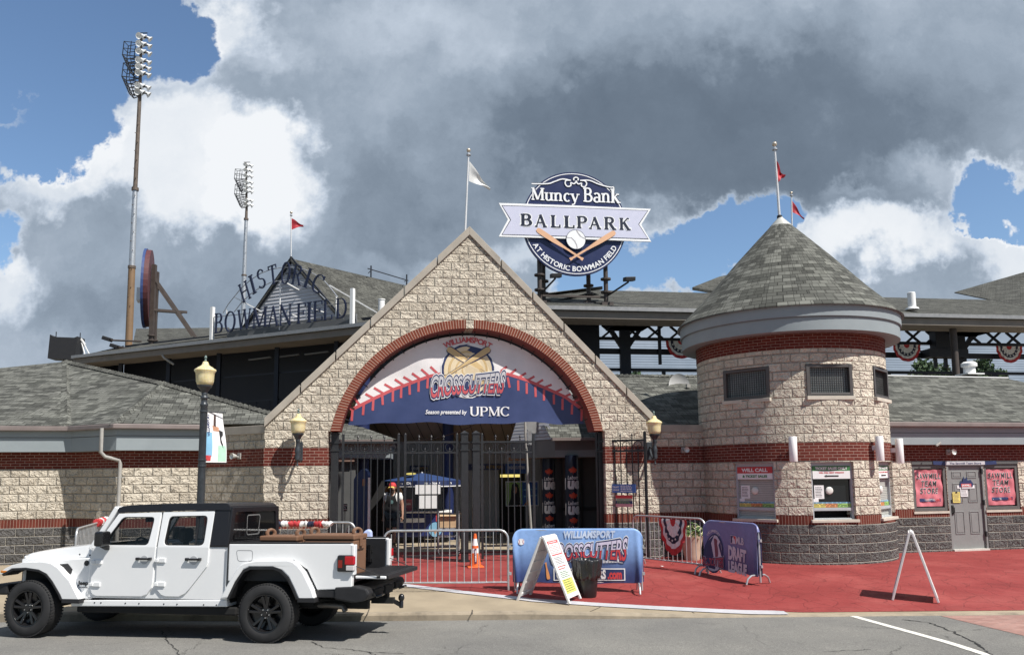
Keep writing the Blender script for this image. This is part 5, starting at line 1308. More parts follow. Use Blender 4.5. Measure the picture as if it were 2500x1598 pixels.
o2 = Vector(bd2.location); a2 = bd2.rotation_euler.z; u2 = Vector((math.cos(a2), math.sin(a2), 0)); n2 = Vector((u2.y, -u2.x, 0))
def C2(cx_, cy_):
    p = atpl(1680+cx_/8.1, 1240+cy_/8.1, o2+n2*.04, n2); return (p-o2).dot(u2), p.z-o2.z
PALE = pm('faded_white_print', (.50, .49, .58), .55, var=.06)
for tx, bl, br_, tr_, tl_ in (('DRAFT', (795, 1005), (1160, 1075), (1165, 830), (790, 720)), ('LEAGUE', (800, 1255), (1175, 1350), (1185, 1110), (795, 1025)), ('MLB', (945, 695), (1110, 730), (1110, 590), (945, 550))):
    warp_word(t, 'lettering', tx, (C2(*bl), C2(*br_), C2(*tr_), C2(*tl_)), 0, PALE, .06 if tx != 'MLB' else .03, .06 if tx != 'MLB' else .03, on2(.013), 0.)
def c2poly(nm, m, pts, l): mb = MB(); mb.add([on2(l)(*C2(*p), 0) for p in pts], [tuple(range(len(pts)))]); mb.build(nm, m, t)
c2poly('logo_border', PALE, [(835, 690), (950, 705), (950, 545), (835, 525)], .012); c2poly('logo_navy', NAVYPR, [(842, 680), (892, 688), (892, 545), (842, 537)], .015); c2poly('logo_red', REDPR, [(892, 688), (944, 697), (944, 552), (892, 545)], .015)
c2poly('logo_figure', PALE, [(872, 684), (880, 640), (872, 600), (888, 565), (902, 562), (908, 590), (925, 610), (935, 650), (938, 694)], .018)
def c2disc(nm, m, cx_, cy_, rx_, ry_, l): c2poly(nm, m, [(cx_+rx_*math.cos(i*PI/14), cy_+ry_*math.sin(i*PI/14)) for i in range(28)], l)
c2disc('emblem_rim', NAVYPR, 520, 890, 165, 390, .011); c2disc('log_ring', PALE, 520, 880, 140, 350, .013); c2disc('log_ring', pm('faded_maroon_print', (.16, .055, .09), .6), 518, 800, 95, 210, .015); c2disc('log_ring', PALE, 520, 1150, 100, 90, .017)
MAR = pm('faded_red_print', (.36, .07, .10), .6)
for k, (bold, m) in enumerate(((.12, PALE), (.08, NAVYPR), (.02, MAR))): warp_word(t, 'club_name', 'CROSSCUTTERS', (C2(310, 1130), C2(705, 1185), C2(705, 965), C2(325, 945)), 0, m, bold, 0., on2(.020+.004*k), dip=.06)
ca = C2(505, 560); arch_word(t, 'town_name', 'WILLIAMSPORT', ca[0], ca[1]-.06, .15, -62, 62, .055, 0, PALE, on2(.013), .02)
# bunting fans
def fan(label, root_loc, rz, w_, h_, squash=1., group='pleated patriotic fans', cat='bunting'):
    t = thing('bunting_fan', label, cat, root_loc, rz, group)
    bands = [(0., .20, REDCLO), (.20, .50, WHITECLO), (.50, .68, NAVYCLO), (.68, .82, WHITECLO), (.82, 1.0, REDCLO)]
    for r0, r1, m in bands:
        mb = MB(); n = 64
        def fn(a, b):
            th = -PI+PI*a; r = r0+(r1-r0)*b; return (w_/2*r*math.cos(th), -.012-.022*r*math.sin(a*PI*14), h_*r*math.sin(th))
        mb.grid(fn, n, 3).build({REDCLO: 'red_band', WHITECLO: 'white_band', NAVYCLO: 'navy_band'}[m], m, t, smooth=True)
    for i in range(7):
        th = -PI*(.12+.76*i/6); c = (w_/2*.59*math.cos(th), h_*.59*math.sin(th)); mb = MB(); pts = []
        for k in range(10): rr_ = (.055 if k % 2 == 0 else .023)*w_/1.3; pts.append((c[0]+rr_*math.sin(k*PI/5), -.045, c[1]+rr_*math.cos(k*PI/5)))
        mb.poly(pts).build('star', WHITECLO, t)
    return t
REDCLO = pm('red_bunting_cloth', (.42, .03, .035), .7, var=.12); WHITECLO = pm('white_bunting_cloth', (.66, .65, .64), .7, var=.08); NAVYCLO = pm('navy_bunting_cloth', (.016, .02, .05), .7, var=.15)
d3 = Vector((math.cos(bd3.rotation_euler.z), math.sin(bd3.rotation_euler.z), 0)); mid = bd3.location+d3*1.22+Vector((d3.y, -d3.x, 0))*.02
fan('patriotic fan hanging on the bare barricade beside the flower pot', (mid.x, mid.y, bd3.location.z+1.06), bd3.rotation_euler.z, .76, .76, group=None)
# rolled bunting on the rails near the truck
def rolled(label, P0, P1, z, seq, r=.055):
    t = thing('rolled_bunting', label, 'bunting', P0, math.atan2(P1[1]-P0[1], P1[0]-P0[0])); Lr = (Vector(P1)-Vector(P0)).xy.length; x = 0
    for frac, m, nm in seq:
        x2 = x+Lr*frac; n = 8
        MB().tube([(x+(x2-x)*k/n, .02*math.sin(k*1.9), z+.012*math.sin(k*2.3+x*9)) for k in range(n+1)], [r*(1+.18*math.sin(k*2.7+x*5)) for k in range(n+1)], 10).build(nm, m, t, smooth=True); x = x2
    return t
BLUECL = pm('bright_blue_cloth', (.02, .05, .40), .6)
rolled('red, white and navy bunting bundled along the rail behind the crates', (-5.15, 16.47, zplaza(-4, 16.4)), (-3.75, 16.25, 0), 1.07, [(.10, WHITECLO, 'white_roll'), (.14, NAVYCLO, 'navy_roll'), (.10, WHITECLO, 'white_roll'), (.18, REDCLO, 'red_roll'), (.12, WHITECLO, 'white_roll'), (.10, NAVYCLO, 'navy_roll'), (.12, REDCLO, 'red_roll'), (.14, WHITECLO, 'white_roll')])
rolled('red and white bunting bundled on the rail beyond the truck hood', (-8.90, 16.85, 0), (-9.22, 17.8, 0), 1.10, [(.3, REDCLO, 'red_roll'), (.2, WHITECLO, 'white_roll'), (.3, REDCLO, 'red_roll'), (.2, WHITECLO, 'white_roll')], .075)

# ================================================================== folding signs, bin, cone, planter
AWH = pm('white_sign_plastic', (.74, .73, .72), .45, var=.05, dirt=.2)
def aframe(label, loc, rz, spread, h, w_, printed):
    t = thing('folding_sign', label, 'folding sign', (loc[0], loc[1], zplaza(loc[0], loc[1])), rz, 'white folding signs')
    for s in (-1, 1):
        mb = MB(); top = Vector((s*.022, 0, h)); bot = Vector((s*spread, 0, 0)); d = (bot-top).normalized(); nrm = Vector((d.z*-1*s, 0, d.x*s)); nrm = Vector((abs(d.z)*s, 0, abs(d.x))).normalized(); Lp_ = (bot-top).length
        f = lambda x, y, z: top+d*z+Vector((0, x, 0))+nrm*y
        e = .05
        for bx in ((-w_/2, -w_/2+e, -.018, .018, 0, Lp_), (w_/2-e, w_/2, -.018, .018, 0, Lp_), (-w_/2+e, w_/2-e, -.018, .018, 0, .07), (-w_/2+e, w_/2-e, -.018, .018, Lp_-.14, Lp_-.08)):
            o = len(mb.v); mb.box(*bx); xf(mb, o, lambda x, y, z: f(x, y, z))
        mb.build('frame', AWH, t, bevel=.006)
        mb = MB(); mb.box(-w_/2+e, w_/2-e, .0, .008, .07, Lp_-.14); xf(mb, 0, lambda x, y, z: f(x, y, z)); mb.build('panel', AWH, t)
        mb = MB()
        for k in range(1, 5): z = .1+k*(Lp_-.25)/5; mb.box(-w_/2+e, w_/2-e, -.014, -.001, z-.012, z+.012)
        xf(mb, 0, lambda x, y, z: f(x, y, z)); mb.build('stiffener_grille', AWH, t)
        if printed and s == 1:
            fn = lambda x, z, y: f(x, -y, z)
            def pp(x0, x1, z0, z1, m, nm, l=.0095): mb = MB(); mb.add([fn(a, b, -l) for a, b in ((x0, z0), (x1, z0), (x1, z1), (x0, z1))], [(0, 1, 2, 3)]); mb.build(nm, m, t)
            a_, b_ = -w_/2+e+.012, w_/2-e-.012
            pp(a_, b_, .085, .34, REDPR, 'red_border'); pp(a_+.02, b_-.02, .135, .32, WHITEPR, 'white_field', .0115)
            pp(a_, b_, Lp_-.40, Lp_-.155, YELLOWPR, 'yellow_field')
            for z0, z1, n, m in ((.09, .13, 1, WHITEPR), (.15, .31, 6, REDPR), (.37, .50, 5, pm('grey_print', (.20, .19, .20), .6)), (.52, .60, 2, REDPR), (.62, .74, 4, GREENPR), (.76, .98, 6, GREENPR)):
                mb = MB(); scribble(mb, a_+.04, b_-.03, -z1, -z0, n, -.0135, fn=lambda x, z, y: fn(x, -z, y), fill=.36); mb.build('small_print', m, t, recalc=False)
    mb = MB(); mb.tube([(0, -w_/2, h), (0, w_/2, h)], .022, 8); mb.build('hinge', AWH, t)
    return t
aframe('printed white folding sign with red, green and yellow notices before the blue cover', (.60, 13.62), R_(-24), .47, 1.07, .60, True)
aframe('plain white folding sign seen edge on before the team store', (6.90, 13.72), R_(-26.5), .345, 1.14, .60, False)
tc_ = ground(1424, 1434); t = thing('trash_can', 'black trash can with a plastic liner before the blue cover', 'trash can', (tc_.x-.01, 13.92, zplaza(1.25, 13.92)), 0)
BLKPL = pm('black_plastic_can', (.012, .012, .013), .38, var=.15, nscale=20)
n = 32; mb = MB(); rows = [(.155, 0), (.165, .03), (.205, .42), (.205, .44), (.19, .44)]
mb.lathe(rows, n=n); mb.v = [((x*(1+.03*math.sin(math.atan2(y, x)*16)) if z < .4 else x), (y*(1+.03*math.sin(math.atan2(y, x)*16)) if z < .4 else y), z) for x, y, z in mb.v]; mb.build('bin', BLKPL, t, smooth=True)
def bag(a, b):
    th = 2*PI*a; f = .012*math.sin(th*9+b*4)+.008*math.sin(th*17-b*6)
    prof = [(.215, .31), (.245, .36), (.25, .48), (.262, .60), (.258, .645), (.235, .655), (.19, .60), (.15, .5)]
    k = b*(len(prof)-1); i = min(int(k), len(prof)-2); u = k-i; r = prof[i][0]+(prof[i+1][0]-prof[i][0])*u; z = prof[i][1]+(prof[i+1][1]-prof[i][1])*u
    return ((r+f)*math.cos(th), (r+f)*math.sin(th), z+.018*math.sin(th*7)*(1 if b < .2 else .35))
MB().grid(bag, 72, 21).build('liner', pm('black_bin_liner', (.016, .016, .017), .28, var=.1, bump=.5, bscale=25), t, smooth=True, angle=180)
cn = ground(1160, 1384); t = thing('traffic_cone', 'orange traffic cone with two white collars before the twin gate posts', 'traffic cone', (cn.x, cn.y, cn.z), R_(10))
OR = pm('orange_cone', (.72, .13, .025), .5, var=.06); hC = .74
MB().box(-.18, .18, -.18, .18, 0, .035).build('base', OR, t, bevel=.012)
def cr(z): return .135-.108*(z-.03)/(hC-.03)
for z0, z1, m, nm in ((.03, .32, OR, 'lower_cone'), (.32, .42, WHITEP, 'white_collar'), (.42, .48, OR, 'middle_cone'), (.48, .63, WHITEP, 'white_collar'), (.63, hC, OR, 'tip')):
    MB().lathe([(cr(z0), z0), (cr(z1), z1)]+([(.0, z1)] if nm == 'tip' else []), n=28).build(nm, m, t, smooth=True)
mb = MB(); mb.box(-.024, .024, -cr(.12)-.012, -cr(.12)-.004, .10, .42); xf(mb, 0, lambda x, y, z: (x, y+(z-.12)*.150, z)); mb.build('stripe', pm('maroon_print', (.10, .03, .06), .6), t)
mb = MB(); text(mb, 'SECURITY', 0, 0, .24, .03, 0, .04); mb.v = [(-p[2], -cr(.12)-.015+(.26-p[0]-.12)*.150, .26-p[0]) for p in mb.v]; mb.build('lettering', WHITEPR, t, recalc=False)
pl = ground(1690, 1366); t = thing('flower_planter', 'beige urn of pale yellow flowers behind the bunting barricade', 'planter', (pl.x, pl.y, pl.z), 0)
MB().lathe([(.17, 0), (.18, .03), (.19, .1), (.24, .40), (.27, .52), (.28, .56), (.25, .56), (.22, .50), (0, .49)], n=28).build('urn', pm('beige_urn', (.48, .36, .27), .8, var=.1), t, smooth=True)
rng = random.Random(3); lf = MB(); fl = MB()
for i in range(260):
    a, rr_, z = rng.random()*2*PI, .33*math.sqrt(rng.random()), rng.random(); c = Vector((rr_*math.cos(a), rr_*math.sin(a), .52+.36*z*(1-(rr_/.36)**2*.6)))
    d = Vector((rng.gauss(0, 1), rng.gauss(0, 1), rng.gauss(.3, .7))).normalized(); e = d.cross(Vector((rng.gauss(0, 1), rng.gauss(0, 1), rng.gauss(0, 1)))).normalized(); s = .03+.025*rng.random()
    (lf if i % 3 else fl).add([c-d*s-e*s*.3, c-e*s*.5, c+d*s, c+e*s*.5], [(0, 1, 2, 3)])
lf.build('foliage', pm('green_leaf', (.07, .14, .035), .6, var=.3, nscale=8), t, recalc=False); fl.build('blossom', pm('pale_yellow_petal', (.62, .62, .34), .6, var=.1), t, recalc=False)

# ================================================================== flags
POLEW = pm('white_flagpole', (.68, .68, .68), .35, .3, var=.06)
REDFL = pm('red_flag_cloth', (.42, .025, .04), .65, var=.12, nscale=3); WHFL = pm('white_flag_cloth', (.70, .70, .68), .65, var=.05)
def flagpole(label, flabel, base, toppx, r, ball, flagpx, mat, group='pennants on the roofs'):
    b = Vector(base); top = atpl(*toppx, b, (0, -1, 0)); t = thing('flagpole', label, 'flagpole', b, 0, 'white flagpoles on the roofs'); h = top.z-b.z
    dx = top.x-b.x
    MB().tube([(0, 0, 0), (dx, 0, h)], [r, r*.75], 10).build('pole', POLEW, t, smooth=True)
    MB().sphere((dx, 0, h+ball), ball, 14, 10).build('ball', pm('gold_ball', (.55, .48, .38), .3, .5, var=.1), t, smooth=True)
    MB().lathe([(r*.8, -.02), (r*2., -.015), (r*2., .02), (r, .03)], (dx, 0, h-ball*1.2), 12).build('truck_cap', GALV, t)
    MB().lathe([(r*1.3, 0), (r*1.9, .02), (r*1.9, h*.07), (r, h*.08)], (0, 0, 0), 12).build('bracket', BLACKPR, t)
    f = thing('pennant', flabel, 'flag', b, 0, group)
    A_, B_, C_ = [local(f, atpl(*p, b, (0, -1, 0))) for p in flagpx[:3]]
    sag = flagpx[3] if len(flagpx) > 3 else .05
    def fn(u, v):
        e0 = A_.lerp(B_, v); p = e0.lerp(C_, u); w_ = (A_-B_).length
        return (p.x, p.y-.35*w_*u*math.sin(v*6.0+u*4)*.35-.12*w_*math.sin(u*7)*u, p.z-sag*w_*math.sin(u*PI)+.06*w_*math.sin(u*8+v*3)*u)
    MB().grid(fn, 22, 14).build('cloth', mat, f, smooth=True, angle=180)
g0 = GL(apx-.06, .62, 7.95); flagpole('white flagpole on the peak of the entrance gable', 'white pennant drooping from the flagpole on the entrance gable', g0, (1144, 372), .03, .055, ((1146, 393), (1145, 442), (1197, 462), .02), WHFL)
flagpole('white flagpole on the tip of the round tower roof', 'red pennant hanging limp on the round tower', (TC.x-.02, TC.y, 8.55), (1891, 358), .035, .065, ((1892, 386), (1896, 447), (1914, 430), .02), REDFL)
# ================================================================== grandstand behind
gs = thing('grandstand', 'old wooden grandstand with shingled shed roofs and dark navy steel beyond the arch', 'grandstand')
RSA = R_(8.2); er = Vector((math.cos(RSA), math.sin(RSA), 0)); ei = Vector((-math.sin(RSA), math.cos(RSA), 0))   # along and into the right-hand eave
EO = Vector((1.3, 27.4, 0))
LSA = R_(-25.8); lr = Vector((math.cos(LSA), math.sin(LSA), 0)); li = Vector((-math.sin(LSA), math.cos(LSA), 0))
LO = Vector((-5.5, 30.05, 0)); CR = Vector((.20, 27.3, 0)); LE = LO-lr*17.75
def RP(s, d, z): return EO+er*s+ei*d+Vector((0, 0, z))
def LP(s, d, z): return LO-lr*s+li*d+Vector((0, 0, z))   # s runs to the left
def slab(mb, pts, t=.14):
    """roof sheet with thickness"""
    n = len(pts); P = [Vector(p) for p in pts]; D = Vector((0, 0, t)); v = P+[p-D for p in P]
    mb.add(v, [tuple(range(n)), tuple(range(2*n-1, n-1, -1))]+[(i, n+i, n+(i+1) % n, (i+1) % n) for i in range(n)])
rf = MB(); slab(rf, [RP(-1.15, 0, 8.0), RP(24, 0, 8.0), RP(24, 6.4, 10.22), RP(2.9, 6.4, 10.22)]); rf.build('roof', SHD, gs)
rf = MB(); slab(rf, [LP(-6.35, 0, 8.0), RP(2.9, 6.4, 10.22), LP(-7.5, 6, 9.9), LP(17.75, 6, 9.9), LP(17.75, 0, 8.0)]); rf.build('roof', SHD, gs)
rf = MB(); slab(rf, [atpl(px, py, (0, Y_, 0), (0, -1, 0)) for px, py, Y_ in ((1690, 701, 36), (1756, 675, 38), (1850, 655, 40), (1900, 700, 38), (1860, 730, 35))]); rf.build('roof', SHD, gs)
_c, _n = RP(0, 0, 8.0), (RP(1, 0, 8.0)-RP(0, 0, 8.0)).cross(RP(0, 6.4, 10.22)-RP(0, 0, 8.0))
V1, V2, V3 = [atpl(px, py, _c, _n) for px, py in ((2330, 713), (2500, 748), (2760, 800))]
rf = MB(); T1, T2 = [atpl(px, py, (0, V1.y+dy, 0), (0, -1, 0)) for px, py, dy in ((2500, 664, 1.6), (2760, 588, 3.4))]
slab(rf, [V1, V2+Vector((0, 0, .01)), V3+Vector((0, 0, .01)), T2, T1], .05); rf.build('roof', SHD, gs)
rf = MB(); slab(rf, [atpl(*p, (0, Y, 0), (0, -1, 0)) for p, Y in (((332, 802), 56), ((560, 799), 60), ((560, 850), 50), ((322, 850), 47))]); rf.build('roof', SHD, gs)
EAVE = pm('weathered_eave_board', (.20, .175, .15), .75, var=.15, nscale=1.5, dirt=.4)
for nm, z0, z1, off0, off1, m in (('gutter', 7.88, 8.02, -.16, -.02, pm('grey_gutter', (.30, .30, .30), .45, .4, var=.1)), ('fascia', 7.60, 7.86, -.02, .10, EAVE), ('soffit', 7.60, 7.63, .1, 1.2, EAVE)):
    mb = MB(); v = [RP(s, d, z) for z in (z0, z1) for s, d in ((-1.1, off0), (24, off0), (24, off1), (-1.1, off1))]
    mb.add(v, [(0, 3, 2, 1), (4, 5, 6, 7), (0, 1, 5, 4), (2, 3, 7, 6), (0, 4, 7, 3), (1, 2, 6, 5)])
    v = [LP(s, d, z) for z in (z0, z1) for s, d in ((17.75, off0), (-6.3, off0), (-6.3, off1), (17.75, off1))]
    mb.add(v, [(0, 3, 2, 1), (4, 5, 6, 7), (0, 1, 5, 4), (2, 3, 7, 6), (0, 4, 7, 3), (1, 2, 6, 5)]); mb.build(nm, m, gs)
# dormer over the sign
dA_, dB_, dP = LP(8.46, 1.5, 8.40), LP(2.33, 1.5, 8.40), LP(5.39, 1.5, 11.62)
rd_ = Vector((4.5, 5.2, 0)).normalized(); LD = 7.4
SID = pm('grey_lap_siding', (.50, .51, .55), .6, var=.06, nscale=2)
mb = MB(); n = 21
for i in range(n):
    z0, z1 = 8.35+(dP.z-8.35)*i/n, 8.35+(dP.z-8.35)*(i+1)/n
    k0, k1 = max(0, (z0-8.40)/(dP.z-8.40)), min(1, (z1-8.40)/(dP.z-8.40))
    a0_, b0_, a1_, b1_ = [p.lerp(Vector((dP.x, dP.y, 8.40)), k) for p, k in ((dA_, k0), (dB_, k0), (dA_, k1), (dB_, k1))]
    a0_.z = b0_.z = z0; a1_.z = b1_.z = z1; o = -li*.035
    mb.add([a0_+o, b0_+o, b1_, a1_, a0_, b0_], [(0, 1, 2, 3), (4, 5, 1, 0)])
mb.build('siding', SID, gs, recalc=False)
mb = MB()
for P in (dA_, dB_):
    dn = (dP-P).normalized(); up = Vector((0, 0, 1)); mb.bar(P-li*.08-dn*.5, dP-li*.08+dn*.05, .08, .17, up=up)
mb.build('bargeboard', NAVYD, gs)
mb = MB(); mb.bar(LP(9.0, 1.36, 8.53), LP(1.75, 1.36, 8.53), .1, .5); mb.build('skirt_board', PANELD, gs)
mb = MB(); pk = dP.copy()
mb.obox(LP(5.39, 1.40, 11.0), lr*.30, Vector((0, 0, .02)), li*.02)
for k in range(4): mb.bar(LP(5.39-.2+.13*k, 1.4, 10.72), LP(5.39+(-.2+.13*k)*.3, 1.4, 11.2), .035)
mb.build('gable_ornament', NAVYD, gs)
rf = MB(); ov = -li*.14+Vector((0, 0, .02)); slab(rf, [dB_+(dB_-dP).normalized()*.45+ov, dP+ov, dP+rd_*LD+Vector((0, 0, .02)), dB_+rd_*LD+Vector((.8, .2, -.25))], .1)
slab(rf, [dP+ov, dA_+(dA_-dP).normalized()*.45+ov, dA_+rd_*LD, dP+rd_*LD+Vector((0, 0, .02))], .1); rf.build('dormer_roof', SHD, gs)
# dark interior under the left eave
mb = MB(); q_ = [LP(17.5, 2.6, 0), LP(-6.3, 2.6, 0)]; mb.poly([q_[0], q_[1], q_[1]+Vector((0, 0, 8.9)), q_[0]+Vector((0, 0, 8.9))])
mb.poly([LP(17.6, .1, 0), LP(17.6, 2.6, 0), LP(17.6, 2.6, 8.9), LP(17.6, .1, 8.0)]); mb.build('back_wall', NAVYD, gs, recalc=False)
mb = MB()
for s in (15.5, 12.2, 9.0, 5.6, 2.4, -.8, -4): mb.bar(LP(s, .45, 0), LP(s, .45, 8.0), .26)
mb.build('post', NAVY, gs) if 0 else None
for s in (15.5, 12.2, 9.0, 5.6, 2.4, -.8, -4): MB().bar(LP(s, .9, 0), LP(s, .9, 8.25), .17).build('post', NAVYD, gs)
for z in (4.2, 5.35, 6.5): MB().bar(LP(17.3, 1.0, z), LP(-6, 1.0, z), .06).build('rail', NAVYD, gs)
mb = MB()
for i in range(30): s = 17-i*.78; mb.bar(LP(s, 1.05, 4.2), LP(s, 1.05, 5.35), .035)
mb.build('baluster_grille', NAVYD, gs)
mb = MB()
for k in range(4):
    s = 7.6-k*1.6; mb.bar(LP(s, 1.3, 7.25), LP(s-1.1, 1.5, 7.32), .12, .05)
mb.build('light_fitting_grille', pm('dull_grey_fitting', (.20, .20, .20), .5), gs)
MB().tube([LP(11.6, -.0, 7.6), LP(11.5, .05, 7.45), LP(11.3, .4, 7.2)], .05, 8).build('drain_pipe', GREYPIPE, gs)
# right section: open steel under the roof
D0 = 3.0
def beam(nm, p, q_, w_, h_=None, m=NAVYD): MB().bar(p, q_, w_, h_).build(nm, m, gs)
zt1, zt0 = 8.02, 7.42
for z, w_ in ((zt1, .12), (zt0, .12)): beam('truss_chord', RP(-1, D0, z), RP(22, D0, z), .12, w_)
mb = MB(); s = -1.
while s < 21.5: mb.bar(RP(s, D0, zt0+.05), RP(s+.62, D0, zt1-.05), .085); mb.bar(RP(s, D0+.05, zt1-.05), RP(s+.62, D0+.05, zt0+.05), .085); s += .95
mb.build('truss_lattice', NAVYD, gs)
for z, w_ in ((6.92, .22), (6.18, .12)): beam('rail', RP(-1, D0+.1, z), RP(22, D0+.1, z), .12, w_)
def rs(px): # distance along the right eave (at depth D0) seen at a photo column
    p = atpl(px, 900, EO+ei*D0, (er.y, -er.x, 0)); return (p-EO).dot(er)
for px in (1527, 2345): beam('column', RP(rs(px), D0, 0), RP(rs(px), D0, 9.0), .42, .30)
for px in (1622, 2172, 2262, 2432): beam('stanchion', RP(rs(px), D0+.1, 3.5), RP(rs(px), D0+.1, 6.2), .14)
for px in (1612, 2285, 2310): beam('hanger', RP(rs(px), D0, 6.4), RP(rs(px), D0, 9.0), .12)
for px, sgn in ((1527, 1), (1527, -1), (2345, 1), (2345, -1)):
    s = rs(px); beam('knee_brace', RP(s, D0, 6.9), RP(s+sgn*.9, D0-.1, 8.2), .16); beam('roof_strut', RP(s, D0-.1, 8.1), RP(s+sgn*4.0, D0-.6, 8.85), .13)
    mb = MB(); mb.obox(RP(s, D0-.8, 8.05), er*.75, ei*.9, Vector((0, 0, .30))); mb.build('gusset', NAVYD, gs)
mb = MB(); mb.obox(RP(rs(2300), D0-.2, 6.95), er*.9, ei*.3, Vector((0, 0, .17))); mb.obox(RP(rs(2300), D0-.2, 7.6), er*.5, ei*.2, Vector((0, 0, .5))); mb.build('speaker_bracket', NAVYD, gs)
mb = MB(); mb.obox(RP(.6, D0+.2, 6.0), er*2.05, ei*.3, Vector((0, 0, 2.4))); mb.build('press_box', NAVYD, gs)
beam('joist', RP(-1, D0-1.6, 8.45), RP(5.0, D0-1.6, 8.45), .1); beam('joist', RP(-1, D0-2.2, 8.2), RP(5.4, D0-2.2, 8.2), .1)
mb = MB(); z = 3.6
while z < 7.4: mb.bar(RP(-.5, D0+.35, z), RP(22, D0+.35, z), .012); z += .105
s = 0.
mb.build('backstop_net', pm('net_cord', (.10, .11, .13), .7), gs)
for px in (1613, 2235): # bare steel pipe in front of the tower's neighbours
    if px > 2000: MB().tube([RP(rs(px), .6, 3.0), RP(rs(px), .6, 7.7)], .13, 12).build('downpipe', BROWNST, gs, smooth=True)
def seat(label, px):
    s = rs(px); p = RP(s, D0-.35, atpl(px, 957, EO+ei*D0, (er.y, -er.x, 0)).z); t = thing('stadium_seat', label, 'seat', p, RSA, 'folding seats on the stand')
    MB().prism([(-.28+.05*(1-abs(k)), 0) for k in ()]+[(-.27, .12), (-.29, .55), (-.22, .62), (.22, .62), (.29, .55), (.27, .12), (.2, .07), (-.2, .07)], -.03, .03).build('backrest', NAVYD, t, bevel=.012)
    MB().box(-.26, .26, -.10, -.04, .0, .42).build('seat_pan', NAVYD, t, bevel=.02)
    for x in (-.3, .3): MB().box(x-.02, x+.02, -.2, .1, -.25, .4).build('arm', NAVYD, t)
seat('dark folding seat left end of the row beside the tower', 1606); seat('dark folding seat second along, left of the satellite dish', 1644); seat('dark folding seat half hidden by the tower wall', 1681)
mb = MB(); mb.bar(RP(rs(1585), D0-.3, 3.85), RP(rs(1720), D0-.3, 3.85), .1); mb.build('seat_rail', NAVYD, gs)
MB().poly([RP(-2, D0+.6, 0), RP(22, D0+.6, 0), RP(22, D0+.6, 4.2), RP(-2, D0+.6, 4.2)]).build('stand_wall', CHAR, gs, recalc=False)
for lab, px, py in (('patriotic fan under the stand roof half hidden by the tower', 1662, 832), ('patriotic fan under the stand roof right of the tower', 2213, 841), ('patriotic fan under the stand roof at the right picture edge', 2463, 845)):
    p = atpl(px, py, EO+ei*(D0-.3), (er.y, -er.x, 0)); fan(lab, p, RSA, 1.28, .72, group='patriotic fans under the stand roof')
t = thing('vent_pipe', 'white vent pipe on the shingled stand roof right of the tower', 'pipe', atpl(2227, 752, RP(12, 1., 8.3), (er.y, -er.x, 0)), 0)
MB().lathe([(.26, -.06), (.24, 0), (.15, .04), (.15, .62), (.13, .64), (0, .64)], n=16).build('pipe', WHITEP, t, smooth=True)
t = thing('vent_pipe', 'white vent pipe on the stand roof below the big white sign post', 'pipe', LP(.05, .75, 8.1), 0)
MB().lathe([(.26, 0), (.24, .04), (.13, .07), (.13, .95), (.15, .96), (.15, 1.0), (0, 1.0)], n=16).build('pipe', WHITEP, t, smooth=True)
p = atpl(2368, 921, SO-Nsv*4.5, Nsv); t = thing('roof_fan', 'white mushroom exhaust fan on the store roof', 'roof fan', p, SA)
MB().box(-.16, .16, -.16, .16, -.4, .08).build('curb_box', BROWNST, t); MB().box(-.32, .32, -.28, .28, .08, .12).build('flange', WHITEP, t)
MB().lathe([(.16, .12), (.18, .14), (.18, .34), (.24, .36), (.24, .46), (.16, .52), (0, .53)], n=20).build('hood', WHITEP, t, smooth=True)

# ------------------------------------------------------------------ HISTORIC BOWMAN FIELD
SGD = .85
hs = thing('rooftop_lettering', 'navy cut out letters reading Historic Bowman Field on white posts over the stand roof', 'sign', LO+li*SGD, LSA)
SN = Vector((math.sin(LSA), -math.cos(LSA), 0)); SGO = LO+li*SGD
def Hp(px, py): p = atpl(px, py, SGO, SN); return (p-SGO).dot(lr), p.z
LETN = pm('navy_letter_metal', (.016, .022, .055), .45, .2, var=.15)
def letter(ch, bl, br_, h_, name='letter'):
    """letter set with its foot between two photo points"""
    v, f = serif2d(ch, .105, .040, sl=.06); x0, x1 = min(p[0] for p in v), max(p[0] for p in v)
    (ax, az), (bx, bz) = bl, br_; w_ = math.hypot(bx-ax, bz-az); c_, s_ = (bx-ax)/w_, (bz-az)/w_
    mb = MB(); fn = lambda x, z, y: (ax+((x-x0)/(x1-x0)*w_)*c_-z*h_*s_, y, az+((x-x0)/(x1-x0)*w_)*s_+z*h_*c_)
    solid(mb, v, f, fn, .05); return mb.build(name, LETN, hs, weld=False, recalc=False)
K7 = 4.049
def H7(cx_, cy_): return Hp(480+cx_/K7, 480+cy_/K7)
# lower line (crop pixels of the letters' feet, left and right, and heads)
for ch, x0, x1, yb0, yb1, yt in (('B', 172, 250, 1352, 1340, 1150), ('O', 272, 375, 1338, 1330, 1132), ('W', 392, 530, 1318, 1300, 1112), ('M', 548, 690, 1305, 1280, 1092), ('A', 700, 805, 1285, 1272, 1080), ('N', 812, 930, 1280, 1258, 1062), ('F', 985, 1070, 1255, 1245, 1048), ('I', 1082, 1130, 1245, 1240, 1040), ('E', 1148, 1238, 1235, 1222, 1028), ('L', 1248, 1335, 1222, 1212, 1015), ('D', 1375, 1478, 1205, 1195, 998)):
    b0, b1 = H7(x0, yb0), H7(x1, yb1); hgt = H7((x0+x1)/2, yt)[1]-(b0[1]+b1[1])/2; zz = (b0[1]+b1[1])/2
    letter(ch, (b0[0], zz), (b1[0], zz), hgt)
def H8(x, y): return Hp(440+x/2.2833, 560+y/2.2833)
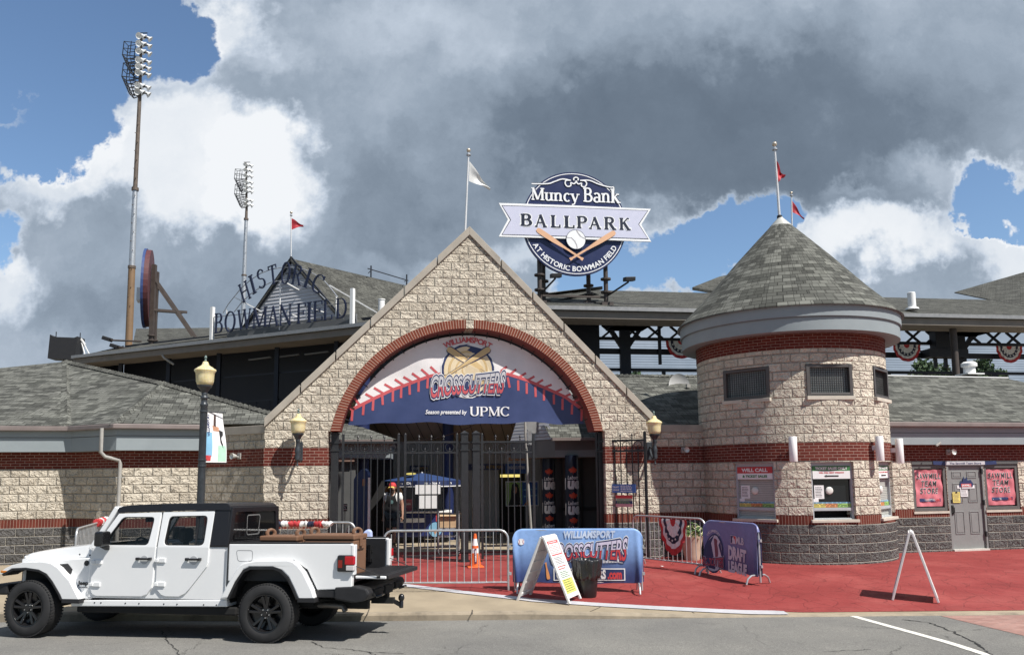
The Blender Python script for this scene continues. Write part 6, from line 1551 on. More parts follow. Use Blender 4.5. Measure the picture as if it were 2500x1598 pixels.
for ch, bl, br_, tl in (('H', (348, 409), (394, 379), (303, 322)), ('I', (402, 363), (425, 349), (377, 259)), ('S', (438, 335), (477, 318), (424, 226)), ('T', (497, 312), (542, 296), (475, 208)), ('O', (556, 304), (604, 302), (552, 181)), ('R', (615, 304), (670, 311), (630, 190)), ('I', (680, 319), (703, 327), (712, 208)), ('C', (722, 342), (775, 361), (752, 236))):
    b0, b1 = H8(*bl), H8(*br_); tt = H8(*tl); hgt = math.hypot(tt[0]-b0[0], tt[1]-b0[1])
    letter(ch, b0, b1, hgt*.97)
for px, y0, y1, nm in ((140, 1395, 1090, 'left'), (1530, 1230, 905, 'right')):
    a, b = H7(px, y0), H7(px, y1); MB().box(a[0]-.075, a[0]+.075, -.02, .13, 8.05, b[1]).build('post', WHITEP, hs)
mb = MB(); a, b = H7(150, 1188), H7(1520, 1040); mb.bar((a[0], .07, (a[1]+.0)), (b[0], .07, b[1]), .028); a, b = H7(250, 1330), H7(440, 1312)
a, b = H7(150, 1340), H7(1520, 1195); mb.bar((a[0], .07, a[1]), (b[0], .07, b[1]), .028); mb.build('letter_rail', GREYPIPE, hs)
ar = MB(); P1_ = [H7(*p) for p in ((250, 1145), (300, 1060), (355, 990), (430, 900), (520, 820), (620, 755), (720, 715), (830, 695), (950, 695), (1060, 715), (1160, 765), (1250, 825), (1320, 905), (1385, 990))]
P2_ = [H7(*p) for p in ((360, 1135), (430, 1045), (520, 960), (620, 890), (720, 845), (830, 822), (940, 822), (1040, 845), (1130, 890), (1200, 950), (1260, 1010))]
for P in (P1_, P2_): ar.tube([(p[0], .07, p[1]) for p in P], .02, 6)
ar.build('letter_arch', pm('pale_steel', (.46, .48, .52), .4, .5), hs)
mb = MB()
for a, b in (((360, 990), (560, 1115)), ((590, 1158), (705, 1185)), ((830, 822), (930, 895)), ((830, 1120), (930, 1170)), ((1080, 1090), (1190, 1120)), ((1300, 870), (1790, 1170)), ((705, 1205), (870, 1195))):
    p, q_ = H7(*a), H7(*b); MB().bar((p[0], .10, p[1]), (q_[0], .55, q_[1]), .045).build('white_brace', WHITEP, hs)
for a, b in (((808, 820), (800, 1310)), ((1065, 1080), (1063, 1210)), ((1362, 975), (1358, 1180)), ((278, 1110), (275, 1180))): p, q_ = H7(*a), H7(*b); MB().bar((p[0], .12, p[1]), (q_[0], .12, max(q_[1], 8.1)), .035).build('white_stay', WHITEP, hs)
flagpole('white flagpole on the peak of the stand dormer', 'bright red pennant flying from the stand dormer', dP-li*.1+Vector((0, 0, -.05)), (711, 522), .03, .06, ((711, 532), (711, 561), (742, 552), -.02), REDFL)
rp_ = atpl(1935, 700, (0, 33.8, 0), (0, -1, 0)); rp_.z = 9.2
flagpole('white flagpole on the stand roof behind the tower roof', 'small red pennant behind the right slope of the tower roof', rp_, (1932, 474), .04, .06, ((1934, 490), (1935, 518), (1962, 534), -.02), REDFL)
t = thing('roof_railing', 'thin dark rail along the dormer ridge left of the entrance gable', 'railing', dP+rd_*4.2, math.atan2(rd_.y, rd_.x))
mb = MB(); mb.bar((0, 0, .42), (2.6, 0, .30), .04)
for x in (.2, 2.5): mb.bar((x, 0, 0), (x, 0, .6), .05); mb.bar((x, 0, .36), (x-.4, -.3, .1), .03)
mb.build('rail', NAVYD, t)

# ------------------------------------------------------------------ the round ballpark sign
bsA = R_(9.0); bsO = atpl(1405, 543, (0, 28.4, 0), (0, -1, 0)); bsO_ = Vector((bsO.x, bsO.y, 0))
bs = thing('round_ballpark_sign', 'big round navy ballpark sign with a white ribbon and crossed bats on the stand roof', 'sign', bsO_, bsA)
bu = Vector((math.cos(bsA), math.sin(bsA), 0)); bnn = Vector((bu.y, -bu.x, 0))
def S7(cx_, cy_): p = atpl(1200+cx_/4.3975, 400+cy_/4.3975, bsO_, bnn); return (p-bsO_).dot(bu), p.z
cx, cz = S7(893, 640); rad = (S7(1436, 640)[0]-S7(350, 640)[0])/2; radz = (S7(893, 72)[1]-S7(893, 1208)[1])/2; rad = (rad+radz)/2
def ring(nm, m, r0, r1, y0, y1, n=72):
    mb = MB()
    if r0 <= 0: mb.prism([(cx+r1*math.cos(2*PI*i/n), cz+r1*math.sin(2*PI*i/n)) for i in range(n)], y0, y1)
    else: mb.lathe([(r0, y0), (r1, y0), (r1, y1), (r0, y1), (r0, y0)], (cx, 0, cz), n, axis='y')
    mb.build(nm, m, bs)
SNAVY = pm('sign_navy', (.015, .023, .082), .35, var=.05, nscale=1.5); SWH = pm('sign_white', (.70, .71, .78), .4, var=.02); SWB = pm('sign_bright_white', (.82, .83, .84), .4, var=.02)
SLIL = pm('sign_lilac_white', (.56, .57, .70), .4, var=.02); SBLK = pm('sign_dark_edge', (.010, .014, .035), .4); BATO = pm('sign_bat_tan', (.68, .40, .24), .45, var=.06, nscale=2)
ring('disc', SNAVY, 0, rad, 0, .12); ring('white_ring', SWB, rad-.085, rad-.055, -.008, 0)
def flat(nm, m, pts, y0, y1): return MB().prism([S7(*p) for p in pts], y0, y1).build(nm, m, bs)
rib = [(75, 428), (880, 455), (1703, 492), (1600, 660), (1707, 842), (890, 812), (75, 787), (172, 605)]
flat('ribbon', SWB, rib, -.09, -.03)
def inset(k0, k1):
    c0 = (890, 635); return [(c0[0]+(p[0]-c0[0])*k0, c0[1]+(p[1]-c0[1])*k1) for p in rib]
flat('ribbon_line', SBLK, inset(.965, .88), -.094, -.09); flat('ribbon_field', SLIL, inset(.953, .845), -.098, -.094)
def bwords(txt, cps, y, m, nm='lettering', bold=None, thick=.16, thin=.075):
    """serif word laid between two photo points (left, right) with a height in crop pixels"""
    (x0, y0_, x1, y1_, hpx) = cps; a, b = S7(x0, y0_), S7(x1, y1_); v, f = serif2d(txt, thick, thin); vx0, vx1 = min(p[0] for p in v), max(p[0] for p in v)
    hh = S7(x0, y0_-hpx)[1]-a[1]; mb = MB(); s_ = (b[1]-a[1])/(b[0]-a[0])
    mb.add([(a[0]+(p[0]-vx0)/(vx1-vx0)*(b[0]-a[0]), y-p[2]*1.5, a[1]+p[1]*hh+(p[0]-vx0)/(vx1-vx0)*(b[0]-a[0])*s_) for p in v], f); mb.build(nm, m, bs, weld=False, recalc=False)
def ballpark(thick, thin, y, m):
    for ch, x0, x1, yb, yt in (('B', 308, 432, 672, 545), ('A', 462, 588, 685, 552), ('L', 632, 735, 690, 558), ('L', 775, 885, 695, 565), ('P', 912, 1022, 698, 570), ('A', 1042, 1168, 706, 578), ('R', 1205, 1330, 712, 580), ('K', 1368, 1485, 716, 588)):
        v, f = serif2d(ch, thick, thin, sl=.045); a, b = S7(x0, yb), S7(x1, yb); tt = S7(x0, yt)
        vx0, vx1 = min(p[0] for p in serif2d(ch, .2, .10, sl=.045)[0]), max(p[0] for p in serif2d(ch, .2, .10, sl=.045)[0])
        mb = MB(); mb.add([(a[0]+(p[0]-vx0)/(vx1-vx0)*(b[0]-a[0]), y-p[2]*1.5, a[1]+p[1]*(tt[1]-a[1])) for p in v], f); mb.build('lettering', m, bs, weld=False, recalc=False)
ballpark(.33, .22, -.101, SWB); ballpark(.20, .105, -.106, SBLK)
for th, tn, y, m in ((.215, .165, -.016, SBLK), (.155, .085, -.022, SWB)):
    bwords('Muncy', (428, 388, 945, 412, 132), y, m, thick=th, thin=tn); bwords('Bank', (985, 408, 1385, 424, 150), y, m, thick=th, thin=tn)
for w_, y, m in ((.085, -.016, SBLK), (.045, -.022, SWB)):
    mb = MB()
    for P in ([(430, 215), (600, 215), (680, 190), (760, 165), (850, 180)], [(850, 180), (800, 180), (790, 215), (815, 245), (850, 235), (850, 205), (885, 215), (915, 185)], [(1310, 250), (1260, 250), (1150, 220), (1050, 180), (950, 180)], [(950, 180), (1000, 185), (1020, 215), (1000, 248), (965, 240), (965, 210), (930, 218), (900, 185)], [(885, 180), (880, 160), (905, 146), (930, 160), (925, 182)], [(1310, 250), (1310, 400)]):
        Q_ = [S7(*p) for p in P]; D_ = []
        for i in range(len(Q_)-1):
            p0_, p1_, p2_, p3_ = Q_[max(i-1, 0)], Q_[i], Q_[i+1], Q_[min(i+2, len(Q_)-1)]
            for k in range(6):
                u = k/6; D_.append(tuple(.5*((2*p1_[j])+(-p0_[j]+p2_[j])*u+(2*p0_[j]-5*p1_[j]+4*p2_[j]-p3_[j])*u*u+(-p0_[j]+3*p1_[j]-3*p2_[j]+p3_[j])*u**3) for j in (0, 1)))
        D_.append(Q_[-1]); v, f = ribbon(D_, lambda dx, dy: w_); mb.add([(p[0], y-.0007*len(mb.f) % .003, p[1]) for p in v], f)
    mb.build('scroll_ornament', m, bs, recalc=False, weld=False)
for (a, b) in (((975, 1035), (480, 710)), ((835, 1035), (1318, 740))):
    mb = MB(); A_, B_ = S7(*a), S7(*b); bat2d(mb, A_, B_, .075, .20, .112+(.006 if a[0] < 900 else 0), lambda x, z, y: (x, y, z)); mb.build('bat', BATO, bs)
bx_, bz_ = S7(898, 822); br_ = (S7(998, 822)[0]-S7(798, 822)[0])/2
for r_, y, m in ((br_+.018, -.122, SBLK), (br_, -.126, SWB)): MB().prism([(bx_+r_*math.cos(2*PI*i/36), bz_+r_*math.sin(2*PI*i/36)) for i in range(36)], y, y+.004).build('baseball', m, bs)
mb = MB()
for pts in ([(800, 800), (850, 805), (885, 840), (905, 880), (912, 925)], [(905, 725), (925, 760), (950, 790), (998, 815)]):
    v, f = ribbon([S7(*p) for p in pts], lambda dx, dy: .012); mb.add([(p[0], -.130, p[1]) for p in v], f)
    for i in range(len(pts)-1):
        for k in range(4): p = S7(pts[i][0]+(pts[i+1][0]-pts[i][0])*k/4, pts[i][1]+(pts[i+1][1]-pts[i][1])*k/4); mb.add([(p[0]-.025, -.1305, p[1]-.015), (p[0]+.025, -.1305, p[1]+.005), (p[0]+.025, -.1305, p[1]+.015), (p[0]-.025, -.1305, p[1]-.005)], [(0, 1, 2, 3)])
mb.build('baseball_seam', pm('grey_seam_print', (.25, .22, .24), .5), bs, recalc=False)
arch_word(bs, 'lettering', 'AT HISTORIC BOWMAN FIELD', cx, cz, rad-.165, -62, 62, .195, -.012, SWB, None, .022, up=False)
zroof = 8.5
for px, y0_, y1_, dy in ((527, 1060, 1400, .25), (607, 1100, 1390, .9), (1105, 1180, 1390, .9), (1243, 1120, 1420, .25)):
    a, b = S7(px, y0_), S7(px, y1_); MB().tube([(a[0], dy, zroof-.35), (a[0], dy, a[1]+.4)], .085, 10).build('support_post', BROWNST, bs, smooth=True)
    mb = MB()
    for k in (.15, .62): z = b[1]+(a[1]-b[1])*k+.05; mb.lathe([(.085, -.03), (.2, -.03), (.2, .03), (.085, .03)], (a[0], dy, z), 12)
    mb.box(a[0]-.22, a[0]+.22, dy-.22, dy+.22, 8.1, 8.42 if dy < .5 else 8.6); mb.build('post_collar', BROWNST, bs)
mb = MB(); a, b = S7(560, 1395), S7(1250, 1415); mb.bar((a[0], .25, a[1]), (b[0], .25, b[1]), .07); mb.build('tie_bar', BROWNST, bs)
for lab, hx_, ax_ in (('dark floodlight on an arm below the left side of the round sign', (635, 1265), (540, 1380)), ('dark floodlight on an arm below the right side of the round sign', (1400, 1300), (1270, 1395))):
    h_, a = S7(*hx_), S7(*ax_); t = thing('sign_floodlight', lab, 'floodlight', bsO_, bsA, 'floodlights lighting the round sign')
    mb = MB(); mb.obox((h_[0], -.9, h_[1]), (.19, 0, .01), (0, .18, .03), (0, -.012, .075)); mb.build('housing', BLACKPR, t, bevel=.02)
    mb = MB(); mb.tube([(a[0], .2, a[1]), (h_[0], -.8, h_[1]-.08)], .035, 8); mb.build('arm', BLACKPR, t)

# second round sign, seen from behind and almost edge on, at the far left
e0_ = LP(16.2, 3.0, 0); es = thing('round_sign_frame', 'second round sign seen edge on with brown steel frame at the far left roof', 'sign', e0_, 0)
vd = Vector((e0_.x, e0_.y, 0)).normalized(); vr = Vector((vd.y, -vd.x, 0)); ang = R_(5); ax1 = (vd*math.cos(ang)+vr*math.sin(ang)); ax2 = Vector((-ax1.y, ax1.x, 0))
def E(a, b, z): return ax1*a+ax2*b+Vector((0, 0, z))
zc_ = atpl(345, 705, e0_, (0, -1, 0)).z; re_ = 2.0
mb = MB(); n = 40
v = [E(re_*math.cos(2*PI*i/n), b, zc_+re_*math.sin(2*PI*i/n)) for b in (.0, .22) for i in range(n)]
mb.add(v, [tuple(range(n)), tuple(range(2*n-1, n-1, -1))]+[(i, (i+1) % n, n+(i+1) % n, n+i) for i in range(n)]); mb.build('disc', pm('maroon_sign_back', (.085, .022, .026), .6, var=.25), es)
mb = MB(); v = [E(re_*1.03*math.cos(2*PI*i/n), b, zc_+re_*1.03*math.sin(2*PI*i/n)) for b in (.22, .34) for i in range(n)]
mb.add(v, [tuple(range(n)), tuple(range(2*n-1, n-1, -1))]+[(i, (i+1) % n, n+(i+1) % n, n+i) for i in range(n)]); mb.build('face_rim', pm('blue_sign_rim', (.03, .06, .18), .5), es)
mb = MB(); mb.obox(E(.15, .55, zc_-.35), ax1*.4, ax2*.12, Vector((0, 0, .33))); mb.build('white_lamp_box', WHITEP, es)
for a_ in (-.75, .75): MB().bar(E(a_, -.16, 8.4), E(a_, -.16, zc_+1.1), .2).build('upright', BROWNST, es)
zb_ = zc_+.45
for a_ in (-.75, .75):
    far = E(a_, -2.3, 8.85)
    mb = MB(); mb.bar(E(a_, -.16, zb_), far+Vector((0, 0, .35)), .14); mb.bar(E(a_, -.16, zc_-1.0), E(a_, -1.5, zc_-1.02), .12) if a_ > 0 else mb.bar(E(a_, -.16, zc_-1.25), E(a_, -1.8, zc_-1.28), .12); mb.build('brace', BROWNST, es)
    MB().tube([far+Vector((0, 0, -.6)), far+Vector((0, 0, .45))], .1, 10).build('foot_post', BROWNST, es)
    mb = MB(); mb.lathe([(.1, -.03), (.2, -.03), (.2, .03), (.1, .03)], far+Vector((0, 0, .4)), 12); mb.lathe([(.1, -.03), (.2, -.03), (.2, .03), (.1, .03)], far+Vector((0, 0, -.05)), 12); mb.build('foot_collar', BROWNST, es)
    mb = MB(); mb.lathe([(.1, -.03), (.2, -.03), (.2, .03), (.1, .03)], E(a_, -.16, 9.25), 12); mb.lathe([(.1, -.03), (.2, -.03), (.2, .03), (.1, .03)], E(a_, -.16, 9.0), 12); mb.build('upright_collar', BROWNST, es)
for lab, px, py, apx_ in (('small floodlight on a long arm left of the brown light pole', 262, 827, 345), ('small floodlight just above the left roof edge', 281, 845, 330)):
    p = atpl(px, py, e0_+Vector((0, -1.0, 0)), (0, -1, 0)); q2_ = atpl(apx_, py+6, e0_+Vector((0, -1.0, 0)), (0, -1, 0)); t = thing('sign_floodlight', lab, 'floodlight', p, 0, 'floodlights on the far left roof')
    MB().obox((0, 0, 0), (.19, 0, -.06), (0, .2, 0), (.03, 0, .09)).build('housing', BLACKPR, t, bevel=.03); MB().tube([(.1, 0, -.06), tuple(q2_-p)], .045, 8).build('arm', BROWNST, t)
p = atpl(162, 848, (0, 46, 0), (0, -1, 0)); t = thing('equipment_cabinet', 'black boxy cabinet on a post beyond the left roof end', 'cabinet', (p.x, p.y, 0), R_(6))
MB().prism([(-.80, p.z-.72), (.72, p.z-.80), (.82, p.z+.60), (.62, p.z+.52), (-.55, p.z+.56), (-.74, p.z+.70)], -.5, .5).build('cabinet', BLACKPR, t)
MB().box(-.1, .1, -.1, .1, -.4, p.z-.7).build('post', BLACKPR, t); MB().bar((-.62, 0, p.z+.5), (-.62, 0, p.z+.95), .04).build('spike', BLACKPR, t); MB().bar((.75, 0, p.z+.5), (.75, 0, p.z+.9), .04).build('spike', BLACKPR, t)
mb = MB(); mb.bar((.85, 0, p.z+.5), (1.5, -.2, p.z-.6), .05); mb.bar((.85, 0, p.z+.3), (1.2, -.2, p.z-.6), .05); mb.bar((.8, 0, p.z+.55), (1.05, 0, p.z+.2), .09); mb.build('white_stay', WHITEP, t)

# ------------------------------------------------------------------ floodlight towers
RUST = pm('rusty_steel', (.105, .082, .066), .7, var=.3, nscale=3); OCHRE = pm('ochre_pole_paint', (.185, .115, .062), .6, var=.12, nscale=1.5)
LAMPW = pm('white_reflector', (.75, .76, .76), .35, .1, var=.05)
def light_tower(label, Y, pts, k=1.):
    """pts: photo points foot, joint, collar, rack foot, top"""
    w_ = [atpl(*p, (0, Y, 0), (0, -1, 0)) for p in pts]; base = Vector((w_[0].x, Y, 0)); t = thing('floodlight_tower', label, 'light pole', base, 0, 'ballpark floodlight towers')
    L_ = [p-base for p in w_]; L_[0].z = min(L_[0].z, 3); z0 = Vector((L_[0].x-(L_[1].x-L_[0].x)*.2, 0, 0))
    MB().tube([z0, L_[1]], [.30*k, .26*k], 14).build('lower_pole', OCHRE if k == 1. else GALV, t, smooth=True)
    MB().tube([L_[1], L_[2]], [.24*k, .19*k], 14).build('middle_pole', GALV, t, smooth=True)
    MB().tube([L_[2], L_[3]], [.17*k, .145*k], 14).build('upper_pole', RUST, t, smooth=True)
    MB().tube([L_[3], L_[4]], [.14*k, .10*k], 10).build('rack_mast', RUST, t, smooth=True)
    mb = MB(); d = (L_[2]-L_[1]).normalized(); mb.tube([L_[2]-d*.12, L_[2]+d*.12], .27*k, 14); mb.tube([L_[1]-d*.1, L_[1]+d*.1], .30*k, 14); mb.build('pole_collar', RUST, t)
    mb = MB(); n = 22
    for i in range(n):
        p = z0.lerp(L_[3], .45+.5*i/n); s = 1 if i % 2 else -1; mb.bar(p, p+Vector((s*.1, -.32*k, 0)), .04)
    mb.build('climbing_peg_grille', RUST, t)
    top, bot = L_[4], L_[3]; H_ = top.z-bot.z
    def at(f): return bot.lerp(top, f)
    for f0, f1 in ((.02, .30), (.36, .64)):  # service platforms to the left
        a, b = at(f0), at(f1); mb = MB(); W_ = 1.05*k
        p0_, p1_ = a+Vector((-.62*W_, 0, 0)), b+Vector((-1.25*W_, 0, 0))
        for q1, q2, y in ((p0_, p1_, -.35), (p0_, p1_, .35)): mb.bar(q1+Vector((0, y, 0)), q2+Vector((0, y, 0)), .075)
        for i in range(6):
            u = i/5; c1 = p0_.lerp(p1_, u); c2 = a.lerp(b, u); mb.bar(c1+Vector((0, -.35, 0)), c2, .06); mb.bar(c1+Vector((0, .35, 0)), c2, .06); mb.bar(c1+Vector((0, -.35, 0)), c1+Vector((0, .35, 0)), .05)
        for i in range(1, 3): u = i/3; mb.bar(p0_.lerp(a, u), p1_.lerp(b, u), .05)
        hz = Vector((.08, 0, 1.15*k)); 
        for q1 in (p1_, p1_.lerp(b, .45)):
            for y in (-.35, .35): mb.bar(q1+Vector((0, y, 0)), q1+hz+Vector((0, y, 0)), .05)
        for hh in (.5, 1.): mb.bar(p1_+hz*hh+Vector((0, -.35, 0)), b+hz*hh, .04); mb.bar(p1_+hz*hh+Vector((0, .35, 0)), b+hz*hh, .04); mb.bar(p1_+hz*hh+Vector((0, -.35, 0)), p1_+hz*hh+Vector((0, .35, 0)), .04)
        mb.build('service_platform_grille', IRON, t)
    mb = MB(); rows = [.06, .16, .36, .46, .56, .70, .82, .94]
    for f in rows: mb.bar(at(f)+Vector((-.2, -.25, 0)), at(f)+Vector((.75*k, .1, 0)), .08)
    mb.bar(at(1.0)+Vector((-.3, 0, .1)), at(1.0)+Vector((.5, 0, .1)), .06); mb.build('cross_arm', IRON, t)
    for f in rows:
        for j, (dx, dy) in enumerate(((-.05, -.38), (.32, -.2), (.62, .15))):
            c = at(f)+Vector((dx*k, dy*k, .0)); dr_ = Vector((.75, .35 if j else -.45, -.52)).normalized(); m_ = MB()
            m_.lathe([(0, -.34), (.12, -.30), (.16, -.12), (.34, .10), (.345, .12), (.30, .10), (.10, -.10), (0, -.12)], n=14)
            rot = dr_.to_track_quat('Z', 'Y').to_matrix()
            m_.v = [tuple(c+rot @ (Vector(p)*k*.78)) for p in m_.v]; m_.build('lamp', LAMPW, t, smooth=True)
light_tower('tall floodlight tower with ochre foot at the left of the sky', 60., ((316, 838), (322, 652), (330, 462), (341, 238), (345, 84)))
light_tower('farther and shorter floodlight tower behind the rooftop letters', 94., ((594, 790), (596, 672), (601, 535), (602, 508), (601, 398)), 1.05)

# ------------------------------------------------------------------ trees beyond the stand
def leafmat(n, c): return pm(n, c, .6, var=.45, nscale=1.2)
LEAF = leafmat('dark_green_foliage', (.045, .085, .028))
def tree(label, px, py0, py1, Y, wpx, seed):
    rng = random.Random(seed); c = atpl(px, (py0+py1)/2, (0, Y, 0), (0, -1, 0)); hz = (py1-py0)/1900*Y/2; wx = wpx/1900*Y/2
    t = thing('tree', label, 'tree', (c.x, Y, 0), 0, 'trees beyond the stand')
    tr = MB(); tr.tube([(0, 0, -.4), (.1, 0, c.z*.5), (0, .1, c.z)], [.35, .25, .12], 10)
    for i in range(9): a = rng.random()*2*PI; tr.tube([(0, 0, c.z*.45+i*.3), (wx*.7*math.cos(a), wx*.7*math.sin(a), c.z+hz*(rng.random()-.2))], [.10, .03], 6)
    tr.build('trunk', pm('brown_bark', (.09, .065, .045), .9), t); lv = MB(); cl = [(rng.gauss(0, .42), rng.gauss(0, .4), rng.gauss(0, .42), .25+.25*rng.random()) for _ in range(46)]
    for i in range(5200):
        k = cl[rng.randrange(46)]; v = Vector((rng.gauss(0, 1), rng.gauss(0, 1), rng.gauss(0, 1))).normalized()*k[3]*rng.random()**.4
        p = Vector(((k[0]+v.x)*wx, (k[1]+v.y)*wx, c.z+(k[2]+v.z)*hz)); s = .13+.12*rng.random()
        d = Vector((rng.gauss(0, 1), rng.gauss(0, 1), rng.gauss(0, 1))).normalized(); e = d.cross(Vector((rng.gauss(0, 1), rng.gauss(0, 1), rng.gauss(0, 1)))).normalized(); lv.add([p-d*s, p-e*s*.55, p+d*s, p+e*s*.55], [(0, 1, 2, 3)])
    lv.build('crown', LEAF, t, recalc=False, weld=False)
tree('leafy tree beyond the stand left of the store roof fan', 2290, 884, 990, 58., 160, 5); tree('leafy tree beyond the stand right of the store roof fan', 2395, 893, 990, 60., 90, 6); tree('small leafy tree beyond the stand under the gable slope', 1535, 908, 1010, 62., 70, 8)

# ================================================================== inside the arch
ins = thing('concourse_wall', 'dark grey concourse wall with doorways below the stand seats', 'wall', (-6.5, 26.6, 0), R_(6))
mb = MB()
for x0, x1, z0, z1 in ((0, 6.05, 0, 5), (6.05, 7.0, 2.35, 5), (7.0, 14, 0, 5)): mb.box(x0, x1, 0, .2, z0, z1)
mb.build('wall', pm('concourse_grey', (.34, .34, .33), .8, var=.1, nscale=1.5), ins)
MB().box(6.0, 7.05, .9, 1.0, 0, 2.5).build('doorway', DARK, ins)
MB().box(6.15, 6.85, .5, .6, 1.95, 2.05).build('ceiling_lamp', pm('yellow_tube', (.5, .42, .1), .5, emit=((1., .82, .25), .7)), ins)
ce = thing('stand_underside', 'sloping tan boarded underside of the stand above the gates', 'ceiling', (0, 0, 0), 0)
mb = MB(); mb.grid(lambda a, b: (-5.4+6.6*a, 24.0+2.8*b+(-5.4+6.6*a)*.1, 4.25-1.06*b), 1, 22).build('boarding', pm('tan_boards', (.30, .235, .16), .75, var=.15, nscale=1), ce, recalc=False)
mb = MB()
for i in range(19): x = -5.3+i*.34; mb.add([(x, 24.0+x*.1, 4.244), (x+.02, 24.0+x*.1, 4.244), (x+.32, 26.8+x*.1, 3.184), (x+.30, 26.8+x*.1, 3.184)], [(0, 1, 2, 3)])
mb.build('board_groove', BLACKPR, ce, recalc=False)
MB().poly([(-5.2, 23.4, 4.5), (4.6, 24.4, 4.5), (4.6, 27.2, 4.3), (-5.2, 27.2, 4.3)]).build('shade_slab', CHAR, ce, recalc=False)  # unseen slab added to keep the sun off the concourse wall
def at_ground(px, py): return ground(px, py)
def column(label, px, Y, r, ztop, m=None):
    p = atY(px, 1200, Y); t = thing('steel_column', label, 'column', (p.x, Y, 0), 0, 'round columns under the stand'); MB().lathe([(r*1.5, 0), (r*1.5, .05), (r, .06), (r, ztop), (0, ztop)], n=24).build('shaft', m or NAVYB, t, smooth=True, angle=50); return t
NAVYB = pm('blue_column_paint', (.012, .020, .075), .45, var=.1, nscale=2)
column('round blue column right of centre behind the closed gates', 1094, 25.3, .18, 5.6); column('round blue column behind the leaning blue board', 884, 23.7, .20, 5.4)
# left concession kiosk (the back of the shingled building) and right kiosk
ki = thing('concession_kiosk', 'dark concession kiosk with shingle roof just inside the left gate', 'kiosk', (-5.2, 22.4, 0), R_(6))
def kxz(px, py, o=ki): p = atpl(px, py, o.location, (math.sin(o.rotation_euler.z), -math.cos(o.rotation_euler.z), 0)); q_ = local(o, p); return q_.x, q_.z
xr_ = kxz(952, 1090)[0]; zf0, zf1 = kxz(900, 1117)[1], kxz(900, 1088)[1]; ze = kxz(900, 1073)[1]; ztp = kxz(845, 1033)[1]
MB().box(-2.5, kxz(866, 1200)[0], .15, 3, 0, zf0).build('wall', CHAR, ki); MB().box(-2.5, xr_, -.02, 3, zf0, zf1).build('frieze', PANEL, ki); MB().box(-2.5, xr_+.08, -.08, 3, zf1, ze).build('soffit_board', GUTTER, ki); MB().box(-2.5, xr_+.1, -.25, -.08, ze-.10, ze).build('gutter', GUTTER, ki)
MB().box(-2.5, kxz(865, 1120)[0], .0, .16, zf0-.10, zf0).build('soffit', SOFFIT, ki)
q_ = MB(); xl_ = kxz(835, 1033)[0]; q_.poly([(-2.5, -.25, ze), (xr_+.2, -.25, ze), (xl_-.5, 2.2, ztp+.35), (-2.5, 2.2, ztp+.35)]); q_.poly([(xr_+.2, -.25, ze), (xr_+.2, 3, ze), (xl_-.5, 2.2, ztp+.35)]); q_.build('roof', SHG, ki, recalc=False)
MB().box(-2.5, kxz(948, 1120)[0], 2.3, 3, 0, zf0).build('inner_wall', DARK, ki)
kr = thing('drink_kiosk', 'grey kiosk with shingled roof and siding gable just inside the right gate', 'kiosk', (1.35, 22.5, 0), R_(4))
x0_ = kxz(1355, 1100, kr)[0]; z0_, z1_ = kxz(1400, 1115, kr)[1], kxz(1400, 1098, kr)[1]; z2_, z3_ = kxz(1400, 1078, kr)[1], kxz(1400, 1071, kr)[1]; zt_ = kxz(1400, 1030, kr)[1]
dk = Vector((-.62, .80, 0)) # the chamfered side runs back to the left
ch_ = [(x0_+dk.x*1.9, dk.y*1.9), (x0_, 0), (x0_+3.2, 0)]
MB().poly([(*ch_[0], z0_), (*ch_[1], z0_), (*ch_[1], z3_), (*ch_[0], z3_)]).build('side_panel', PANELD, kr, recalc=False)
MB().box(x0_, x0_+3.2, -.004, .1, z0_, z1_).build('frieze', PANEL, kr); MB().box(x0_, x0_+3.2, -.012, .1, z1_, z2_+.03).build('soffit_board', PANELD, kr); MB().box(x0_-.1, x0_+3.2, -.28, -.012, z2_+.03, z3_+.03).build('gutter', GUTTER, kr)
MB().poly([(*ch_[0], z0_), (*ch_[1], z0_), (*ch_[2], z0_), (ch_[2][0], 2.5, z0_), (ch_[0][0], 2.5, z0_)]).build('soffit', SOFFIT, kr, recalc=False)
q_ = MB(); q_.poly([(x0_-.15, -.28, z3_+.03), (x0_+3.2, -.28, z3_+.03), (x0_+3.2, 1.6, zt_+.8), (x0_-.55, 1.6, zt_+.8)]); q_.build('roof', SHG, kr, recalc=False)
mb = MB(); n = 10
for i in range(n):
    za_, zb__ = z3_+(zt_+.5-z3_)*i/n, z3_+(zt_+.5-z3_)*(i+1)/n; k0, k1 = 1-.5*i/n, 1-.5*(i+1)/n; o = Vector((-.025, -.02, 0))
    A0, A1 = Vector((*ch_[0], 0)), Vector((*ch_[1], 0)); mid_ = (A0+A1)/2
    a_, b_, c_, d__ = mid_+(A0-mid_)*k0, mid_+(A1-mid_)*k0, mid_+(A1-mid_)*k1, mid_+(A0-mid_)*k1
    a_.z = b_.z = za_; c_.z = d__.z = zb__; mb.add([a_+o, b_+o, c_, d__], [(0, 1, 2, 3)])
mb.build('gable_siding', SID, kr, recalc=False)
MB().box(x0_-.3, x0_+3.2, 1.2, 1.3, 0, z0_).build('wall', CHAR, kr)
mb = MB(); mb.box(x0_+.2, x0_+3, 1.15, 1.21, .95, 1.05); mb.box(x0_+.9, x0_+.96, 1.14, 1.2, 0, z0_); mb.box(x0_-.2, x0_+.35, 1.15, 1.19, 0, z0_); mb.build('wall_trim', IRON, kr)
a, zz = kxz(1322, 1045, kr); mb = MB(); mb.lathe([(.0, 0), (.24, 0), (.24, .02), (0, .02)], (x0_-.55, .50, zt_-.05), 24, axis='y'); mb.build('round_plaque', pm('grey_plaque', (.25, .25, .25), .5), kr)
from mathutils.geometry import tessellate_polygon as tess
